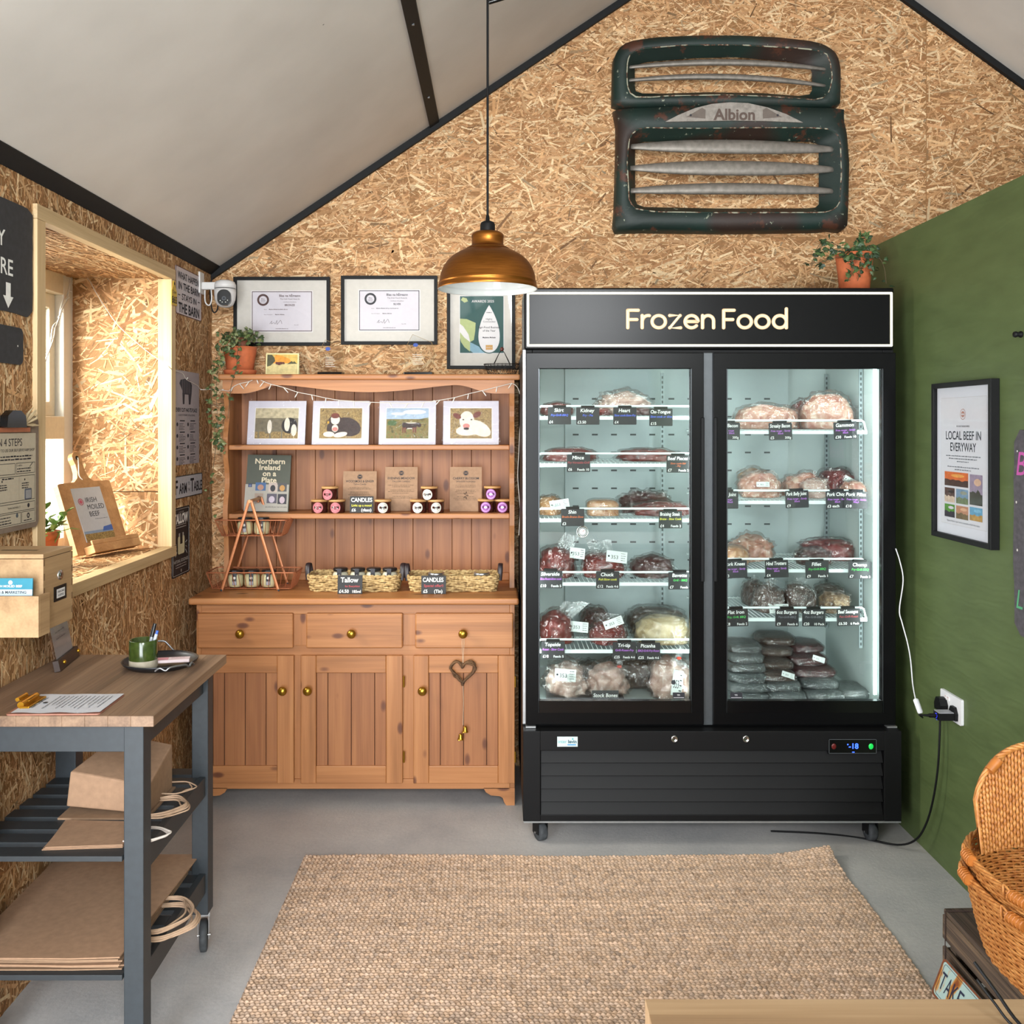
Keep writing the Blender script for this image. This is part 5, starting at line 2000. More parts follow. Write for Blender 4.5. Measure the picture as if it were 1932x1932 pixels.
# ---------------------------------------------------------------- price tickets on the rails
def ticket(name, use, col, price, feeds, pxc, pyt, label, Y=3.567, tilt=0.0, wide=0.0875):
    p = W(pxc, pyt, Y)
    hgt = 0.0655
    M = FR((p.x, Y, p.z), (math.cos(tilt), 0, math.sin(tilt)), (-math.sin(tilt), 0, math.cos(tilt)))
    mb = MB()
    mb.prism(rrect(-wide / 2, wide / 2, -hgt - 0.004, -0.004, 0.003), -0.0012, 0.0, M_CHALKBOARD)
    mb.box(-0.025, 0.025, -0.006, 0.003, -0.016, 0.0004, M_BLACK)
    z = 0.0008
    mb.text(name, -0.002, -0.022, 0.0185, M_CHALK, z, fit=wide * 0.86, bold=0.015, shear=0.12)
    us = use.split('|')
    for k, u in enumerate(us):
        mb.text(u, 0.0, -0.038 - 0.0095 * k, 0.0115 if len(us) == 1 else 0.0098, col, z, fit=wide * 0.92, shear=0.2, bold=0.01)
    mb.text(price, -wide * 0.44, -0.065, 0.0145, M_CHALK, z, 'l', bold=0.01)
    if feeds:
        mb.text(feeds, wide * 0.45, -0.065, 0.0125, M_CHALK, z, 'r', fit=wide * 0.5, bold=0.01)
    return solo('price_ticket', label, 'price ticket', mb, M, 'chalk price tickets in the freezer')


TK = [
    ('Skirt', 'Fry-Grill-BBQ', C_B, '£4', '', 1055.5, 766, 0),
    ('Kidney', 'Fry - Pie', C_B, '£3.50', '', 1109, 766.5, 0),
    ('Heart', 'Slow cook-Stew-Fry', C_B, '£4', '', 1179, 766.5, 0),
    ('Ox-Tongue', 'Slow cook or slice', C_B, '£15', '', 1247, 769, 0),
    ('Mince', 'Fry-Versatile-Grill', C_R, '£6', 'Feeds 10', 1091.5, 855.5, 0),
    ('Beef Pieces', 'Slow cook-Stir|- Fry', C_O, '£7', 'Feeds 2', 1279.5, 857, 0),
    ('Shin', 'Broth-Braise-Slow', C_O, '£3', '', 1080.5, 958, 0),
    ('Braising Steak', 'Braise - Slow Cook', C_Y, '£4', 'Feeds 2', 1265, 962, 0),
    ('Silverside', 'Slice-Roast-Slow cook', C_M, '£18', 'Feeds 5', 1039, 1075, 0),
    ('Chuck', 'Pull-Slow cook', C_Y, '£12', 'Feeds 4-6', 1146.5, 1076, 0),
    ('Bavette', 'Grill - BBQ', C_G, '£7', 'Feeds 2', 1283, 1077.5, 0),
    ('Topside', 'Roast - Slow Cook', C_M, '£18', 'Feeds 5', 1043.5, 1208, 0),
    ('Tri-tip', 'Grill-Roast-Fry', C_M, '£25', 'Feeds 4-6', 1178, 1209.5, 0),
    ('Picanha', 'BBQ-Grill-Fry-Roast', C_M, '£25', 'Feeds 4-6', 1223.5, 1210.5, 0),
    ('Back Bacon', 'Free range|Sandy Black', C_M, '£5', '300g', 1374, 795, 0),
    ('Streaky Bacon', 'Free range - Sandy|Black', C_M, '£5', '300g', 1472, 795.5, 0.03),
    ('Gammon', 'Free range - Sandy|Black', C_M, '£30', 'Feeds 10', 1594, 794, 0.05),
    ('Whole Joint', 'Free range|Sandy Black', C_M, '£9', '', 1371, 925, 0),
    ('Pork Belly Joint', 'Free range - Sandy|Black', C_M, '£9', '', 1503, 923.5, 0.04),
    ('Pork Chops', 'Free range - Sandy|Black', C_M, '£3 each', '', 1579.5, 924.5, 0.03),
    ('Pork Fillet', 'Free range - Sandy|Black', C_M, '£10', '', 1616, 925, -0.03),
    ('Pork Knees', 'Free range - Sandy|Black', C_M, '£3', '', 1387, 1056, 0.04),
    ('Hind Trotters', 'Free range - Sandy|Black', C_M, '£4', '', 1465, 1055, 0.03),
    ('Fillet', 'Fry-Grill-BBQ', C_G, '£9', 'Feeds 1', 1541, 1056.5, 0.03),
    ('Chump', 'Fry-Grill-BBQ', C_G, '£7', 'Feeds 2', 1623, 1057.5, -0.02),
    ('Flat Iron', 'Fry, Grill, BBQ', C_G, '£8', 'Feeds 2', 1389, 1147, 0.03),
    ('6oz Burgers', 'Pan-Grill-BBQ', plain('6d6d72', 0.8), '£9', 'Feeds 6', 1485, 1147, 0),
    ('4oz Burgers', 'Pan-Grill-BBQ', plain('6d6d72', 0.8), '£20', '10 Pack', 1535.5, 1147, 0),
    ('Beef Sausages', 'Pan-Grill-Roast', C_R, '£6.50', '6 Pack', 1600.5, 1146, 0.03),
]
for i, (nm, use, col, pr, fd, pxc, pyt, tl) in enumerate(TK):
    ticket(nm, use, col, pr, fd, pxc, pyt, 'black chalk price ticket reading %s, clipped to a freezer shelf rail' % nm, 3.567 - (0.003 if nm in ('Pork Fillet', 'Picanha') else 0), tl)
mb = MB(FR(W(1142, 1312, 3.53), (1, 0, 0), (0, 0.15, 1)))
mb.box(-0.05, 0.05, -0.018, 0.018, -0.0015, 0, M_CHALKBOARD)
mb.text('Stock Bones', 0, -0.006, 0.019, M_CHALK, 0.0006, fit=0.09, shear=0.15, bold=0.01)
solo('price_ticket', 'black chalk ticket reading Stock Bones at the freezer floor', 'price ticket', mb, Matrix.Identity(4) @ Matrix(), 'chalk price tickets in the freezer')

# ---------------------------------------------------------------- packs of meat
def meat_mat(name, dark, mid, fat, fatpos=0.62, scale=22.0, rough=0.35):
    m, nt, b = newmat(name)
    v = objcoord(nt, (1, 1, 1))
    n1 = N(nt, 'ShaderNodeTexNoise', i_Scale=scale, i_Detail=5.0, i_Distortion=1.6)
    L(nt, v, n1.inputs['Vector'])
    r = ramp(nt, [(0.32, dark), (0.5, mid), (fatpos, mid), (min(fatpos + 0.1, 0.99), fat)], n1.outputs[0])
    L(nt, r.outputs[0], b.inputs['Base Color'])
    b.inputs['Roughness'].default_value = rough
    bump(nt, b, n1.outputs[0], 0.5, 0.004)
    return m


MEAT = {
    'red': meat_mat('frozen_red_beef', '4a0f10', '7a2420', 'b58a80', 0.66),
    'dark': meat_mat('frozen_dark_meat', '2a1214', '4e2626', '7d5a52', 0.66),
    'fat': meat_mat('creamy_fat_cap', 'a08a62', 'c9b58c', 'd8cba8', 0.6, 14),
    'pale': meat_mat('pale_frosted_meat', 'a98478', 'c4a698', 'd9cbc0', 0.55, 16),
    'pink': meat_mat('pink_pork', 'a5604e', 'c08e78', 'd9c0ac', 0.55, 20),
    'orange': meat_mat('marrow_orange', '9c5f34', 'bd8a5c', 'd8b48c', 0.55, 26),
    'brown': meat_mat('brown_frozen_sack', '2c221e', '4a3a32', '75655a', 0.66, 16),
    'grey': meat_mat('grey_vacuum_pack', '3e4242', '5d6363', '8b8f8d', 0.62, 12),
    'burger': meat_mat('frozen_burger', '2b2525', '5e4c46', 'b3aaa4', 0.58, 45),
    'sausage': meat_mat('frozen_sausage', '5a4234', '8f7358', 'c7ab84', 0.58, 20),
}
M_STICK = plain('cdd3cf', 0.6, grain=0.03, name='white_pack_label')
M_CLIP = plain('d8402c', 0.5, name='red_bag_clip')


def pack(kind, px0, px1, pyt, zb, Y, dep, label, name='meat_pack', sticker=None, tail=None, clip=None, seed=1, group='packs of frozen meat', amp=0.14, sq=0.85, bag=1.06, up=0.0):
    x0, x1 = (px0 - CX) * Y / F, (px1 - CX) * Y / F
    h = EYE - (pyt - CY) * Y / F - zb
    xm, w = (x0 + x1) / 2, x1 - x0
    t = thing(name, label, 'frozen meat', T(xm, Y + 0.01, zb + 0.0015), group)
    r = (w / 2 / (1 + amp * 0.4), dep / 2, max(h, 0.006) / (1.58 + amp * 0.4))
    mb = MB()
    mb.blob((0, dep * 0.1, 0.0), r, MEAT[kind], amp * 1.5, 2.2, seed, 4, True, sq, hi=0.6)
    build('meat', mb, t)
    mb = MB()
    mb.blob((0, dep * 0.1, 0.0), (r[0] * (bag + 0.03), r[1] * (bag + 0.03), r[2] * (bag + 0.05)), M_PLASTIC, amp * 1.5, 2.2, seed, 4, True, sq, facet=True, hi=1.0)
    if tail:          # loose end of the bag: (dx, dz, width)
        dx, dz, tw = tail
        rng = random.Random(seed)
        vs = []
        nseg = 7
        for a in range(2):
            for k in range(nseg):
                f = -0.5 + k / (nseg - 1)
                vs.append((dx * a + f * (w * 0.55 if a == 0 else tw), -0.01 + rng.uniform(-0.012, 0.012), r[2] * 1.1 + dz * a + rng.uniform(-0.004, 0.004)))
        mb.add(vs, [(k, k + 1, nseg + k + 1, nseg + k) for k in range(nseg - 1)], M_PLASTIC, True)
    build('plastic_bag', mb, t)
    if sticker:       # dx, dz, w, h, rot
        dx, dz, sw, sh, ro = sticker
        yy = -dep * 0.5 * 1.16 * math.sqrt(max(0.05, 1 - (dx / (w * 0.62)) ** 2)) + dep * 0.1
        Ms = Matrix.Translation((dx, min(yy, -0.02), dz)) @ Matrix.Rotation(ro, 4, 'Y') @ FR((0, 0, 0), (1, 0, 0), (0, 0.35, 1))
        mb = MB(Ms)
        mb.rect(-sw / 2, sw / 2, -sh / 2, sh / 2, 0, M_STICK)
        mb.text('353', -0.1 * sw, -0.2 * sh, sh * 0.45, M_INK, 0.0004, fit=sw * 0.5)
        mb.disc(-sw * 0.38, -0.0, sh * 0.09, 0.0004, M_INK, 10)
        mb.lines(sw * 0.2, sw * 0.44, [sh * q for q in (-0.3, -0.1, 0.1, 0.3)], sh * 0.05, M_INK, 0.0004, random.Random(seed), 0.2)
        build('label_sticker', mb, t)
    if clip:
        mb = MB()
        cx_, cz_ = clip
        mb.blob((cx_, -0.01, cz_), (0.010, 0.006, 0.006), M_CLIP, 0.2, 3, seed, 2, False)
        build('clip', mb, t)
        mb = MB()
        vs = [(cx_ + a * 0.03, -0.01 + 0.008 * math.sin(a * 9 + seed), cz_ + 0.045 + 0.006 * math.sin(a * 5)) for a in np.linspace(-1, 1, 9)]
        vs += [(cx_ + a * 0.006, -0.01, cz_) for a in np.linspace(-1, 1, 9)]
        vs += [(cx_ + a * w * 0.3, -dep * 0.15, r[2] * 1.25) for a in np.linspace(-1, 1, 9)]
        mb.add(vs, [(k, k + 1, 10 + k, 9 + k) for k in range(8)] + [(9 + k, 10 + k, 19 + k, 18 + k) for k in range(8)], M_PLASTIC, True)
        build('gathered_neck', mb, t)
    return t


a, b_, c, d, e = SHL
pack('red', 1020, 1082, 760, a, 3.72, 0.16, 'flat red frozen pack behind the Skirt ticket', seed=1, amp=0.1)
pack('pale', 1125, 1225, 741, a, 3.74, 0.17, 'tall pale frosted bag behind the Heart ticket', seed=2, amp=0.2, bag=1.1)
pack('red', 1116, 1152, 771, a, 3.655, 0.09, 'small red pack beside the Kidney ticket', seed=3)
pack('dark', 1196, 1238, 770, a, 3.66, 0.10, 'small dark red pack between the Heart and Ox-Tongue tickets', seed=4)
pack('red', 1025, 1128, 846, b_, 3.70, 0.18, 'flat red pack of mince behind the Mince ticket', seed=5, amp=0.12, tail=(0.02, 0.02, 0.08))
pack('red', 1168, 1282, 847, b_, 3.70, 0.18, 'long flat red pack behind the Beef Pieces ticket', seed=6, amp=0.12)
pack('orange', 1012, 1062, 937, c, 3.70, 0.16, 'orange frozen pack behind the Shin ticket', seed=7, sticker=(0.035, 0.045, 0.075, 0.034, -0.15))
pack('orange', 1108, 1168, 944, c, 3.66, 0.12, 'orange slab of marrow bone in the middle of the Shin shelf', seed=8, sq=0.5, amp=0.05, tail=(0.0, 0.025, 0.06))
pack('dark', 1172, 1268, 927, c, 3.78, 0.16, 'dark twisted pack at the back of the Braising Steak shelf', seed=9, amp=0.25)
pack('red', 1196, 1300, 948, c, 3.65, 0.13, 'flat red pack behind the Braising Steak ticket', seed=10)
pack('red', 1017, 1087, 1034, d, 3.68, 0.16, 'big round red joint with white label behind the Silverside ticket', seed=11, amp=0.10, sticker=(0.075, 0.095, 0.058, 0.042, 0.12), tail=(0.055, 0.09, 0.07))
pack('red', 1099, 1178, 1046, d, 3.68, 0.15, 'red joint with white label behind the Chuck ticket', seed=12, amp=0.14, sq=0.7, sticker=(0.045, 0.085, 0.08, 0.044, 0.12), tail=(-0.02, 0.085, 0.10))
pack('dark', 1192, 1270, 1050, d, 3.68, 0.18, 'thin dark red pack behind the Bavette ticket', seed=13, amp=0.1, tail=(-0.06, 0.02, 0.04))
pack('red', 1018, 1082, 1156, e, 3.68, 0.17, 'tall dark red joint behind the Topside ticket', seed=14, amp=0.12, sticker=(0.085, 0.062, 0.075, 0.04, 0.1), tail=(0.08, 0.08, 0.10))
pack('red', 1114, 1184, 1174, e, 3.66, 0.14, 'oval red joint with white label behind the Tri-tip ticket', seed=15, amp=0.12, sticker=(0.01, 0.092, 0.075, 0.032, -0.35), tail=(0.0, 0.06, 0.12))
pack('dark', 1095, 1150, 1146, e, 3.86, 0.16, 'dark pack at the back of the Topside shelf', seed=16)
pack('fat', 1200, 1304, 1164, e, 3.67, 0.16, 'large joint with creamy fat cap behind the Picanha ticket', seed=17, amp=0.12, sq=0.75)
pack('brown', 1186, 1290, 1149, e, 3.84, 0.14, 'brown rolled joint at the back of the Picanha shelf', seed=18, sq=0.6)
FZ0 = IZ0 + 0.001
pack('pale', 1030, 1108, 1254, FZ0 + 0.02, 3.63, 0.18, 'pale bag of bones with white label, left of the Stock Bones ticket', name='bag_of_bones', seed=19, amp=0.22, bag=1.12, sticker=(-0.01, 0.085, 0.08, 0.045, 0.08), tail=(0.02, 0.05, 0.06))
pack('pale', 1106, 1187, 1257, FZ0 + 0.02, 3.63, 0.16, 'pale bag of bones with red clip, behind the Stock Bones ticket', name='bag_of_bones', seed=20, amp=0.2, bag=1.1, clip=(0.045, 0.098))
pack('pale', 1226, 1306, 1243, FZ0, 3.63, 0.18, 'pale bag of bones with tall white label, right corner of the left door', name='bag_of_bones', seed=21, amp=0.18, bag=1.1, sticker=(0.01, 0.075, 0.04, 0.095, 0.2), clip=(0.03, 0.15))
pack('brown', 1084, 1135, 1252, FZ0, 3.82, 0.18, 'brown frosted sack behind the two left bags of bones', seed=22, amp=0.15)
pack('brown', 1150, 1262, 1238, FZ0, 3.82, 0.22, 'large brown frosted sack on the freezer floor, behind the bags of bones', seed=23, amp=0.12, sq=0.7)
mb = MB(T(W(1100, 1310, 3.62).x, 3.625, FZ0))
mb.box(-0.14, 0.15, -0.09, 0.09, 0.0, 0.004, M_TIN)
for s in (-1, 1):
    mb.box(-0.14, 0.15, s * 0.09 - 0.002, s * 0.09 + 0.002, 0.0, 0.019, M_TIN)
for x in (-0.14, 0.15):
    mb.box(x - 0.002, x + 0.002, -0.09, 0.09, 0, 0.019, M_TIN)
solo('metal_tray', 'shallow metal tray under the bags of bones on the freezer floor', 'tray', mb, Matrix(), bevel=0.001)
a, b_, c, d = SHR
pack('pink', 1388, 1508, 764, a, 3.72, 0.18, 'stack of flat bacon packs behind the Streaky Bacon ticket', seed=31, amp=0.1)
pack('red', 1494, 1540, 756, a, 3.80, 0.13, 'dark red joint behind the gammon', seed=32)
pack('pink', 1514, 1612, 742, a, 3.70, 0.17, 'large round gammon joint in a crinkled bag, top shelf right', seed=33, amp=0.1, tail=(0.14, -0.01, 0.05))
pack('pink', 1397, 1474, 893, b_, 3.68, 0.16, 'pale pork joint in a knotted bag, left half of the pork shelf', seed=34, sticker=(-0.01, 0.055, 0.05, 0.02, 0.0), tail=(-0.07, 0.05, 0.05))
pack('orange', 1395, 1450, 884, b_, 3.84, 0.14, 'orange pork joint at the back of the pork shelf', seed=35)
pack('pink', 1476, 1562, 895, b_, 3.72, 0.16, 'pork belly pack behind the Pork Belly Joint ticket', seed=36, amp=0.2)
pack('pale', 1512, 1562, 906, b_, 3.64, 0.09, 'small pale pack in front of the pork belly', seed=37)
pack('red', 1546, 1622, 885, b_, 3.80, 0.16, 'sloping pack of pork chops with white label', seed=38, amp=0.12, sticker=(0.02, 0.06, 0.055, 0.028, 0.5))
pack('pink', 1590, 1644, 908, b_, 3.66, 0.10, 'pork fillet in folded plastic at the right end of the pork shelf', seed=39)
pack('orange', 1362, 1414, 1032, c, 3.66, 0.13, 'smooth orange pork knee behind the Pork Knees ticket', seed=40, amp=0.06)
pack('pink', 1378, 1462, 1012, c, 3.78, 0.17, 'pink pork pack in a shiny bag behind the Hind Trotters ticket', seed=41, amp=0.2, tail=(0.07, 0.0, 0.05))
pack('dark', 1505, 1572, 1036, c, 3.66, 0.12, 'brown red pack with white cap behind the Fillet ticket', seed=42, amp=0.2)
pack('red', 1512, 1625, 1017, c, 3.80, 0.17, 'long dark red pack leaning at the back of the Fillet shelf', seed=43, amp=0.15)
pack('burger', 1404, 1444, 1098, d, 3.80, 0.15, 'bag of frozen burgers with red clip, leftmost of the three', name='bag_of_burgers', seed=44, clip=(-0.01, 0.075), group='bags of frozen burgers')
pack('burger', 1424, 1482, 1106, d, 3.67, 0.13, 'bag of frozen burgers with red clip and white label, middle of the three', name='bag_of_burgers', seed=45, sticker=(0.02, 0.022, 0.075, 0.036, 0), clip=(0.0, 0.085), group='bags of frozen burgers')
pack('burger', 1481, 1541, 1104, d, 3.67, 0.13, 'bag of frozen burgers with red clip, rightmost of the three', name='bag_of_burgers', seed=46, clip=(0.0, 0.09), group='bags of frozen burgers')
pack('sausage', 1548, 1606, 1119, d, 3.66, 0.12, 'pale brown pack of sausages behind the Beef Sausages ticket', seed=47, amp=0.2)
pack('brown', 1538, 1596, 1104, d, 3.80, 0.13, 'dark brown pack behind the pale sausages', seed=48)
# grey vacuum packs heaped on the floor behind the right door
heap = [
    (1372, 1452, 0.000, 3.60, '', 'front left, lowest'), (1440, 1520, 0.000, 3.60, '', ''), (1512, 1590, 0.0, 3.62, '', ''), (1570, 1640, 0.0, 3.66, '', ''),
    (1372, 1448, 0.030, 3.63, '', ''), (1432, 1510, 0.030, 3.64, '', ''), (1505, 1580, 0.030, 3.68, '', ''),
    (1372, 1446, 0.060, 3.66, '', ''), (1425, 1500, 0.060, 3.68, '', ''), (1490, 1575, 0.060, 3.74, '', ''),
    (1372, 1444, 0.090, 3.69, '', ''), (1420, 1495, 0.090, 3.74, '', ''), (1480, 1560, 0.092, 3.80, '', ''),
    (1372, 1440, 0.120, 3.72, '', ''), (1425, 1495, 0.122, 3.82, '', ''), (1480, 1552, 0.124, 3.88, '', ''),
    (1372, 1435, 0.150, 3.76, '', ''), (1430, 1500, 0.152, 3.88, '', '')]
lev = ['bottom', 'second', 'third', 'fourth', 'fifth', 'top']
side = {0: 'left', 1: 'middle', 2: 'right', 3: 'far right'}
cnt = {}
for i, (p0, p1, dz, Y, _, _2) in enumerate(heap):
    q = int(round(dz / 0.03))
    k = cnt.get(q, 0)
    cnt[q] = k + 1
    zb = FZ0 + dz
    top = CY + (EYE - zb - 0.034) * F / Y
    kind = 'grey' if k == 0 or q < 2 else ('brown' if i % 3 else 'dark')
    pack(kind, p0, p1, top, zb, Y, 0.17, 'flat %s vacuum pack in the floor heap behind the right door, %s layer, %s' % (kind, lev[min(q, 5)], side[k]), seed=60 + i, amp=0.08, sq=0.6, bag=1.03, group='vacuum packs on the freezer floor',
         sticker=(0.03, 0.03, 0.05, 0.02, 0.3) if i in (8, 12) else None)
# ================================================================ left wall signs
def LWY(px):
    return F * (-XL) / (CX - px)


def LWZ(px, py):
    return EYE - (py - CY) * LWY(px) / F


def lsign(name, label, cat, y0, y1, z0, z1, off=0.004, group=None):
    """Frame of a sheet on the left wall; local x runs away from the camera."""
    return FR((XL + off, (y0 + y1) / 2, (z0 + z1) / 2), (0, 1, 0), (0, 0, 1)), y1 - y0, z1 - z0


# PAY HERE slate
M, w, h = lsign('', '', '', 2.03, 2.588, 1.815, 2.108, 0.006)
mb = MB()
rng = random.Random(4)


def ragged(w, h, n, j, rr=0.012):
    pts = []
    for (ax, ay, bx, by) in ((-w / 2, -h / 2, w / 2, -h / 2), (w / 2, -h / 2, w / 2, h / 2), (w / 2, h / 2, -w / 2, h / 2), (-w / 2, h / 2, -w / 2, -h / 2)):
        for k in range(n):
            f = (k + 0.5) / n
            pts.append((ax + (bx - ax) * f + rng.uniform(-j, j), ay + (by - ay) * f + rng.uniform(-j, j)))
    return pts


mb.prism(ragged(w, h, 10, 0.0025), -0.005, 0.0, M_SLATE)
z = 0.0006
mb.text('PAY', 0.135, 0.022, 0.060, M_CHALK, z, 'r', bold=0.01)
mb.text('HERE', 0.174, -0.050, 0.060, M_CHALK, z, 'r', bold=0.01)
ax = 0.150
mb.poly([(ax - 0.012, -0.07), (ax - 0.012, -0.105), (ax - 0.026, -0.105), (ax, -0.136), (ax + 0.026, -0.105), (ax + 0.012, -0.105), (ax + 0.012, -0.07)], z, M_CHALK)
solo('slate_sign', 'large dark slate sign with white letters and a down arrow, left of the window', 'sign', mb, M)
M, w, h = lsign('', '', '', 2.10, 2.538, 1.682, 1.780, 0.006)
mb = MB()
mb.prism(rrect(-w / 2, w / 2, -h / 2, h / 2, 0.018), -0.005, 0.0, M_SLATE)
mb.disc(w / 2 - 0.03, 0.0, 0.0025, 0.0005, M_CHALK)
solo('slate_plaque', 'small blank dark slate plaque below the large slate sign', 'sign', mb, M)

# clipboard with the four steps
M, w, h = lsign('', '', '', 2.14, 2.594, 1.245, 1.545, 0.02)
t = thing('wall_clipboard', 'brown clipboard on the left wall with a printed 4 STEPS sheet', 'clipboard', M)
M_HARD = plain('7a6a5c', 0.7, grain=0.1, name='hardboard')
M_BUFF = plain('b3a893', 0.75, grain=0.03, name='buff_paper')
mb = MB()
mb.prism(rrect(-w / 2, w / 2, -h / 2, h / 2, 0.02), -0.02, 0.0, M_HARD)
build('board', mb, t)
mb = MB()
x0, x1, y0, y1 = -w / 2 + 0.01, w / 2 - 0.018, -h / 2 + 0.014, h / 2 - 0.045
mb.rect(x0, x1, y0, y1, 0.0008, M_BUFF)
z = 0.0014
mb.text('BUY IN 4 STEPS', x1 - 0.075, y1 - 0.033, 0.028, M_INK, z, 'r', fit=0.30)
mb.text('HOW TO USE OUR SELF SERVE FARM SHOP', x1 - 0.008, y1 - 0.048, 0.0105, M_INK, z, 'r', fit=0.36)
mb.lines(x0 + 0.05, x1 - 0.02, [y1 - 0.062, y1 - 0.070], 0.004, M_INK, z, rng, 0.1)


def framebox(x0, x1, y0, y1, th=0.0012):
    mb.rect(x0, x1, y0, y0 + th, z, M_INK)
    mb.rect(x0, x1, y1 - th, y1, z, M_INK)
    mb.rect(x0, x0 + th, y0, y1, z, M_INK)
    mb.rect(x1 - th, x1, y0, y1, z, M_INK)


xb = x1 - 0.006
framebox(xb - 0.30, xb - 0.105, y1 - 0.107, y1 - 0.078)
framebox(xb - 0.10, xb, y1 - 0.107, y1 - 0.078)
mb.text('2. add to', xb - 0.095, y1 - 0.087, 0.0075, M_INK, z, 'l')
mb.lines(xb - 0.095, xb - 0.02, [y1 - 0.095, y1 - 0.102], 0.003, M_INK, z, rng, 0.2)
mb.poly([(xb - 0.03, y1 - 0.09), (xb - 0.028, y1 - 0.091), (xb - 0.012, y1 - 0.080), (xb - 0.014, y1 - 0.079)], z, M_INK)
framebox(xb - 0.30, xb, y1 - 0.178, y1 - 0.112)
mb.lines(xb - 0.17, xb - 0.11, [y1 - 0.119], 0.004, M_INK, z, rng, 0.1)
for xx in (xb - 0.17, xb - 0.055):
    mb.rect(xx - 0.03, xx - 0.0295, y1 - 0.174, y1 - 0.116, z, M_INK)
    mb.lines(xx - 0.015, xx + 0.025, [y1 - 0.134, y1 - 0.140, y1 - 0.146], 0.003, M_INK, z, rng, 0.2)
    mb.disc(xx, y1 - 0.123, 0.003, z, M_INK, 10)
mb.prism(rrect(xb - 0.055, xb - 0.018, y1 - 0.177, y1 - 0.148, 0.003), 0.001, 0.0016, plain('4f5560', 0.6))
mb.rect(xb - 0.051, xb - 0.022, y1 - 0.174, y1 - 0.152, 0.002, plain('8f8f90', 0.6))
framebox(xb - 0.30, xb, y1 - 0.205, y1 - 0.183)
mb.text('home and enjoy :)', xb - 0.08, y1 - 0.196, 0.0085, M_INK, z, 'r')
mb.disc(xb - 0.035, y1 - 0.193, 0.006, z, M_INK, 12)
framebox(xb - 0.30, xb - 0.075, y1 - 0.238, y1 - 0.208)
framebox(xb - 0.072, xb, y1 - 0.238, y1 - 0.208)
mb.lines(xb - 0.20, xb - 0.10, [y1 - 0.218, y1 - 0.226, y1 - 0.233], 0.003, M_INK, z, rng, 0.3)
mb.disc(xb - 0.095, y1 - 0.215, 0.006, z, plain('4f5a60', 0.6), 12)
mb.annulus(xb - 0.036, y1 - 0.220, 0.004, 0.008, z, M_INK, 6)
mb.lines(xb - 0.06, xb - 0.012, [y1 - 0.233], 0.003, M_INK, z, rng, 0.2)
build('printed_sheet', mb, t)
mb = MB()
mb.M = Matrix.Translation((0.04, h / 2 - 0.03, 0))
mb.box(-0.13, 0.13, -0.012, 0.0, 0.0, 0.006, M_COPPER)
build('clip_bar', mb, t, bevel=0.001)
mb = MB(Matrix.Translation((0.065, h / 2 - 0.02, 0.004)))
mb.prism([(-0.05, -0.01), (0.05, -0.01), (0.045, 0.02), (0.02, 0.034), (-0.02, 0.034), (-0.045, 0.02)], 0, 0.02, M_BLACKGLOSS)
build('clip', mb, t, bevel=0.004)
mb = MB(Matrix.Translation((0.13, h / 2 - 0.022, 0.01)))
rng = random.Random(9)
for k in range(9):
    a = rng.uniform(-0.2, 1.3)
    mb.tube([(0, 0, 0), (0.03 * math.cos(a), 0.03 * math.sin(a), rng.uniform(0, .02)), (0.055 * math.cos(a), 0.05 * math.sin(a), rng.uniform(0, .02))], [0.002, 0.004, 0.0008], plain('b09c7a', 0.8, name='dried_grass'), 5)
build('dried_sprig', mb, t)

# ---- right of the window
def text_stack(mb, rows, w, mat, z):
    for s, x, y, size, fx, bo in rows:
        mb.text(s, x * w, y, size, mat, z, 'c', fit=fx * w, bold=bo, sx=4)


M, w, h = lsign('', '', '', 3.742, 4.068, 1.966, 2.158)
M_TINWHITE = plain('c5bcc0', 0.45, grain=0.05, name='white_tin_sign')
M_RUST = plain('6b4436', 0.7, grain=0.3, name='rusty_edge')
mb = MB()
mb.prism(rrect(-w / 2, w / 2, -h / 2, h / 2, 0.012), -0.002, 0.0, M_TINWHITE)
mb.ring(rrect(-w / 2, w / 2, -h / 2, h / 2, 0.012), rrect(-w / 2 + 0.005, w / 2 - 0.005, -h / 2 + 0.003, h / 2 - 0.003, 0.010), -0.0005, 0.0006, M_RUST)
text_stack(mb, [('WHAT HAPPENS', 0, 0.048, 0.040, 0.86, 0.015), ('IN THE BARN', 0, 0.006, 0.042, 0.80, 0.02), ('STAYS IN', 0, -0.034, 0.036, 0.56, 0.015), ('THE BARN', 0, -0.086, 0.055, 0.80, 0.03)], w, M_INK, 0.001)
mb.rect(w * 0.34, w * 0.42, -0.02, -0.0165, 0.001, M_INK)
mb.rect(-w * 0.42, -w * 0.34, -0.02, -0.0165, 0.001, M_INK)
solo('tin_sign', 'white tin sign reading WHAT HAPPENS IN THE BARN STAYS IN THE BARN', 'sign', mb, M)

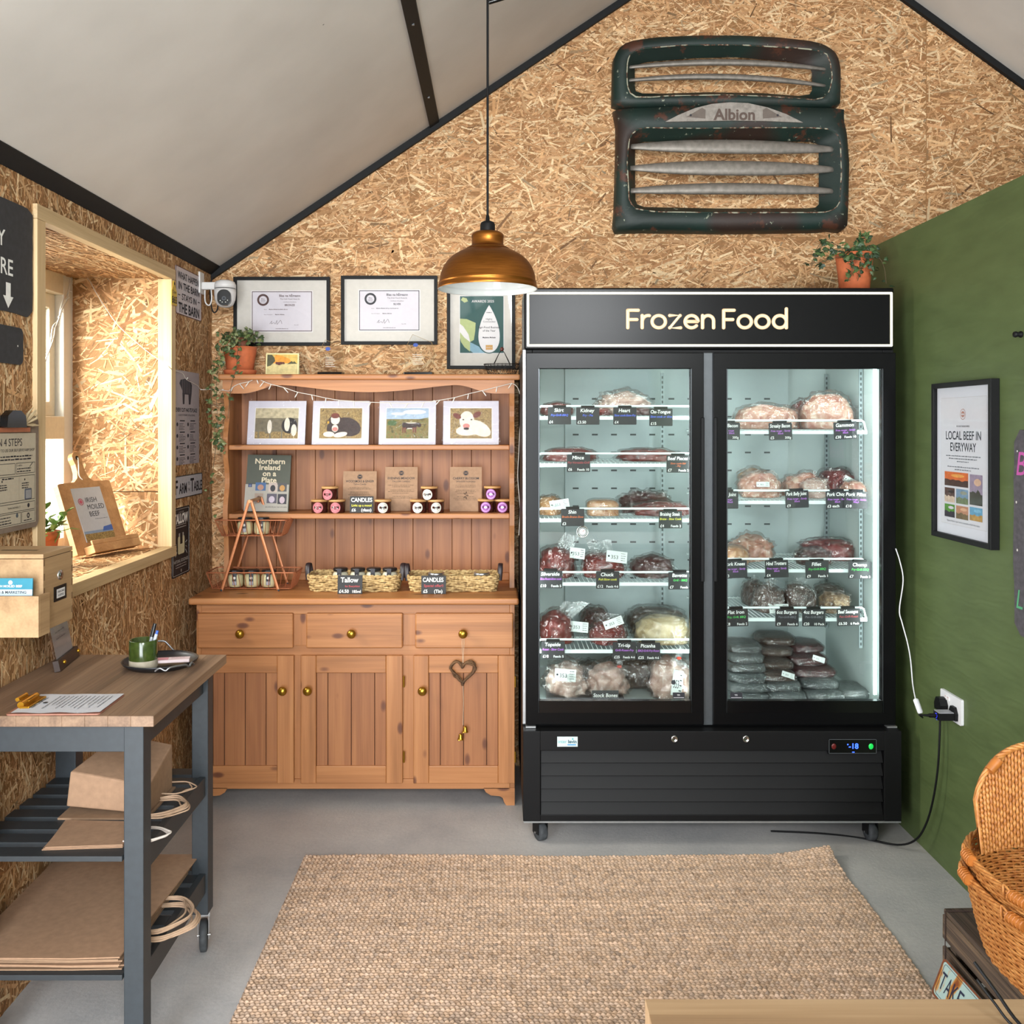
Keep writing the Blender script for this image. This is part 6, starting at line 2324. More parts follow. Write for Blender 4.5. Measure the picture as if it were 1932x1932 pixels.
M, w, h = lsign('', '', '', 3.715, 4.035, 1.362, 1.742)
mb = MB()
mb.box(-w / 2, w / 2, -h / 2, h / 2, -0.003, 0, plain('a9a0a3', 0.6, grain=0.03, name='grey_poster'))
z = 0.0007
g = plain('3b3b44', 0.6, name='grey_print')
mb.poly([(a * 0.1, 0.10 + b * 0.05) for a, b in ((-0.75, 1.05), (-0.9, 0.75), (-0.7, 0.45), (-0.55, 0.2), (-0.5, -0.9), (-0.3, -0.9), (-0.25, -0.1), (0.2, -0.1), (0.25, -0.9), (0.45, -0.9), (0.6, 0.0), (0.65, 0.7), (0.4, 1.1), (-0.1, 1.2))][::-1], z, g)
for k in range(5):
    mb.rect(-0.055 + 0.022 * k, -0.053 + 0.022 * k, 0.10, 0.155, z + 0.0003, plain('a9a0a3', 0.6))
mb.text('EVERY CUT HAS ITS PLACE', 0, 0.024, 0.022, M_INK, z, fit=w * 0.84, bold=0.02)
mb.text('A GUIDE TO THE BEST CUTS & COOKING', 0, 0.007, 0.011, g, z, fit=w * 0.74)
for cx_ in (-0.055, 0.075):
    y = -0.015
    for k in range(4):
        mb.rect(cx_ - 0.03, cx_ + 0.03, y, y + 0.005, z, g)
        mb.disc(cx_ - 0.06, y - 0.012, 0.011, z, g, 10, ry=0.008)
        mb.lines(cx_ - 0.04, cx_ + 0.045, [y - 0.010 - 0.006 * q for q in range(5)], 0.0025, g, z, rng, 0.5)
        y -= 0.046
solo('cuts_poster', 'tall grey poster of a cow with beef cuts, right of the window', 'poster', mb, M)

M, w, h = lsign('', '', '', 3.690, 4.072, 1.228, 1.318, 0.006)
mb = MB()
mb.prism(rrect(-w / 2, w / 2, -h / 2, h / 2, 0.006), -0.002, 0.0, plain('b3b4bb', 0.45, grain=0.05, name='grey_enamel'))
mb.ring(rrect(-w / 2, w / 2, -h / 2, h / 2, 0.006), rrect(-w / 2 + 0.006, w / 2 - 0.006, -h / 2 + 0.003, h / 2 - 0.003, 0.004), -0.0005, 0.0006, M_SLATE)
mb.text('F', -w * 0.40, -0.026, 0.078, M_INK, 0.001, 'l', sx=1.0, fit=0.045, bold=0.02)
mb.text('ARM', -w * 0.275, -0.026, 0.058, M_INK, 0.001, 'l', fit=0.092, bold=0.02)
for q, s in enumerate(('TO', 'THE')):
    mb.text(s, w * 0.035, 0.004 - 0.026 * q, 0.018, M_INK, 0.001, fit=0.03)
mb.text('T', w * 0.085, -0.026, 0.078, M_INK, 0.001, 'l', fit=0.045, bold=0.02)
mb.text('ABLE', w * 0.195, -0.026, 0.058, M_INK, 0.001, 'l', fit=0.108, bold=0.02)
solo('tin_sign', 'wide grey tin sign reading FARM TO TABLE', 'sign', mb, M)

M, w, h = lsign('', '', '', 3.702, 3.912, 0.918, 1.192)
mb = MB()
mb.prism(rrect(-w / 2, w / 2, -h / 2, h / 2, 0.01), -0.003, 0.0, plain('212024', 0.5, grain=0.08, name='black_enamel_sign'))
z = 0.0006
gw = plain('a9a6a2', 0.6)
mb.ring(rrect(-w / 2 + 0.008, w / 2 - 0.008, -h / 2 + 0.006, h / 2 - 0.006, 0.008), rrect(-w / 2 + 0.010, w / 2 - 0.010, -h / 2 + 0.0075, h / 2 - 0.0075, 0.007), 0.0, 0.0006, gw)
mb.text('HANDMADE BEEF', 0, 0.115, 0.008, gw, z, fit=w * 0.5)
mb.text('TALLOW', 0, 0.075, 0.052, M_CHALK, z, fit=w * 0.78, bold=0.04)
mb.lines(-0.06, 0.06, [0.066, 0.056], 0.004, gw, z, rng, 0.05)
jar = rrect(-0.04, 0.04, -0.05, 0.022, 0.012)
mb.poly(jar, z, plain('c9c2a0', 0.6, name='printed_tallow'))
mb.poly(rrect(-0.03, 0.03, 0.02, 0.034, 0.004), z, gw)
mb.poly(rrect(-0.014, 0.014, -0.01, 0.034, 0.002), z + 0.0004, plain('212024', 0.5))
for s in (-1, 1):
    for k in range(3):
        a = 0.3 - 0.5 * k
        mb.tube([(s * 0.052, -0.01 - 0.014 * k, z), (s * 0.068, -0.01 - 0.014 * k + 0.012 * a * 2, z)], 0.001, gw, 4)
mb.text('NATURAL GOODNESS', 0, -0.082, 0.017, gw, z, fit=w * 0.82, bold=0.02)
mb.lines(-0.065, 0.065, [-0.092, -0.102], 0.003, gw, z, rng, 0.05)
mb.annulus(0, -0.117, 0.003, 0.006, z, gw, 12)
solo('tallow_sign', 'black enamel sign reading TALLOW with a pale jar, lowest sign on the left wall', 'sign', mb, M)

M = FR((XL + 0.021, 3.678, 2.03), (0, 1, 0), (0, 0, 1))
mb = MB()
yel = plain('c9a52a', 0.5, name='yellow_ear_tag')
mb.prism([(-0.031, -0.042), (0.031, -0.042), (0.029, 0.012), (0.012, 0.034), (0.010, 0.052), (-0.010, 0.052), (-0.012, 0.034), (-0.029, 0.012)], -0.002, 0, yel)
mb.text('865', 0, -0.034, 0.038, M_INK, 0.0006, fit=0.056, bold=0.02)
mb.text('Conn', 0, 0.004, 0.018, M_INK, 0.0006, fit=0.045)
mb.disc(0, 0.042, 0.006, 0.0008, M_INK, 12)
solo('ear_tag', 'yellow cattle ear tag numbered 865 beside the window', 'tag', mb, M)

# ---- dome camera on its bracket
kx, ky = -1.172, 4.06
t = thing('security_camera', 'white security camera with black lens face on a wall bracket in the corner', 'security camera', T(kx, ky, 0))
M_CAM = plain('d3d1cf', 0.4, grain=0.02, name='white_camera_shell')
mb = MB()
mb.box(XL - kx + 0.001, XL - kx + 0.010, -0.03, 0.03, 2.085, 2.178, M_CAM)
mb.box(XL - kx + 0.01, -0.02, -0.012, 0.012, 2.103, 2.135, M_CAM)
build('bracket', mb, t, bevel=0.004)
mb = MB()
mb.lathe([(0, 2.144), (0.025, 2.143), (0.040, 2.136), (0.0455, 2.124), (0.0455, 2.108), (0, 2.108)], M_CAM, 28)
mb.lathe([(0.044, 2.108), (0.044, 2.105), (0, 2.105)], M_BLACK, 28)
build('cap', mb, t)
mb = MB()
mb.lathe([(0, 2.105), (0.0455, 2.105), (0.0455, 2.085), (0.043, 2.06), (0.034, 2.038), (0.02, 2.028), (0, 2.026)], M_CAM, 28)
build('body', mb, t)
mb = MB()
Mf = FR((0.006, -0.026, 2.066), (1, 0.12, 0), (0, 0, 1))
mb.M = Mf
pts = [(0.028 * math.cos(2 * PI * k / 32), -0.004 + 0.036 * math.sin(2 * PI * k / 32) * (1.0 if math.sin(2 * PI * k / 32) > 0 else 1.0)) for k in range(32)]
mb.prism(rrect(-0.028, 0.028, -0.036, 0.032, 0.026, 8), -0.01, 0.022, M_BLACKGLOSS, True)
lens_ring = plain('3b3d40', 0.3, 0.5)
mb.annulus(0, -0.006, 0.005, 0.009, 0.0225, lens_ring)
mb.disc(0, -0.006, 0.005, 0.0224, plain('20242a', 0.1))
for a, b in ((-0.015, -0.016), (0.015, -0.014), (-0.007, -0.022), (0.007, -0.022)):
    mb.disc(a, b, 0.0022, 0.0226, plain('c9c6bd', 0.3), 10)
build('lens_face', mb, t, bevel=0.003)
mb = MB()
mb.tube(smooth_path([(-0.085, -0.005, 2.10), (-0.082, -0.01, 2.05), (-0.065, -0.01, 2.035), (-0.055, -0.01, 2.06), (-0.06, 0, 2.105)], 6), 0.003, M_CAM, 6)
build('cable', mb, t)
mb = MB()
mb.tube(smooth_path([(-0.06, 0.01, 2.16), (-0.065, 0.0, 2.09), (-0.055, -0.005, 2.02), (-0.042, -0.005, 2.005), (-0.03, -0.004, 2.03), (-0.04, 0.01, 2.105)], 6), 0.003, M_BLACK, 6)
build('cable', mb, t)

# ---- wooden honesty box on the wall
t = thing('honesty_box', 'pale wooden payment box with coin lock fixed to the left wall under the clipboard', 'box', T(XL, 0, 0))
bx0, bx1, by0, by1, bz0, bz1 = 0.002, 0.198, 2.25, 2.405, 1.03, 1.214
mb = MB()
mb.box(bx0, bx1, by0, by1, bz0, bz1 - 0.012, M_PAULOWNIA)
dk = plain('7d5f3f', 0.7, name='finger_joint')
n = 10
for k in range(n):
    z0 = bz0 + (bz1 - bz0 - 0.012) * k / n
    if k % 2:
        mb.box(bx1 - 0.0, bx1 + 0.0004, by0, by0 + 0.008, z0, z0 + 0.0165, dk)
        mb.box(bx1 - 0.0, bx1 + 0.0004, by1 - 0.008, by1, z0, z0 + 0.0165, dk)
build('body', mb, t, bevel=0.0008)
mb = MB()
mb.box(bx0, bx1, by0, by1, bz1 - 0.0105, bz1, M_PAULOWNIA)
mb.box(0.06, 0.15, 2.318, 2.328, bz1 - 0.001, bz1 + 0.0004, M_BLACK)
build('lid', mb, t, bevel=0.0008)
mb = MB(FR((bx1, 2.335, 1.152), (0, 1, 0), (0, 0, 1)))
mb.lathe([(0.0125, 0), (0.012, 0.003), (0, 0.0035)], M_CHROME, 18)
mb.rect(-0.001, 0.001, -0.005, 0.005, 0.004, M_BLACK)
build('lock', mb, t)
mb = MB(FR((bx1, 2.335, 1.108), (0, 1, 0), (0, 0, 1)))
mb.box(-0.032, 0.032, -0.018, 0.018, 0, 0.002, M_BLACK)
mb.rect(-0.022, 0.022, -0.011, 0.011, 0.0025, M_PAPER)
mb.text('CASH & CARDS', 0, 0.002, 0.007, M_INK, 0.003, fit=0.036, bold=0.02)
mb.text('ACCEPTED', 0, -0.007, 0.007, M_INK, 0.003, fit=0.030, bold=0.02)
build('label_holder', mb, t)
mb = MB()
lx1 = (75 - CX) * 2.2 / F - XL
mb.box(bx0, lx1, 2.194, 2.2015, 1.028, 1.124, M_PAULOWNIA)
mb.box(lx1 - 0.008, lx1, 2.2015, by0, 1.028, 1.124, M_PAULOWNIA)
mb.box(bx0, lx1 - 0.008, 2.2015, by0, 1.028, 1.034, M_PAULOWNIA)
build('leaflet_pocket', mb, t, bevel=0.0008)
mb = MB(FR((-1.16, 2.216, 1.10), (1, 0, 0), (0, 0.06, 1)))
x1 = (62 - CX) * 2.22 / F + 1.16
mb.box(-0.10, x1, -0.066, 0.062, -0.003, 0, plain('2b7f95', 0.5, grain=0.04, name='teal_leaflet'))
mb.rect(-0.10, x1, -0.066, 0.036, 0.0003, plain('b9c9d2', 0.5, name='pale_leaflet_band'))
mb.disc(x1 - 0.052, 0.052, 0.005, 0.0006, M_PAPER)
mb.text('IRISH MOILED BEEF', x1 - 0.024, 0.041, 0.0075, M_PAPER, 0.0006, 'r', bold=0.02)
mb.text('BREEDING & MARKETING', x1 - 0.014, 0.0265, 0.009, M_INK, 0.0006, 'r', bold=0.02)
solo('leaflet', 'teal leaflet standing in the pocket of the wooden payment box', 'leaflet', mb, Matrix())

# ---- window sill: potted plant and chopping board stand
t = thing('potted_plant', 'small leafy green plant in a terracotta pot on the window sill', 'plant', T(-1.51, 3.13, WZ0 + 0.002))
pot(t, 0.054, 0.105, saucer=True, rim=True)
fm = MB()
rng = random.Random(12)
lg = [plain('3f5a2a', 0.45, grain=0.2), plain('5b7a3a', 0.45, grain=0.2), plain('7d9a55', 0.45, grain=0.2)]
sm = MB()
for k in range(26):
    a, e = rng.random() * 2 * PI, rng.uniform(0.2, 1.4)
    L0 = rng.uniform(0.05, 0.10)
    base = Vector((rng.uniform(-.02, .02), rng.uniform(-.02, .02), 0.105))
    d = Vector((math.cos(a) * math.cos(e), math.sin(a) * math.cos(e), math.sin(e)))
    tip = base + d * L0
    sm.tube([base, base + d * L0 * 0.6, tip], 0.0016, lg[1], 4)
    for q in range(3):
        p = base + d * L0 * (0.5 + 0.25 * q)
        dd = (d + Vector((rng.gauss(0, .6), rng.gauss(0, .6), rng.gauss(0, .3)))).normalized()
        s = dd.cross(Vector((0, 0, 1)))
        s = s.normalized() if s.length > 1e-3 else Vector((1, 0, 0))
        nn = s.cross(dd)
        l, w_ = rng.uniform(0.03, 0.048), rng.uniform(0.010, 0.016)
        fm.add([p, p + dd * l * .35 + s * w_ + nn * 0.003, p + dd * l * .75 + s * w_ * .8, p + dd * l - nn * 0.004, p + dd * l * .75 - s * w_ * .8, p + dd * l * .35 - s * w_ + nn * 0.003, p + dd * l * .5 - nn * .003],
               [(0, 1, 6), (1, 2, 6), (2, 3, 6), (3, 4, 6), (4, 5, 6), (5, 0, 6)], lg[rng.randrange(3)])
build('stems', sm, t)
build('leaves', fm, t)

A = Vector((-1.482, 3.344, WZ0 + 0.003))
Bv = Vector((-1.40, 3.60, WZ0 + 0.003))
u = (Bv - A).normalized()
nrm = Vector((u.y, -u.x, 0))
lean = math.radians(20)
vdir = Vector((0, 0, 1)) * math.cos(lean) - nrm * math.sin(lean)
wB = (Bv - A).length
M = FR((A + Bv) / 2, u, vdir)
t = thing('board_stand', 'wooden paddle shaped chopping board stand leaning back on the window sill', 'stand', M)
hw, hh = wB / 2, 0.275
pts = [(-hw, 0.012), (hw, 0.012), (hw, hh)]
pts += [(hw - 0.01, hh + 0.004), (0.05, hh + 0.006), (0.03, hh + 0.02), (0.02, hh + 0.045), (0.019, hh + 0.075)]
for k in range(9):
    a = math.radians(-10 + 200 * k / 8)
    pts.append((0.024 * math.cos(a), hh + 0.098 + 0.024 * math.sin(a)))
pts += [(-0.019, hh + 0.075), (-0.02, hh + 0.045), (-0.03, hh + 0.02), (-0.05, hh + 0.006), (-hw + 0.01, hh + 0.004), (-hw, hh)]
mb = MB()
mb.prism(pts, -0.022, 0.0, M_MANGO)
build('board', mb, t, bevel=0.003)
mb = MB()
mb.disc(0, hh + 0.098, 0.009, 0.0004, M_BLACK)
mb.tube(smooth_path([(0, hh + 0.098, 0.004), (-0.012, hh + 0.07, 0.008), (-0.02, hh + 0.03, 0.004), (-0.012, hh + 0.012, 0.006)], 5), 0.0022, plain('d6cfc0', 0.8, name='white_cord'), 5)
build('cord', mb, t)
mb = MB()
mb.box(-hw + 0.035, hw + 0.012, 0.004, 0.034, 0.0005, 0.045, M_MANGO)
mb.box(-hw + 0.035, hw + 0.012, 0.034, 0.050, 0.037, 0.045, M_MANGO)
build('ledge', mb, t, bevel=0.002)
M2 = FR((A + Bv) / 2 - nrm * 0.09 + Vector((0, 0, 0.0)), u, vdir)
mb = MB()
p0 = Vector((0, 0.16, -0.022))
mb.tube([(0, 0.17, -0.026), (0, -0.005 + 0.0, -0.115)], 0.007, M_MANGO, 6)
build('strut', mb, t)
# booklet on the ledge
M3 = M @ FR((-0.005, 0.052, 0.006), (1, 0, 0), (0, 1, -0.02))
mb = MB()
bw, bh = 0.148, 0.205
mb.box(-bw / 2, bw / 2, 0, bh, -0.004, 0, plain('b3b6bd', 0.4, grain=0.03, name='grey_booklet'))
z = 0.0005
mb.rect(-bw / 2, bw / 2, 0, 0.030, z, M_STRAW)
mb.rect(-bw / 2, bw / 2, 0.030, 0.040, z, plain('7f93ae', 0.5, grain=0.05))
mb.poly([(0.02, 0.034), (bw / 2, 0.034), (bw / 2, 0.055), (0.03, 0.05)], z + 0.0002, plain('3a5fa8', 0.5))
mb.annulus(-0.045, 0.152, 0.010, 0.013, z, plain('a8324a', 0.5))
mb.disc(-0.045, 0.152, 0.0075, z, plain('b85068', 0.5))
for q, s in enumerate(('IRISH', 'MOILED', 'BEEF')):
    mb.text(s, -0.020, 0.148 - 0.027 * q, 0.0265, M_INK, z, 'l', fit=0.085)
mb.lines(0.0, 0.065, [0.082], 0.002, plain('6a6d75', 0.6), z, rng, 0.05)
solo('booklet', 'pale booklet titled IRISH MOILED BEEF on the chopping board stand', 'booklet', mb, M3)

# ================================================================ kitchen trolley
tX0, tX1, tY0, tY1 = -1.272, -0.795, 2.182, 2.768
t = thing('kitchen_trolley', 'charcoal slatted trolley with a worn butcher block top and casters at its far end', 'trolley', T(0, 0, 0))
mb = MB()
nb = 9
for k in range(nb):
    a = tX0 + (tX1 - tX0) * k / nb
    c_ = tX0 + (tX1 - tX0) * (k + 1) / nb
    mb.box(a, c_, tY0, tY1, 0.825, 0.85, M_BEECH)
build('top', mb, t, bevel=0.0012)
M_SLAT = plain('2b3034', 0.5, grain=0.08, name='dark_slat_paint')
M_LEG = plain('2d3338', 0.5, grain=0.10, name='charcoal_leg_paint')
for lx, ly, z0 in ((-0.873, 2.205, 0.0), (-0.873, 2.695, 0.125), (-1.262, 2.205, 0.0), (-1.262, 2.695, 0.125)):
    w_ = 0.046 if lx > -1 else 0.058
    mb = MB()
    mb.box(lx, lx + w_, ly, ly + 0.05, z0, 0.825, M_LEG)
    build('leg', mb, t, bevel=0.002)
for y in (2.212, 2.712):
    mb = MB()
    mb.box(-1.204, -0.873, y, y + 0.02, 0.757, 0.825, M_LEG)
    build('apron', mb, t, bevel=0.0015)
for x in (-0.862, -1.25):
    mb = MB()
    mb.box(x, x + 0.022, 2.255, 2.695, 0.757, 0.825, M_LEG)
    build('apron', mb, t, bevel=0.0015)
for zt in (0.519, 0.243):
    for x in (-0.852, -1.262):
        mb = MB()
        mb.box(x, x + 0.018, 2.255, 2.695, zt - 0.055, zt - (-0.001 if x > -1 else 0.012), M_SLAT)
        build('shelf_rail', mb, t, bevel=0.001)
    for k in range(8):
        y = 2.198 + k * 0.0735
        x0, x1 = (-1.262, -0.853)
        if k in (0, 7):
            x0, x1 = -1.203, -0.874
        mb = MB()
        mb.box(x0, x1, y, y + 0.050, zt - 0.0125, zt, M_SLAT)
        build('slat', mb, t, bevel=0.001)
for lx in (-0.85, -1.233):
    c = bpy.data.objects.new('caster', None)
    COL.objects.link(c)
    c.parent = t
    c.matrix_local = T(lx, 2.73, 0, 0.25)
    mb = MB(FR((0.011, 0.01, 0.045), (0, 1, 0), (0, 0, 1)))
    mb.lathe([(0, -0.022), (0.036, -0.022), (0.044, -0.019), (0.045, -0.011), (0.044, -0.003), (0.036, 0), (0, 0)], M_RUBBER, 26)
    build('wheel', mb, c)
    mb = MB()
    for s in (-1, 1):
        mb.box(s * 0.0145 - 0.001, s * 0.0145 + 0.001, -0.012, 0.03, 0.04, 0.115, M_CHROME)
    mb.box(-0.018, 0.018, -0.022, 0.022, 0.114, 0.125, M_CHROME)
    mb.tube([(-0.018, 0.01, 0.045), (0.018, 0.01, 0.045)], 0.005, M_CHROME, 8)
    build('fork', mb, c)

# clipboard lying on the trolley
M = FR((-1.032, 2.266, 0.8505), (0.999, 0.02, 0), (0, 1, 0))
t = thing('clipboard', 'copper edged clipboard with a printed white sheet and gold clip, lying on the trolley', 'clipboard', M)
mb = MB()
mb.prism(rrect(-0.108, 0.108, -0.080, 0.080, 0.008), 0.0, 0.003, plain('9c6a58', 0.5, grain=0.1, name='copper_clipboard'))
build('board', mb, t)
mb = MB()
nx = 16
vs, fs = [], []
for i in range(nx + 1):
    for j in range(2):
        x = -0.098 + 0.205 * i / nx
        vs.append((x, -0.076 + 0.152 * j, 0.0050 + 0.0011 * math.sin(i * 0.9) * (0.4 if j else 1)))
for i in range(nx):
    fs.append((2 * i, 2 * i + 2, 2 * i + 3, 2 * i + 1))
mb.add(vs, fs, plain('cfd3da', 0.7, grain=0.02, name='cool_white_paper'), True)
mb.M = Matrix.Translation((0, 0, 0.0066)) @ Matrix.Rotation(-PI / 2, 4, 'Z')
mb.text('THE MEAT BARN', 0, -0.070 + 0.0, 0.011, M_INK, 0, fit=0.1, bold=0.02)
mb.disc(0, -0.050 - 0.002, 0.006, 0, M_INK, 12)
g2 = plain('5a5d66', 0.7)
for k in range(13):
    mb.lines(-0.055, 0.055, [-0.04 + 0.0105 * k], 0.0024, g2, 0, rng, 0.4)
build('printed_sheet', mb, t)
M_GOLD = plain('c9962f', 0.3, 0.9, name='gold_clip')
mb = MB(Matrix.Translation((-0.092, 0.0, 0.004)))
mb.box(0.0, 0.022, -0.045, 0.045, 0.0, 0.006, M_GOLD)
mb.tube([(0.0, -0.04, 0.008), (0.0, 0.04, 0.008)], 0.008, M_GOLD, 10)
mb.box(-0.016, 0.012, -0.022, 0.022, 0.012, 0.014, M_GOLD)
mb.tube([(-0.016, -0.022, 0.016), (-0.016, 0.022, 0.016)], 0.005, M_GOLD, 8)
build('clip', mb, t, bevel=0.001)

# round black tray pan with wire handles
pc = Vector((-0.945, 2.645, 0.8505))
t = thing('round_tray', 'round black pan with two wire handles holding the green cup on the trolley', 'tray', Matrix.Translation(pc))
mb = MB()
mb.lathe([(0, 0.0), (0.085, 0.0), (0.100, 0.012), (0.103, 0.017), (0.1015, 0.018), (0.097, 0.012), (0.083, 0.0025), (0, 0.0025)], plain('2b2c30', 0.35, 0.4, grain=0.1, name='seasoned_iron'), 40)
build('pan', mb, t)
for s in (-1, 1):
    mb = MB(Matrix.Rotation(0.45 if s > 0 else 0.75, 4, 'Z'))
    y = s * 0.098
    up_ = 0.036 if s > 0 else 0.012
    mb.tube(smooth_path([(-0.055, y * 0.96, 0.010), (-0.045, y * 1.04, 0.018), (-0.033, y * 1.12, up_ * 0.9), (-0.02, y * 1.16, up_ + 0.006), (0.02, y * 1.16, up_ + 0.006), (0.033, y * 1.12, up_ * 0.9), (0.045, y * 1.04, 0.018), (0.055, y * 0.96, 0.010)], 6), 0.0028, plain('8f9296', 0.3, 0.9, name='steel_wire'), 8)
    build('handle', mb, t)
mc = Vector((-0.977, 2.605, 0.8535))
t = thing('ceramic_mug', 'green glazed ceramic cup with a bare clay base, standing on the round tray', 'cup', Matrix.Translation(mc))
mb = MB()
gz = plain('34421a', 0.14, grain=0.25, name='olive_glaze')
mb.lathe([(0, 0.0), (0.036, 0.0), (0.0375, 0.003), (0.0375, 0.024)], plain('a39a88', 0.7, grain=0.12, name='raw_clay'), 32)
mb.lathe([(0.0375, 0.024), (0.0378, 0.076), (0.0365, 0.0785), (0.034, 0.077), (0.0335, 0.01), (0, 0.008)], gz, 32)
build('cup', mb, t)
for k, (dx, dy, tx, ty, ca, cb, lab) in enumerate(((0.004, 0.004, 0.030, 0.012, 'aeb6c0', '17181b', 'silver pen with black cap standing in the green cup'), (0.012, -0.004, 0.036, 0.004, 'c9d3e2', '3d63b5', 'pale blue and white pen in the green cup'))):
    mb = MB()
    a_ = Vector((dx, dy, 0.013))
    b_ = Vector((dx + tx * 0.75, dy + ty, 0.118 if k == 0 else 0.102))
    m_ = a_.lerp(b_, 0.66 if k == 0 else 0.9)
    mb.tube([a_, m_], 0.0045, plain(ca, 0.3, 0.3), 10)
    mb.tube([m_, b_], 0.0052 if k == 0 else 0.004, plain(cb, 0.3), 10)
    if k == 0:
        mb.tube([m_ + Vector((-0.005, -0.002, 0)), b_ + Vector((-0.006, -0.002, -0.006))], 0.0013, M_BLACKGLOSS, 6)
    solo('pen', lab, 'pen', mb, Matrix.Translation(mc), 'pens in the green cup')
mb = MB(FR(pc + Vector((0.036, 0.0, 0.0105)), (0.98, 0.2, 0), (-0.2, 0.98, 0.03)))
mb.box(-0.05, 0.045, -0.016, 0.016, 0, 0.008, plain('d2c0c2', 0.6, grain=0.03, name='pink_white_box'))
mb.rect(-0.048, -0.012, -0.012, 0.012, 0.0085, plain('c07f8c', 0.6))
mb.lines(-0.005, 0.04, [-0.006, 0.002, 0.008], 0.002, plain('a0788a', 0.6), 0.0085, rng, 0.2)
solo('slim_box', 'slim pink and white card box lying in the round tray', 'box', mb, Matrix(), bevel=0.001)

# card holder leaning by the wall
A = Vector((-1.195, 2.565, 0.8515))
Bv = Vector((-1.222, 2.745, 0.8515))
u = (Bv - A).normalized()
nrm = Vector((u.y, -u.x, 0))
vdir = Vector((0, 0, 1)) * math.cos(0.2) - nrm * math.sin(0.2)
M = FR((A + Bv) / 2, u, vdir)
t = thing('card_holder', 'dark wooden card holder with gold bolts and a grey notice, behind the payment box', 'card holder', M)
hw = (Bv - A).length / 2
mb = MB()
mb.box(-hw, hw, 0.0, 0.03, -0.008, 0.008, plain('3a2b24', 0.5, grain=0.15, name='dark_walnut'))
build('base', mb, t, bevel=0.001)
mb = MB()
mb.box(-hw * 0.96, hw * 0.96, 0.03, 0.20, -0.004, 0.0, M_ACRYLIC)
build('sleeve', mb, t)
mb = MB()
mb.rect(-hw * 0.8, hw * 0.84, 0.03, 0.185, -0.002, plain('a8a2a5', 0.6, grain=0.02, name='grey_card'))
for k in range(5):
    mb.lines(-hw * 0.45, hw * 0.45, [0.15 - 0.018 * k], 0.004, plain('807a80', 0.6), -0.0014, rng, 0.1)
build('card', mb, t)
for x in (-hw * 0.55, hw * 0.9):
    mb = MB(Matrix.Translation((x, 0.016, 0.008)))
    mb.lathe([(0.0055, 0), (0.0055, 0.004), (0.003, 0.006), (0, 0.0062)], M_GOLD, 12)
    build('bolt', mb, t)

# ---- kraft carrier bags on the trolley shelves
M_CORD = plain('b79a80', 0.8, grain=0.1, name='twisted_paper_cord')
M_CORDW = plain('cfc6bd', 0.8, grain=0.1, name='white_paper_cord')
M_KRAFT2 = plain('8f735a', 0.8, grain=0.08, name='kraft_paper_worn')


def cord_loop(mb, x0, x1, y0, y1, z, k, mat, r=0.0022, n=5, dz=0.003):
    rng = random.Random(k)
    for q in range(n):
        e = rng.uniform(-0.01, 0.01)
        f = rng.uniform(-0.006, 0.006)
        mb.tube(smooth_path([(x0, y0 + f, z + q * dz * 0.5), (x0 + (x1 - x0) * 0.55, y0 + f - 0.004, z + q * dz), (x1 - 0.012 + e, y0 * 0.75 + y1 * 0.25 + f, z + q * dz), (x1 + e, (y0 + y1) / 2, z + q * dz), (x1 - 0.012 + e, y0 * 0.25 + y1 * 0.75 + f, z + q * dz), (x0 + (x1 - x0) * 0.55, y1 + f, z + q * dz), (x0, y1 + f, z + q * dz * 0.5)], 5), r, mat, 6)


zs = 0.5195
t = thing('paper_bag', 'bulky folded brown paper bag standing at the back of the upper trolley shelf', 'paper bag', T(0, 0, zs), 'brown paper carrier bags')
mb = MB()
x0, x1, y0, y1 = -1.110, -0.895, 2.43, 2.60
vs = [(x0, y0, 0.022), (x1, y0 - 0.01, 0.006), (x1, y1, 0.006), (x0 + 0.01, y1, 0.022), (x0 + 0.01, y0, 0.112), (x1, y0 - 0.005, 0.078), (x1, y1, 0.125), (x0 + 0.07, y1, 0.155)]
mb.add(vs, [(0, 3, 2, 1), (0, 1, 5, 4), (1, 2, 6, 5), (2, 3, 7, 6), (3, 0, 4, 7), (4, 5, 6, 7)], M_KRAFT)
build('paper', mb, t, bevel=0.004)
mb = MB()
mb.box(-1.118, -0.89, 2.40, 2.61, 0.0, 0.005, M_KRAFT2)
build('folded_base', mb, t)
mb = MB()
cord_loop(mb, -0.90, -0.822, 2.52, 2.60, 0.02, 1, M_CORD, 0.0018, 2)
cord_loop(mb, -0.90, -0.812, 2.40, 2.51, 0.006, 2, M_CORD, 0.0022, 6)
build('cord_handle', mb, t)
t = thing('paper_bag', 'flat brown paper bag with white cord handle at the front of the upper trolley shelf', 'paper bag', T(0, 0, zs), 'brown paper carrier bags')
mb = MB()
for q in range(3):
    mb.add([(-1.075 + 0.004 * q, 2.228, 0.003 * q), (-0.89, 2.242, 0.003 * q), (-0.89, 2.362, 0.003 * q + 0.004), (-1.085, 2.372, 0.003 * q + 0.004), (-1.075 + 0.004 * q, 2.228, 0.003 * q + 0.002), (-0.89, 2.242, 0.003 * q + 0.002), (-0.89, 2.362, 0.003 * q + 0.006), (-1.085, 2.372, 0.003 * q + 0.006)],
           [(0, 3, 2, 1), (4, 5, 6, 7), (0, 1, 5, 4), (1, 2, 6, 5), (2, 3, 7, 6), (3, 0, 4, 7)], M_KRAFT)
build('paper', mb, t)
mb = MB()
cord_loop(mb, -0.895, -0.798, 2.262, 2.335, 0.006, 3, M_CORDW, 0.0022, 3)
build('cord_handle', mb, t)
zs = 0.2435
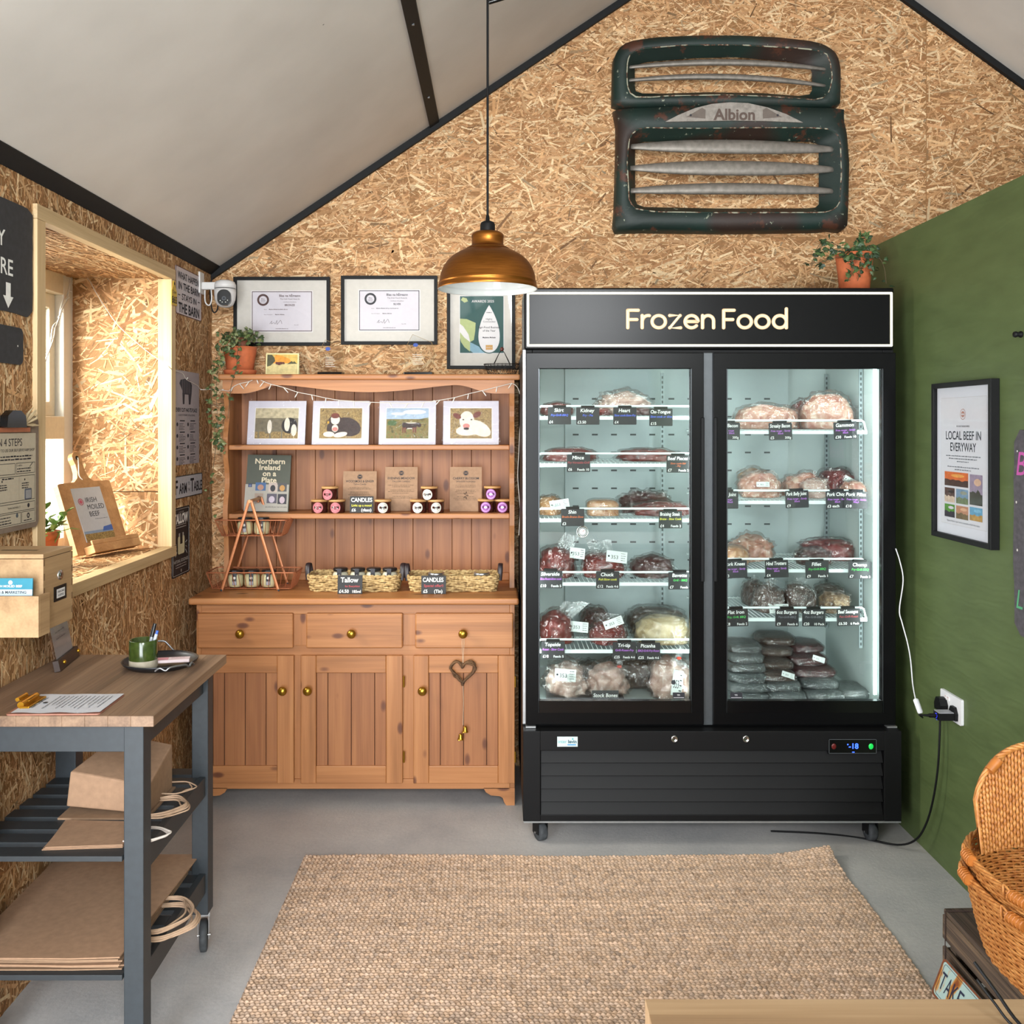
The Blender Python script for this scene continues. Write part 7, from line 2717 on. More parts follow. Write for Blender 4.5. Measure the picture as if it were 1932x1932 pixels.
names = ['lowest', 'second from bottom', 'third from bottom', 'fourth from bottom', 'fifth from bottom', 'sixth from bottom', 'seventh from bottom', 'topmost']
for q in range(8):
    M = T(-1.048, 2.42, zs + q * 0.0056, 0.02 * math.sin(q * 2.1))
    t = thing('paper_bag', 'large flat paper bag on the lower trolley shelf, %s of the stack' % names[q], 'paper bag', M, 'flat paper bags stacked on the lower trolley shelf')
    mb = MB()
    sh = 0.006 * math.sin(q * 1.7)
    x0, x1, y0, y1 = -0.205, 0.165, -0.205 - 0.003 * q, 0.275
    if q == 7:
        y1 = 0.30
    cv = 0.004
    vs = []
    for zz in (0.0004, 0.0036):
        vs += [(x0, y0 + sh, zz + cv * (q > 0)), (x0 * .3 + x1 * .7, y0 + sh, zz), (x1, y0 + sh + 0.004, zz), (x1 + 0.03 * (q == 7), y1 - 0.0, zz), (x0, y1, zz + cv * (q > 0) * 0.5)]
    mb.add(vs, [(4, 3, 2, 1, 0), (5, 6, 7, 8, 9), (0, 1, 6, 5), (1, 2, 7, 6), (2, 3, 8, 7), (3, 4, 9, 8), (4, 0, 5, 9)], M_KRAFT if q % 2 else M_KRAFT2)
    build('paper', mb, t)
    if q in (2, 5):
        mb = MB()
        cord_loop(mb, 0.155, 0.285 - 0.005 * q, -0.09, 0.07, 0.001, q, M_CORD, 0.0026, 5, 0.0022)
        build('cord_handle', mb, t)

# ================================================================ fairy lights
M_FAIRY = plain('cdc6bd', 0.4, grain=0.03, name='white_fairy_wire')
M_BULB = plain('d9d6cf', 0.25, grain=0.0, name='clear_white_bulb')
t = thing('fairy_lights', 'string of unlit white fairy lights looped from the window to the dresser', 'fairy lights', Matrix())


def at_left(px, py, off=0.012):
    Y = F * (-XL - off) / (CX - px)
    return W(px, py, Y)


def at_x(px, py, X):
    return W(px, py, F * X / (px - CX))


winx = XF + 0.02
hang = [at_x(79, 690, winx), at_x(88, 668, winx), at_x(97, 640, winx), at_x(101, 618, winx), at_x(110, 600, winx), at_x(114, 585, winx), at_x(122, 565, winx), at_x(128, 548, winx), at_x(132, 528, winx)]
mb = MB()
for q in (0, 1):
    pts = smooth_path([p + Vector((0.006 * q, 0.006 * math.sin(i * 1.9 + q * PI), 0.004 * math.cos(i * 2.3 + q))) for i, p in enumerate(hang)], 6)
    mb.tube(pts, 0.0028, M_FAIRY, 5)
Yr = WY1 - 0.012
rev = [hang[-1], W(142, 519, Yr), W(165, 525, Yr), W(180, 550, Yr), W(200, 582, Yr), W(224, 615, Yr), W(262, 650, Yr), W(290, 672, Yr), at_left(316, 690, 0.03), at_left(326, 698), at_left(344, 704), at_left(352, 716), at_left(372, 727), at_left(380, 735), W(402, 734, 4.03), W(418, 736, 3.98), W(432, 738, 3.965)]
mb.tube(smooth_path(rev, 5), 0.0015, M_FAIRY, 5)
fr = [(432, 738), (440, 730), (452, 724), (470, 720), (484, 714), (498, 720), (512, 725), (535, 731), (562, 740), (588, 745), (615, 751), (640, 755), (668, 757), (700, 759), (735, 760), (770, 761), (800, 759), (830, 755), (858, 750), (884, 743), (910, 737), (938, 730), (966, 723)]
Yd = 3.975
front = [W(x, y, Yd) for x, y in fr]
mb.tube(smooth_path(front, 5), 0.0017, M_FAIRY, 5)
side = [W(966, 723, Yd), W(977, 732, 3.97), W(982, 760, 3.97), W(979, 850, 3.98), W(977, 900, 3.98), W(981, 960, 3.97), W(979, 1010, 3.97)]
mb.tube(smooth_path(side, 5), 0.0015, M_FAIRY, 5)
build('wire', mb, t)
rng = random.Random(8)
bl = [(p, Vector((rng.uniform(-.02, .02), -0.004, -0.022))) for p in front[1::1]]
bl += [(p, Vector((rng.uniform(-.01, .02), rng.uniform(-.02, .0), rng.uniform(-.02, .02)))) for p in rev[9:16:2]]
bl += [(p, Vector((rng.uniform(0, .02), rng.uniform(-.03, .03), rng.uniform(-.01, .01)))) for p in hang[1:8]]
for p, d in bl:
    mb = MB()
    mb.tube([p, p + d * 0.5], 0.0022, M_FAIRY, 5)
    mb.tube([p + d * 0.5, p + d], [0.0026, 0.0016], M_BULB, 6)
    build('bulb', mb, t)
# ================================================================ pendant lamp
px, py_, = (920 - CX) * 2.85 / F, 2.85
zr = W(0, 546, 2.85).z
t = thing('pendant_lamp', 'copper brass domed pendant lamp with white inside, hanging on a black cable', 'lamp', T(px, py_, zr))
m, nt, b = newmat('brushed_antique_copper')
b.inputs['Metallic'].default_value = 0.9
b.inputs['Roughness'].default_value = 0.33
b.inputs['Anisotropic'].default_value = 0.5
v = objcoord(nt, (6, 6, 120), rand=False)
n1 = N(nt, 'ShaderNodeTexNoise', i_Scale=3.0, i_Detail=3.0)
L(nt, v, n1.inputs['Vector'])
r = ramp(nt, [(0.3, '85501c'), (0.7, '9c6126')], n1.outputs[0])
L(nt, r.outputs[0], b.inputs['Base Color'])
M_SHADE = m
prof = [(0.1500, 0.0), (0.1510, 0.002), (0.1485, 0.010), (0.1465, 0.018), (0.1475, 0.0195), (0.1455, 0.024), (0.142, 0.045), (0.134, 0.066), (0.122, 0.084), (0.106, 0.099), (0.088, 0.110), (0.074, 0.1165), (0.067, 0.118), (0.066, 0.122), (0.058, 0.127), (0.050, 0.130), (0.0475, 0.137), (0.0475, 0.150), (0.049, 0.160), (0.046, 0.167), (0.038, 0.172), (0.024, 0.174)]
mb = MB()
mb.lathe(prof, M_SHADE, 56)
build('lamp_shade', mb, t)
mb = MB()
M_ENAMEL = plain('dfe2e0', 0.12, grain=0.01, name='white_enamel_inside')
mb.lathe([(r_ - 0.0022, z_ + 0.0004) for r_, z_ in prof[:-4]] + [(0, prof[-5][1])], M_ENAMEL, 56)
mb.lathe([(0.1510, 0.002), (0.1495, 0.0), (0.1478, 0.0012)], M_ENAMEL, 56)
build('inner_enamel', mb, t)
mb = MB()
mb.lathe([(0.0225, 0.173), (0.0225, 0.194), (0.020, 0.201), (0.012, 0.205), (0.0065, 0.207), (0.005, 0.222), (0.003, 0.226), (0.0, 0.226)], M_BLACK, 24)
build('lamp_cap', mb, t)
mb = MB()
mb.lathe([(0, 0.03), (0.018, 0.034), (0.028, 0.055), (0.026, 0.075), (0.015, 0.095), (0.013, 0.118)], plain('d6d8d4', 0.2, name='unlit_bulb'), 18)
build('bulb', mb, t)
mb = MB()
zt = roof_z(px) - zr
zh = W(0, 3, 2.85).z - zr
mb.tube([(0, 0, 0.222), (0, 0, zt - 0.012)], 0.0036, M_BLACK, 8)
build('cable', mb, t)
mb = MB()
mb.lathe([(0.05, zt + 0.03), (0.05, zt - 0.012), (0.045, zt - 0.02), (0, zt - 0.022)], M_BLACK, 24)
build('ceiling_rose', mb, t)
# black metal rod under the ridge beside the cable
a_, b_ = W(922, 5, 2.86), W(1010, -22, 2.86)
mb = MB()
mb.tube([a_, b_], 0.0065, M_BLACKGLOSS, 10)
mb.tube([b_, (b_.x, b_.y, roof_z(b_.x) + 0.01)], 0.004, M_BLACKGLOSS, 6)
solo('track_rod', 'end of a black rod at the ceiling beside the lamp cable', 'rod', mb, Matrix())

# ================================================================ old vehicle grille above the freezer
def GP2(a, b_):
    return (1130 + 0.264 * a, 40 + 0.264 * b_)


GY = 4.15
gs = GY / F


def gl(a, b_):
    x, y = GP2(a, b_)
    return ((x - CX) * gs, EYE - (y - CY) * gs)


t = thing('vehicle_grille', 'rusty dark green old lorry grille with silver bars hanging on the gable above the freezer', 'grille', FR((0, YB - 0.004, 0), (1, 0, 0), (0, 0, 1)))
m, nt, b = newmat('chipped_green_paint')
v = objcoord(nt, rand=False)
n1 = N(nt, 'ShaderNodeTexNoise', i_Scale=9.0, i_Detail=8.0, i_Roughness=0.7)
n2 = N(nt, 'ShaderNodeTexNoise', i_Scale=26.0, i_Detail=6.0, i_Roughness=0.7)
n3 = N(nt, 'ShaderNodeTexNoise', i_Scale=2.0, i_Detail=2.0)
for n in (n1, n2, n3):
    L(nt, v, n.inputs['Vector'])
base = ramp(nt, [(0.42, '0f211c'), (0.52, '142a24'), (0.58, '2a1d17'), (0.70, '33231b')], n3.outputs[0])
rust = ramp(nt, [(0.57, (0, 0, 0)), (0.62, (1, 1, 1))], n1.outputs[0])
chip = ramp(nt, [(0.64, (0, 0, 0)), (0.665, (1, 1, 1))], n2.outputs[0])
m1 = N(nt, 'ShaderNodeMix', data_type='RGBA')
L(nt, rust.outputs[0], m1.inputs[0])
L(nt, base.outputs[0], m1.inputs[6])
m1.inputs[7].default_value = (*lin('4a2a1c'), 1)
m2 = N(nt, 'ShaderNodeMix', data_type='RGBA')
L(nt, chip.outputs[0], m2.inputs[0])
L(nt, m1.outputs[2], m2.inputs[6])
m2.inputs[7].default_value = (*lin('8f9481'), 1)
L(nt, m2.outputs[2], b.inputs['Base Color'])
b.inputs['Roughness'].default_value = 0.55
bump(nt, b, n2.outputs[0], 0.4, 0.003)
M_GRILLE = m
M_EDGE = None
m, nt, b = newmat('flaking_cream_edge')
v = objcoord(nt, rand=False)
n1 = N(nt, 'ShaderNodeTexNoise', i_Scale=34.0, i_Detail=5.0)
L(nt, v, n1.inputs['Vector'])
r = ramp(nt, [(0.44, '1c3229'), (0.5, '6a3c28'), (0.56, 'a3a38e')], n1.outputs[0])
L(nt, r.outputs[0], b.inputs['Base Color'])
b.inputs['Roughness'].default_value = 0.7
M_EDGE = m


def resample(pts, n):
    P = [Vector(p) for p in pts] + [Vector(pts[0])]
    seg = [(P[i + 1] - P[i]).length for i in range(len(P) - 1)]
    tot = sum(seg)
    out, i, acc = [], 0, 0.0
    for k in range(n):
        s = tot * k / n
        while i < len(seg) - 1 and acc + seg[i] < s:
            acc += seg[i]
            i += 1
        f = (s - acc) / max(seg[i], 1e-9)
        out.append(tuple(P[i].lerp(P[i + 1], f)))
    return out


def angular(pts, cx, cy, n=96):
    """Outline resampled at even angles about a centre so two outlines pair up."""
    P = [(x - cx, y - cy) for x, y in pts]
    out = []
    for k in range(n):
        a = 2 * PI * k / n
        d = (math.cos(a), math.sin(a))
        best = 0
        for i in range(len(P)):
            p, q = P[i - 1], P[i]
            ex, ey = q[0] - p[0], q[1] - p[1]
            den = d[0] * ey - d[1] * ex
            if abs(den) < 1e-12:
                continue
            tt = (p[0] * ey - p[1] * ex) / den
            uu = (p[0] * d[1] - p[1] * d[0]) / den
            if tt > 0 and -1e-6 <= uu <= 1 + 1e-6:
                best = max(best, tt)
        out.append((cx + d[0] * best, cy + d[1] * best))
    return out


def section(name, outer, lip, hole, zo, zl, zi):
    """Pressed steel surround: outer edge folds back, lip proud, hole set back."""
    O, Lp, H = [gl(*p) for p in outer], [gl(*p) for p in lip], [gl(*p) for p in hole]
    cx = sum(p[0] for p in Lp) / len(Lp)
    cy = sum(p[1] for p in Lp) / len(Lp)
    n = 128
    O, Lp, H = (angular(q, cx, cy, n) for q in (O, Lp, H))
    mid = [(a[0] * 0.5 + b2[0] * 0.5, a[1] * 0.5 + b2[1] * 0.5) for a, b2 in zip(O, Lp)]
    out2 = [(a[0] * 0.93 + b2[0] * 0.07, a[1] * 0.93 + b2[1] * 0.07) for a, b2 in zip(O, Lp)]
    lip2 = [(a[0] * 0.93 + b2[0] * 0.07, a[1] * 0.93 + b2[1] * 0.07) for a, b2 in zip(Lp, H)]
    rings = [(O, zo), (O, zo + 0.02), (out2, zl - 0.014), (mid, zl - 0.002), (Lp, zl), (lip2, zl - 0.004), (H, zi)]
    vs = [(x, y, z) for R_, z in rings for x, y in R_]
    fs = []
    for r_ in range(len(rings) - 1):
        for k in range(n):
            k2 = (k + 1) % n
            fs.append((r_ * n + k, r_ * n + k2, (r_ + 1) * n + k2, (r_ + 1) * n + k))
    mb = MB()
    mb.add(vs, fs, M_GRILLE, True)
    return mb, Lp


rr = lambda x0, x1, y0, y1, r_: [(a, -b2) for a, b2 in rrect(x0, x1, -y1, -y0, r_, 8)]
up_out = [(100, 605), (105, 330), (110, 250), (140, 180), (200, 130), (400, 100), (700, 86), (1000, 86), (1300, 100), (1560, 130), (1660, 170), (1720, 230), (1742, 320), (1742, 605)]
up_lip = [(205, 470), (200, 380), (205, 280), (230, 225), (300, 195), (600, 170), (1000, 168), (1400, 190), (1560, 205), (1630, 235), (1655, 300), (1670, 400), (1650, 500), (1610, 545), (1550, 560), (1200, 535), (900, 525), (500, 532), (280, 550), (230, 520)]
up_hole = [(270, 460), (268, 300), (300, 265), (700, 232), (1000, 225), (1400, 260), (1530, 290), (1550, 340), (1550, 480), (1510, 510), (1200, 485), (800, 478), (330, 492), (285, 488)]
mb, lipU = section('u', up_out, up_lip, up_hole, 0.0, 0.075, 0.025)
build('upper_surround', mb, t)
lo_out = [(103, 1500), (118, 1330), (130, 900), (130, 720), (108, 615), (700, 585), (1100, 585), (1775, 612), (1765, 700), (1780, 800), (1797, 1000), (1790, 1360), (1790, 1498), (1680, 1478), (1600, 1490), (900, 1500), (300, 1492)]
lo_lip = [(215, 1290), (200, 1000), (215, 850), (250, 785), (330, 765), (700, 770), (1100, 765), (1500, 765), (1640, 775), (1700, 810), (1722, 880), (1728, 1100), (1715, 1300), (1680, 1350), (1600, 1370), (900, 1372), (400, 1365), (260, 1345)]
lo_hole = [(272, 1270), (270, 860), (300, 838), (900, 825), (1560, 838), (1598, 860), (1600, 1290), (1570, 1318), (900, 1320), (300, 1308)]
mb, lipL = section('l', lo_out, lo_lip, lo_hole, 0.0, 0.085, 0.025)
build('lower_surround', mb, t)
for nm, lp_, z in (('upper_lip', lipU, 0.0752), ('lower_lip', lipL, 0.0852)):
    mb = MB()
    mb.tube([(x, y, z - 0.001) for x, y in lp_], [0.0028 + 0.0016 * noise.noise((x * 14, y * 14, 3.1)) for x, y in lp_], M_EDGE, 5, closed=True)
    build(nm, mb, t)
m, nt, b = newmat('dull_pitted_aluminium')
v = objcoord(nt, rand=False)
n1 = N(nt, 'ShaderNodeTexNoise', i_Scale=40.0, i_Detail=6.0)
L(nt, v, n1.inputs['Vector'])
r = ramp(nt, [(0.3, '77726a'), (0.5, '857f77'), (0.7, '908a82')], n1.outputs[0])
L(nt, r.outputs[0], b.inputs['Base Color'])
b.inputs['Metallic'].default_value = 0.55
b.inputs['Roughness'].default_value = 0.5
bump(nt, b, n1.outputs[0], 0.12, 0.001)
M_ALU = m


def bar(xa, ya, xb, yb, rise, hmid, hend, z, name):
    """Tapered cast bar bowed upwards: ends at (xa,ya) and (xb,yb) in grille units."""
    vs, fs = [], []
    n, kk = 30, 10
    for i in range(n + 1):
        f = i / n
        x = xa + (xb - xa) * f
        y = ya + (yb - ya) * f - rise * (1 - (2 * f - 1) ** 2)
        hh_ = hend + (hmid - hend) * (1 - abs(2 * f - 1) ** 2.4)
        X, Z0 = gl(x, y)
        hw_ = hh_ * 0.264 * gs / 2
        zz = z + 0.010 * (1 - (2 * f - 1) ** 2)
        for j in range(kk):
            w = 2 * PI * j / kk
            vs.append((X, Z0 + hw_ * math.sin(w) - 0.35 * hw_ * max(0, math.cos(w)), zz + 0.013 * math.cos(w) * (hh_ / hmid)))
    for i in range(n):
        for j in range(kk):
            j2 = (j + 1) % kk
            fs.append((i * kk + j, i * kk + j2, (i + 1) * kk + j2, (i + 1) * kk + j))
    fs += [tuple(range(kk))[::-1], tuple(range(n * kk, (n + 1) * kk))]
    mb = MB()
    mb.add(vs, fs, M_ALU, True)
    build('grille_bar', mb, t)


bar(205, 318, 1645, 332, 38, 48, 22, 0.055, 'a')
bar(200, 412, 1635, 450, 40, 46, 22, 0.055, 'b')
bar(222, 888, 1702, 908, 6, 105, 34, 0.060, 'c')
bar(228, 1042, 1700, 1052, 2, 110, 34, 0.060, 'd')
bar(215, 1205, 1695, 1208, 14, 85, 34, 0.060, 'e')
# half-moon badge
pts = [gl(470, 727), gl(560, 680), gl(680, 630), gl(800, 600), gl(930, 588), gl(1060, 594), gl(1200, 625), gl(1330, 672), gl(1452, 733), gl(1200, 722), (gl(960, 718))]
mb = MB()
mb.prism(pts, 0.060, 0.092, plain('8f8880', 0.5, 0.4, grain=0.2, name='badge_metal'))
c_ = gl(960, 700)
mb.text('Albion', c_[0], c_[1] - 0.008, 0.068, plain('5a4a42', 0.6, 0.2), 0.0925, fit=0.22, bold=0.03)
dkb = plain('6a5f57', 0.6, 0.2)
for s in (-1, 1):
    mb.poly([(c_[0] + s * a, c_[1] + q) for a, q in ((0.125, -0.003), (0.21, 0.004), (0.14, 0.045), (0.125, 0.035))][::s], 0.0923, dkb)
    mb.disc(c_[0] + s * 0.19, c_[1] + 0.012, 0.005, 0.0926, M_INK, 10)
build('badge', mb, t, bevel=0.002)

# ivy pot on the freezer
ix, iy = (1612 - CX) * 3.7 / F, 3.7
t = thing('potted_ivy', 'terracotta pot of dark ivy standing on top of the freezer, right end', 'plant', T(ix, iy, 2.0245))
pot(t, 0.072, 0.148)
top = Vector((0, 0, 0.165))


def lq(x, y, Y):
    return W(x, y, Y) - Vector((ix, iy, 2.0245))


tr = [([top, lq(1610, 470, 3.66), lq(1625, 455, 3.66), lq(1632, 446, 3.66)], 1.6), ([top, lq(1590, 475, 3.64), lq(1560, 472, 3.62), lq(1535, 482, 3.6)], 1.5),
      ([top, lq(1580, 485, 3.62), lq(1545, 495, 3.6), lq(1515, 498, 3.6)], 0.5), ([top, lq(1640, 465, 3.66), lq(1655, 472, 3.66)], 1.7), ([top, lq(1600, 482, 3.62), lq(1640, 482, 3.62)], 2.2),
      ([top, lq(1605, 485, 3.62), lq(1608, 500, 3.61), lq(1606, 520, 3.61), lq(1598, 528, 3.61)], 0.7), ([top, lq(1622, 485, 3.62), lq(1625, 505, 3.61), lq(1618, 530, 3.61)], 0.6),
      ([top, lq(1640, 490, 3.62), lq(1648, 520, 3.62)], 0.5), ([top, lq(1560, 455, 3.64), lq(1540, 470, 3.62)], 0.8), ([top, lq(1655, 485, 3.66), lq(1668, 505, 3.66), lq(1672, 535, 3.66)], 0.25)]
ivy(t, tr, M_IVYD, 0.020, 1.0, 15)

# ================================================================ right wall
fx = 1.501
yn, yf_ = 2.884, 3.28
z0, z1 = 1.140, 1.664
M = FR((XR - 0.0015, (yn + yf_) / 2, (z0 + z1) / 2), (0, -1, 0), (0, 0, 1))
t = thing('framed_poster', 'black framed white poster reading LOCAL BEEF IN EVERYWAY on the green wall', 'picture frame', M)
w, h, dp = yf_ - yn, z1 - z0, XR - fx - 0.0015
mb = MB()
bw = 0.017
mb.ring([(-w / 2, -h / 2), (w / 2, -h / 2), (w / 2, h / 2), (-w / 2, h / 2)], [(-w / 2 + bw, -h / 2 + bw), (w / 2 - bw, -h / 2 + bw), (w / 2 - bw, h / 2 - bw), (-w / 2 + bw, h / 2 - bw)], 0, dp, M_BLACK)
build('frame', mb, t, bevel=0.001)
mb = MB()
z = 0.014
mb.rect(-w / 2 + 0.015, w / 2 - 0.015, -h / 2 + 0.015, h / 2 - 0.015, z, plain('cdcfd8', 0.7, grain=0.01, name='white_poster_mount'))
pw_, ph_ = 0.30, 0.42
mb.rect(-pw_ / 2 - 0.001, pw_ / 2 + 0.001, -ph_ / 2 - 0.001, ph_ / 2 + 0.001, z + 0.0003, plain('b5b2b4', 0.7))
mb.rect(-pw_ / 2, pw_ / 2, -ph_ / 2, ph_ / 2, z + 0.0005, plain('cccdd4', 0.7, grain=0.01))
z += 0.001
bn = plain('a87a6e', 0.7)
mb.annulus(0, 0.155, 0.016, 0.018, z, bn)
mb.disc(0, 0.155, 0.012, z, bn, ry=0.010)
mb.rect(-0.010, 0.010, 0.153, 0.157, z + 0.0003, plain('cccdd4', 0.7, grain=0.01))
mb.text('WE KEEP THINGS SIMPLE', 0, 0.113, 0.008, M_INK, z, fit=0.12)
navy = plain('1f2430', 0.7, name='dark_print')
mb.text('LOCAL BEEF IN', 0, 0.072, 0.040, navy, z, fit=0.232, bold=0.01)
mb.text('EVERYWAY', 0, 0.034, 0.040, navy, z, fit=0.170, bold=0.01)
rng = random.Random(3)
for k, (y, q) in enumerate(((0.016, 0.115), (0.007, 0.095), (-0.002, 0.04), (-0.020, 0.105), (-0.029, 0.055))):
    mb.lines(-q, q, [y], 0.0038, plain('6d7078', 0.7), z, rng, 0.03)
ph = [(-0.125, -0.035, -0.083, 0.032, 'c9642a', '3a2018', 'd99a4a'), (0.045, 0.125, -0.135, -0.038, '8d7f95', '3a3a30', 'c9a58c'), (-0.125, -0.055, -0.138, -0.090, '4b2f26', 'c7b4a0', '2a1c18'), (-0.045, 0.035, -0.138, -0.090, '6f8ba5', '6a7a58', '8a8f80'),
      (-0.125, -0.055, -0.188, -0.145, '4f8a2c', '2b2030', 'c9c4d0'), (-0.045, 0.035, -0.188, -0.145, 'b07f62', '6a5a3c', 'd0a585'), (0.045, 0.125, -0.185, -0.142, '5f98b9', 'a98442', '7ab0cc')]
ph[0] = (-0.125, 0.035, -0.083, -0.036, 'c9642a', '3a2018', 'd99a4a')
for (a, c, e0, e1, c1, c2, c3) in ph:
    mb.rect(a, c, e0, e1, z, plain(c1, 0.5, grain=0.15))
    n = 8
    pts = [(a, e0)] + [(c, e0)] + [(c - (c - a) * k / n, e0 + (e1 - e0) * (0.35 + 0.18 * rng.random())) for k in range(n + 1)]
    mb.poly(pts, z + 0.0003, plain(c2, 0.5, grain=0.25))
    E(mb, (a + c) / 2 + 0.01, e0 + (e1 - e0) * 0.75, (c - a) * 0.28, (e1 - e0) * 0.12, z + 0.0003, plain(c3, 0.5, grain=0.15))
mb.text('Mayletra Moileds, Upper Leitrim. Sustainable and Beef with a legacy', 0, -0.202, 0.008, plain('6d7078', 0.7), z, fit=0.25)
build('print', mb, t)
mb = MB()
mb.rect(-w / 2 + 0.016, w / 2 - 0.016, -h / 2 + 0.016, h / 2 - 0.016, 0.021, clear_glaze)
build('glazing', mb, t)

# chalk slate on the right edge
M = FR((XR - 0.007, 2.45, 1.205), (0, -1, 0), (0, 0, 1))
mb = MB()
rng = random.Random(6)
mb.prism(ragged(0.69, 0.60, 10, 0.004), -0.006, 0.0, plain('4a464b', 0.8, grain=0.25, name='worn_slate'))
mg = plain('b24f96', 0.8)
mb.text('Beef', -0.33, 0.17, 0.10, mg, 0.0006, 'l', shear=0.2, fit=0.3)
mb.text('Local', -0.33, -0.22, 0.08, plain('4f9a6c', 0.8), 0.0006, 'l', shear=0.2, fit=0.3)
mb.disc(-0.325, 0.24, 0.003, 0.0006, M_CHALK, 8)
mb.disc(-0.33, 0.09, 0.004, 0.0006, M_MAT, 8)
mb.disc(-0.325, -0.05, 0.004, 0.0006, M_MAT, 8)
solo('slate_sign', 'worn grey slate with pink and green chalk at the right edge of the green wall', 'sign', mb, M)
yk = F * XR / (1928 - CX)
mb = MB(FR((XR - 0.0005, yk, W(1928, 631, yk).z), (0, -1, 0), (0, 0, 1)))
mb.lathe([(0.009, 0), (0.010, 0.004), (0.006, 0.010), (0.0095, 0.018), (0.008, 0.023), (0, 0.024)], M_BLACK, 16)
solo('wall_peg', 'small round black peg on the green wall above the slate', 'peg', mb, Matrix())
# double socket with two plugs
M = FR((XR - 0.0008, 3.18, 0.575), (0, -1, 0), (0, 0, 1))
t = thing('wall_socket', 'white double wall socket on the green wall beside the freezer', 'socket', M)
mb = MB()
mb.prism(rrect(-0.073, 0.073, -0.043, 0.043, 0.006), 0, 0.009, plain('dcdcdf', 0.3, grain=0.01, name='white_socket_plate'))
build('plate', mb, t, bevel=0.0015)
for x in (-0.030, -0.012):
    mb = MB()
    mb.box(x - 0.006, x + 0.006, 0.016, 0.030, 0.009, 0.012, M_PAPER)
    mb.rect(x - 0.004, x + 0.004, 0.027, 0.0285, 0.0123, plain('c04a4a', 0.5))
    build('switch', mb, t, bevel=0.001)
mb = MB(Matrix.Translation((-0.040, -0.002, 0.0092)))
mb.prism([(-0.022, -0.020), (0.022, -0.020), (0.024, 0.0), (0.012, 0.022), (-0.012, 0.022), (-0.024, 0.0)], 0, 0.026, M_BLACK)
mb.tube(smooth_path([(0, -0.018, 0.013), (0, -0.035, 0.016), (0.0, -0.05, 0.016)], 4), 0.0055, M_BLACK, 8)
mb.tube(smooth_path([(0, -0.05, 0.016), (0.004, -0.12, 0.02), (0.0, -0.22, 0.024), (-0.02, -0.33, 0.03), (-0.06, -0.43, 0.035), (-0.11, -0.51, 0.05), (-0.17, -0.555, 0.09), (-0.26, -0.5715, 0.18), (-0.30, -0.5705, 0.32), (-0.32, -0.5705, 0.5)], 6), 0.0036, M_BLACK, 8)
solo('power_plug', 'black plug and cable running from the socket down under the freezer', 'plug', mb, M @ Matrix.Translation((0, 0, 0)))
mb = MB(Matrix.Translation((0.030, -0.012, 0.0092)))
mb.prism([(-0.023, -0.021), (0.023, -0.021), (0.024, 0.002), (0.012, 0.022), (-0.012, 0.022), (-0.024, 0.002)], 0, 0.010, M_BLACK)
mb.box(-0.020, 0.020, -0.020, 0.004, 0.010, 0.062, M_BLACK)
mb.box(-0.019, 0.019, 0.004, 0.006, 0.012, 0.060, plain('9a9aa0', 0.4))
mb.prism(rrect(-0.007, 0.007, -0.014, -0.002, 0.003), 0.062, 0.066, M_BLACK)
mb.tube([(0, -0.008, 0.062), (0, -0.008, 0.085)], 0.007, M_BLACK, 10)
mb.tube([(0, -0.008, 0.085), (0, -0.006, 0.12)], [0.005, 0.0022], M_BLACK, 8)
o = solo('usb_adapter', 'black plug-in adapter with a glowing blue light in the right socket outlet', 'adapter', mb, M)
mb = MB(Matrix.Translation((0.030, -0.012, 0.0092)))
mb.disc(0, -0.008, 0.008, 0.0626, plain('2a35ff', 0.3, emit=7.0, grain=0, name='blue_led'), 16)
mb.blob((0.0, -0.021, 0.055), (0.006, 0.002, 0.006), plain('2a35ff', 0.3, emit=7.0, grain=0, name='blue_led'), 0, lvl=2, flat=False)
build('indicator', mb, o)
# white flex with its inline switch
end = Vector((XR - 0.010 - 0.12, 3.15, 0.557))
mb = MB()
fl = [W(1690, 1035, 3.44), W(1698, 1060, 3.44), W(1704, 1095, 3.42), W(1697, 1150, 3.42), W(1702, 1175, 3.40), W(1712, 1212, 3.38), W(1718, 1245, 3.35), W(1722, 1290, 3.30), W(1727, 1318, 3.24)]
mb.tube(smooth_path(fl, 6), 0.0022, plain('d2d2d6', 0.4, grain=0.01, name='white_flex'), 6)
p2, p3 = W(1727, 1318, 3.24), W(1737, 1346, 3.22)
dv = (p3 - p2).normalized()
mb.tube([p2, p2 + dv * 0.004, p3 - dv * 0.004, p3], [0.006, 0.0115, 0.0115, 0.008], plain('dadade', 0.3, grain=0.01, name='white_inline_switch'), 8, flat=0.6)
mb.tube(smooth_path([p3, p3 + Vector((0.003, -0.01, -0.012)), p3.lerp(end, 0.5) + Vector((0, 0, -0.004)), end], 5), 0.0022, M_BLACK, 6)
solo('white_flex', 'white flex with inline switch hanging between freezer and green wall', 'cable', mb, Matrix())

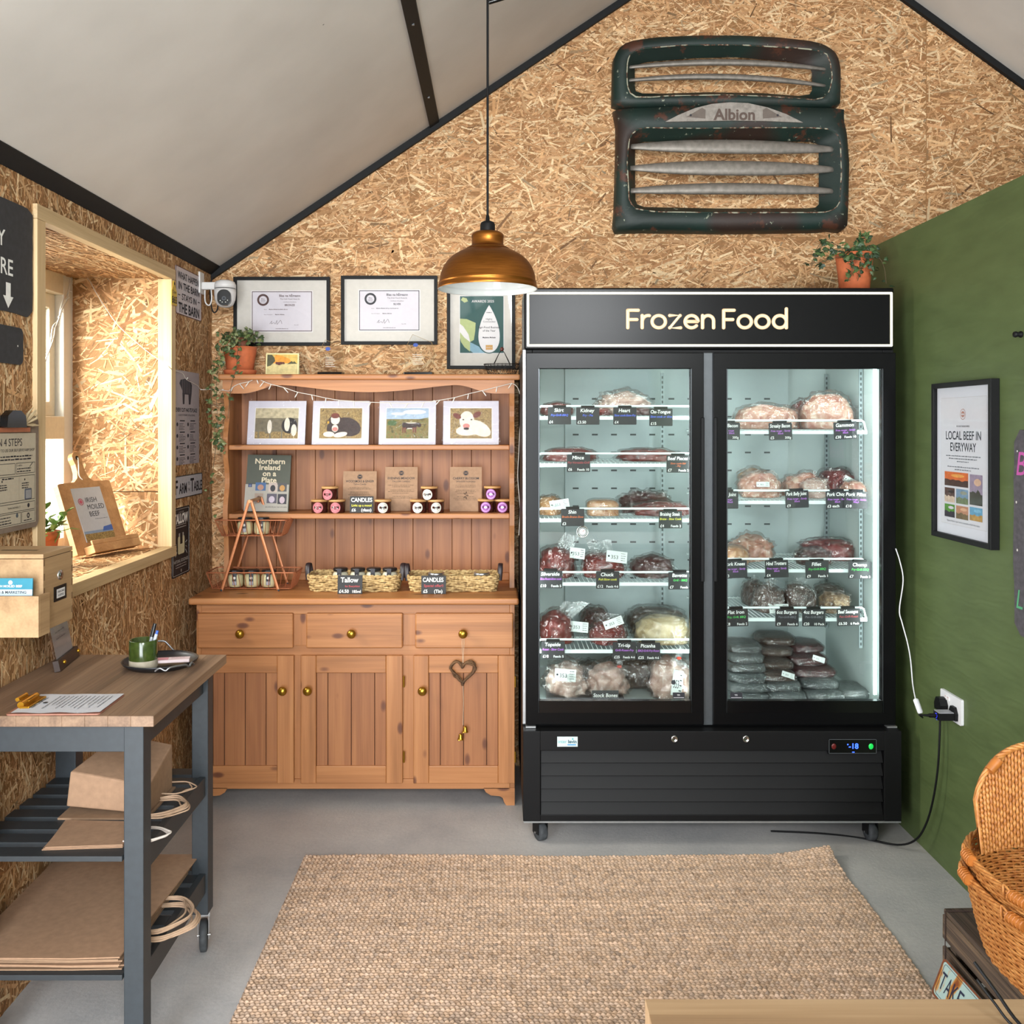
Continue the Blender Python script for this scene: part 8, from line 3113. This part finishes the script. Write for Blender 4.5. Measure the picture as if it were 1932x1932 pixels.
# ================================================================ jute rug
rx0, rx1, ry0, ry1 = -0.682, 1.168, 1.25, 3.335
pitch_x, pitch_y, sub = 0.0135, 0.0120, 4
nx_, ny_ = int((rx1 - rx0) / pitch_x), int((ry1 - ry0) / pitch_y)
gx, gy = nx_ * sub + 1, ny_ * sub + 1
u = np.linspace(0, nx_, gx)
v_ = np.linspace(0, ny_, gy)
U, V = np.meshgrid(u, v_)
rgen = np.random.default_rng(5)
row = np.minimum(np.floor(V).astype(int), ny_ - 1)
uu = U + 0.5 * (row % 2)
fu = (uu % 1.0) - 0.5
fv = (V % 1.0) - 0.5
fu2 = fu + 0.35 * fv * np.where(row % 2 == 0, 1, -1)
hgt = np.clip(1 - (np.abs(fu2) / 0.52) ** 2.2 - (np.abs(fv) / 0.5) ** 2.4, 0, 1) ** 0.6
cell = np.minimum(np.floor(uu).astype(int), nx_)
rh = rgen.uniform(0.55, 1.0, (ny_ + 1, nx_ + 2))
Z = 0.003 + 0.0085 * hgt * rh[row, cell]
rowtone = 1 + 0.09 * np.sin(np.arange(ny_ + 1) * 0.45 + rgen.normal(0, 0.6, ny_ + 1)) + rgen.normal(0, 0.05, ny_ + 1)
tone = rgen.uniform(0.80, 1.14, (ny_ + 1, nx_ + 2)) * rowtone[:, None]
dark = rgen.random((ny_ + 1, nx_ + 2)) < 0.10
tone[dark] *= 0.72
edge = 0.012 * np.interp(V, np.arange(ny_ + 1), np.convolve(rgen.normal(0, 1, ny_ + 41), np.ones(40) / 40, 'same')[20:20 + ny_ + 1] * 3.0)
X = rx0 + (rx1 - rx0) * U / nx_ + edge * (U / nx_) + 0.0015 * np.sin(V * PI)
Y_ = ry0 + (ry1 - ry0) * V / ny_ + 0.0012 * np.sin(U * 2 * PI) + 0.006 * np.sin(U / nx_ * 9)
corner = np.clip(1 - np.hypot((rx1 - X) / 0.22, (ry1 - Y_) / 0.20), 0, 1)
Z = Z + 0.035 * corner ** 1.3
edgez = (U < 0.01) | (U > nx_ - 0.01) | (V < 0.01) | (V > ny_ - 0.01)
Z[edgez] = 0.0012 + 0.035 * corner[edgez] ** 1.3
co = np.stack([X, Y_, Z], -1).reshape(-1, 3).astype(np.float32)
iu, iv = np.meshgrid(np.arange(gx - 1), np.arange(gy - 1))
a0 = (iv * gx + iu).ravel()
quads = np.stack([a0, a0 + 1, a0 + gx + 1, a0 + gx], -1).astype(np.int32)
me = bpy.data.meshes.new('jute_rug')
me.vertices.add(len(co))
me.vertices.foreach_set('co', co.ravel())
me.loops.add(quads.size)
me.loops.foreach_set('vertex_index', quads.ravel())
me.polygons.add(len(quads))
me.polygons.foreach_set('loop_start', np.arange(0, quads.size, 4, dtype=np.int32))
me.polygons.foreach_set('loop_total', np.full(len(quads), 4, dtype=np.int32))
me.polygons.foreach_set('use_smooth', np.ones(len(quads), dtype=bool))
me.update(calc_edges=True)
cols = np.ones((len(co), 4), dtype=np.float32)
bc = np.array(lin('c4a78f'))
tt = tone[row, cell].reshape(-1, 1)
warm = rgen.uniform(-1, 1, (ny_ + 1, nx_ + 2))[row, cell].reshape(-1, 1)
cols[:, :3] = np.clip(bc * tt + np.array([0.02, 0.0, -0.015]) * warm, 0, 1)
at = me.color_attributes.new('Col', 'FLOAT_COLOR', 'POINT')
at.data.foreach_set('color', cols.ravel())
M_JUTE = attr_mat('jute_yarn', 0.9, 320.0, 0.14, 0.4, 0.001)
me.materials.append(M_JUTE)
rug = bpy.data.objects.new('jute_rug', me)
COL.objects.link(rug)
tag(rug, 'large woven natural jute rug on the concrete floor in front of the freezer', 'rug')

# ================================================================ crate, hampers, sign at the right
cX0, cX1, cY0, cY1, cZ = 1.123, 1.50, 1.72, 2.395, 0.30
t = thing('wooden_crate', 'dark weathered wooden crate bound with wire, standing against the green wall', 'crate', T(0, 0, 0))
rng = random.Random(14)


def plank(name, x0, x1, y0, y1, z0, z1):
    mb = MB()
    mb.box(x0, x1, y0, y1, z0, z1, M_CRATE)
    for i, p in enumerate(mb.v):
        mb.v[i] = (p[0] + rng.uniform(-.002, .002), p[1] + rng.uniform(-.003, .003), p[2] + rng.uniform(-.0015, .0015))
    build(name, mb, t, bevel=0.003)


for z0, z1 in ((0.225, 0.285), (0.120, 0.205), (0.020, 0.100)):
    plank('side_board', cX0, cX0 + 0.012, cY0, cY1, z0, z1)
    plank('side_board', cX1 - 0.012, cX1, cY0, cY1, z0, z1)
for z0, z1 in ((0.215, 0.285), (0.115, 0.200), (0.02, 0.10)):
    plank('end_board', cX0 + 0.012, cX1 - 0.012, cY1 - 0.014, cY1, z0, z1)
    plank('end_board', cX0 + 0.012, cX1 - 0.012, cY0, cY0 + 0.014, z0, z1)
xs = [cX0, cX0 + 0.092, cX0 + 0.19, cX0 + 0.285, cX1]
for k in range(4):
    plank('top_board', xs[k] + 0.002, xs[k + 1] - 0.002, cY0, cY1 - 0.001, cZ - 0.014, cZ)
for x in (cX0 + 0.014, cX1 - 0.042):
    for y in (cY0 + 0.016, cY1 - 0.044):
        mb = MB()
        mb.box(x, x + 0.028, y, y + 0.028, 0.0, cZ - 0.015, M_CRATE)
        build('corner_post', mb, t)
mb = MB()
yw = cY1 - 0.022
mb.tube([(cX1 + 0.001, yw, cZ + 0.002), (cX0 - 0.002, yw, cZ + 0.002), (cX0 - 0.0025, yw, 0.02)], 0.0018, plain('3a2a24', 0.7, 0.3), 5)
build('binding_wire', mb, t)

# tin sign hung on the crate
M = FR((cX0 - 0.022, 2.335, 0.208), (0.03, -1, 0), (0.36, 0, 0.93))
t = thing('hanging_sign', 'rusty pale blue tin sign reading TAKE hung on the side of the crate', 'sign', M)
m, nt, b = newmat('rusting_pale_enamel')
v = objcoord(nt, (9, 4, 9), rand=False)
n1 = N(nt, 'ShaderNodeTexNoise', i_Scale=2.2, i_Detail=6.0)
L(nt, v, n1.inputs['Vector'])
r = ramp(nt, [(0.56, '9db6b1'), (0.62, 'b5803a'), (0.70, '7a401e')], n1.outputs[0])
L(nt, r.outputs[0], b.inputs['Base Color'])
b.inputs['Roughness'].default_value = 0.45
M_ENR = m
mb = MB()
sw, sh = 0.50, 0.092
pl = rrect(0, sw, -sh, 0, 0.012, 4)
mb.prism(pl, -0.002, 0, M_ENR)
ri = rrect(0.005, sw - 0.005, -sh + 0.005, -0.005, 0.01, 4)
mb.ring(pl, ri, -0.0005, 0.0008, plain('6b3a20', 0.7, grain=0.3, name='rust_edge'))
mb.ring(rrect(0.0115, sw - 0.0115, -sh + 0.009, -0.009, 0.008), rrect(0.0125, sw - 0.0125, -sh + 0.010, -0.010, 0.007), 0, 0.0006, plain('2b3350', 0.5))
nv = plain('1f2740', 0.5, name='navy_sign_paint')
x = 0.017
for ch in 'TAKE':
    mb.text(ch, x, -0.066, 0.058, nv, 0.001, 'l', fit=0.021)
    x += 0.026
mb.text('A BASKET', x + 0.02, -0.070, 0.062, nv, 0.001, 'l', fit=0.20)
build('plate', mb, t)

# two nested wicker hampers
m, nt, b = newmat('golden_wicker')
v = objcoord(nt, rand=False)
n1 = N(nt, 'ShaderNodeTexNoise', i_Scale=70.0, i_Detail=3.0)
L(nt, v, n1.inputs['Vector'])
r = ramp(nt, [(0.3, 'a0602c'), (0.5, 'bd7c3f'), (0.7, 'cf9352')], n1.outputs[0])
L(nt, r.outputs[0], b.inputs['Base Color'])
b.inputs['Roughness'].default_value = 0.45
M_WICK = m
M_WRAP = plain('b06a2c', 0.45, grain=0.1, name='cane_wrapping')
hx, hy = 1.290, 2.09


def oval(k, n, a, b2):
    w = 2 * PI * k / n
    c_, s_ = math.cos(w), math.sin(w)
    p = 2.5
    d = (abs(c_) ** p + abs(s_) ** p) ** (-1 / p)
    return a * c_ * d, b2 * s_ * d


def hamper(z0, z1, a0, b0, a1, b1, label, nrow):
    t = thing('wicker_basket', label, 'basket', T(hx, hy, z0), 'nested wicker baskets on the crate')
    h = z1 - z0
    mb = MB()
    n = 132
    for r_ in range(nrow):
        f = r_ / (nrow - 1)
        a, b2 = a0 + (a1 - a0) * f ** 0.8, b0 + (b1 - b0) * f ** 0.8
        pts = []
        for k in range(n):
            x, y = oval(k, n, a, b2)
            s_ = 0.0026 * math.sin(PI * k / 2 + (r_ % 2) * PI + 0.4)
            L0 = math.hypot(x, y)
            pts.append((x * (1 + s_ / L0), y * (1 + s_ / L0), 0.004 + (h - 0.01) * f + 0.0012 * math.sin(k * 0.3 + r_)))
        mb.tube(pts, 0.0031, M_WICK, 5, closed=True)
    build('woven_body', mb, t)
    mb = MB()
    for k in range(0, n, 2):
        x0, y0 = oval(k, n, a0, b0)
        x1, y1 = oval(k, n, a1, b1)
        mb.tube([(x0, y0, 0.002), (x0 + (x1 - x0) * 0.57, y0 + (y1 - y0) * 0.57, h * 0.5), (x1, y1, h)], 0.002, M_WICK, 4)
    build('stakes', mb, t)
    mb = MB()
    mb.poly([oval(k, 60, a0, b0) for k in range(60)], 0.003, M_WICK)
    build('woven_base', mb, t)
    mb = MB()
    for q in range(4):
        pts = []
        for k in range(n):
            x, y = oval(k, n, a1 + 0.003, b1 + 0.003)
            ph = k * 0.55 + q * PI / 2
            L0 = math.hypot(x, y)
            e = 0.0045 * math.cos(ph)
            pts.append((x * (1 + e / L0), y * (1 + e / L0), h + 0.0045 * math.sin(ph)))
        mb.tube(pts, 0.0038, M_WICK, 5, closed=True)
    build('rim', mb, t)
    for kk in (58, 74, 88):
        mb = MB()
        x, y = oval(kk, n, a1 + 0.012, b1 + 0.012)
        x2, y2 = oval(kk + 3, n, a1 + 0.012, b1 + 0.012)
        mb.tube([(x, y, h + 0.004), (x2, y2, h + 0.004)], 0.0115, M_WRAP, 12)
        for q in range(5):
            f = q / 4
            mb.tube([(x + (x2 - x) * f + 0.0125 * math.cos(w), y + (y2 - y) * f, h + 0.004 + 0.0125 * math.sin(w)) for w in np.linspace(0, 2 * PI, 10)[:-1]], 0.0013, M_WRAP, 4, closed=True)
        x3, y3 = oval(kk - 2, n, a1 + 0.012, b1 + 0.012)
        mb.tube(smooth_path([(x, y, h + 0.006), (x3, y3, h + 0.016), (x3 * 1.01, y3 * 1.01, h + 0.002), (x3, y3, h - 0.012)], 5), 0.0026, M_WICK, 6)
        build('cane_loop', mb, t)
    return t


hb = hamper(cZ + 0.002, cZ + 0.182, 0.170, 0.205, 0.210, 0.252, 'golden wicker basket on the crate, the lower of two nested ones', 30)
ht = hamper(cZ + 0.016, cZ + 0.226, 0.162, 0.197, 0.204, 0.245, 'golden wicker basket with a raised arched lid, nested in the lower one on the crate', 34)
# arched lid standing up at the back (towards the wall)
mb = MB()
lw_, lh_ = 0.262, 0.235
lid_y = 0.225


def lidpt(u_, v2):
    """u_ -1..1 across, v2 0..1 up: dished arch leaning back."""
    arch = math.sqrt(max(0, 1 - abs(u_) ** 2.4))
    z = 0.200 + lh_ * v2 * (0.35 + 0.65 * arch)
    x = -0.160 + (u_ + 1) * 0.5 * 0.36
    y = lid_y * 0.55 + 0.03 * v2 + 0.05 * (1 - u_ * u_) * (1 - v2 * 0.4)
    return Vector((x, y, z))


n = 40
for k in range(n + 1):
    u_ = -0.97 + 1.94 * k / n
    pts = []
    for q in range(40):
        v2 = q / 39
        p = lidpt(u_, v2)
        p.y += 0.0026 * math.sin(PI * q / 1.5 + (k % 2) * PI)
        pts.append(p)
    mb.tube(pts, 0.0044, M_WICK, 5)
build('lid', mb, ht)
mb = MB()
for q in range(4):
    pts = []
    for k in range(61):
        u_ = -0.985 + 1.97 * k / 60
        p = lidpt(u_, 1.0)
        ph = k * 0.7 + q * PI / 2
        pts.append(p + Vector((0, 0.0045 * math.cos(ph), 0.004 + 0.0045 * math.sin(ph))))
    e0, e1 = lidpt(-0.985, 0.0), lidpt(0.985, 0.0)
    pts = [e0, e0.lerp(pts[0], 0.5)] + pts + [pts[-1].lerp(e1, 0.5), e1]
    mb.tube(pts, 0.0042, M_WICK, 5)
build('lid_rim', mb, ht)
mb = MB()
p, q_ = lidpt(-0.80, 1.0), lidpt(-0.66, 1.0)
mb.tube([p + Vector((0, -0.008, 0.004)), q_ + Vector((0, -0.008, 0.004))], 0.012, M_WRAP, 12)
build('cane_loop', mb, ht)

# ================================================================ wooden counter in the foreground, black tongs on it
kz, ky1, kx0 = 0.80, 1.188, (1217 - CX) * 1.188 / F
t = thing('wooden_counter', 'pale oiled wooden counter top in the foreground at the bottom of the picture', 'counter', T(0, 0, 0))
mb = MB()
yy = 0.55
for k in range(8):
    mb.box(kx0, 1.35, yy + k * (ky1 - yy) / 8, yy + (k + 1) * (ky1 - yy) / 8, kz - 0.035, kz, M_ASH)
build('top', mb, t, bevel=0.0006)
mb = MB()
mb.box(kx0 + 0.004, kx0 + 0.028, yy + 0.02, ky1 - 0.006, 0, kz - 0.035, plain('c9b48c', 0.6, grain=0.06, name='pale_ply'))
build('side_panel', mb, t, bevel=0.001)
mb = MB()
mb.box(1.30, 1.324, yy + 0.02, ky1 - 0.02, 0, kz - 0.035, plain('c9b48c', 0.6, grain=0.06))
build('side_panel', mb, t, bevel=0.001)
mb = MB()
mb.box(kx0 + 0.028, 1.30, ky1 - 0.045, ky1 - 0.025, 0.05, kz - 0.035, plain('c9b48c', 0.6, grain=0.06))
build('back_panel', mb, t, bevel=0.001)
t = thing('tongs', 'pair of thin black tongs lying over the wooden counter, tips towards the crate', 'tongs', T(0, 0, 0))


def on_ray(px_, py2, z):
    Y = (EYE - z) * F / (py2 - CY)
    return W(px_, py2, Y)


for (a, b2, c_) in (((1843, 1848), (1876, 1892), (1912, 1936)), ((1838, 1815), (1880, 1872), (1924, 1932))):
    P = [on_ray(*a, kz + 0.052), on_ray(*b2, kz + 0.030), on_ray(*c_, kz + 0.010)]
    dv = (P[2] - P[1])
    P.append(P[2] + dv * 1.5 + Vector((0, 0, 0.024)))
    P.append(P[-1] + Vector((dv.x, dv.y, 0)) * 2)
    P[-2].z = P[-1].z = kz + 0.0045
    mb = MB()
    mb.tube(smooth_path(P, 5), 0.0024, M_BLACK, 6, flat=0.7)
    build('arm', mb, t)

# ================================================================ put every root at its own base
bpy.context.view_layer.update()
for o in list(S.objects):
    if o.parent is not None or o.type not in ('EMPTY', 'MESH') or o.get('kind') == 'structure':
        continue
    if o.matrix_world.translation.length > 1e-6 and o.type == 'EMPTY':
        continue
    if o.type == 'MESH' and o.matrix_world != Matrix.Identity(4):
        continue
    tree = [o] + list(o.children_recursive)
    P = [c.matrix_world @ Vector(q) for c in tree if c.type == 'MESH' for q in c.bound_box]
    if not P:
        continue
    lo = [min(p[k] for p in P) for k in range(3)]
    hi = [max(p[k] for p in P) for k in range(3)]
    base = Vector(((lo[0] + hi[0]) / 2, (lo[1] + hi[1]) / 2, lo[2]))
    inv = o.matrix_world.to_3x3().inverted() @ (base - o.matrix_world.translation)
    if o.type == 'MESH':
        o.data.transform(Matrix.Translation(-inv))
    else:
        for c in o.children:
            c.matrix_local = Matrix.Translation(-inv) @ c.matrix_local
    o.matrix_world = Matrix.Translation(o.matrix_world.to_3x3() @ inv) @ o.matrix_world
for c in list(bpy.data.meshes):
    if c.users == 0:
        bpy.data.meshes.remove(c)
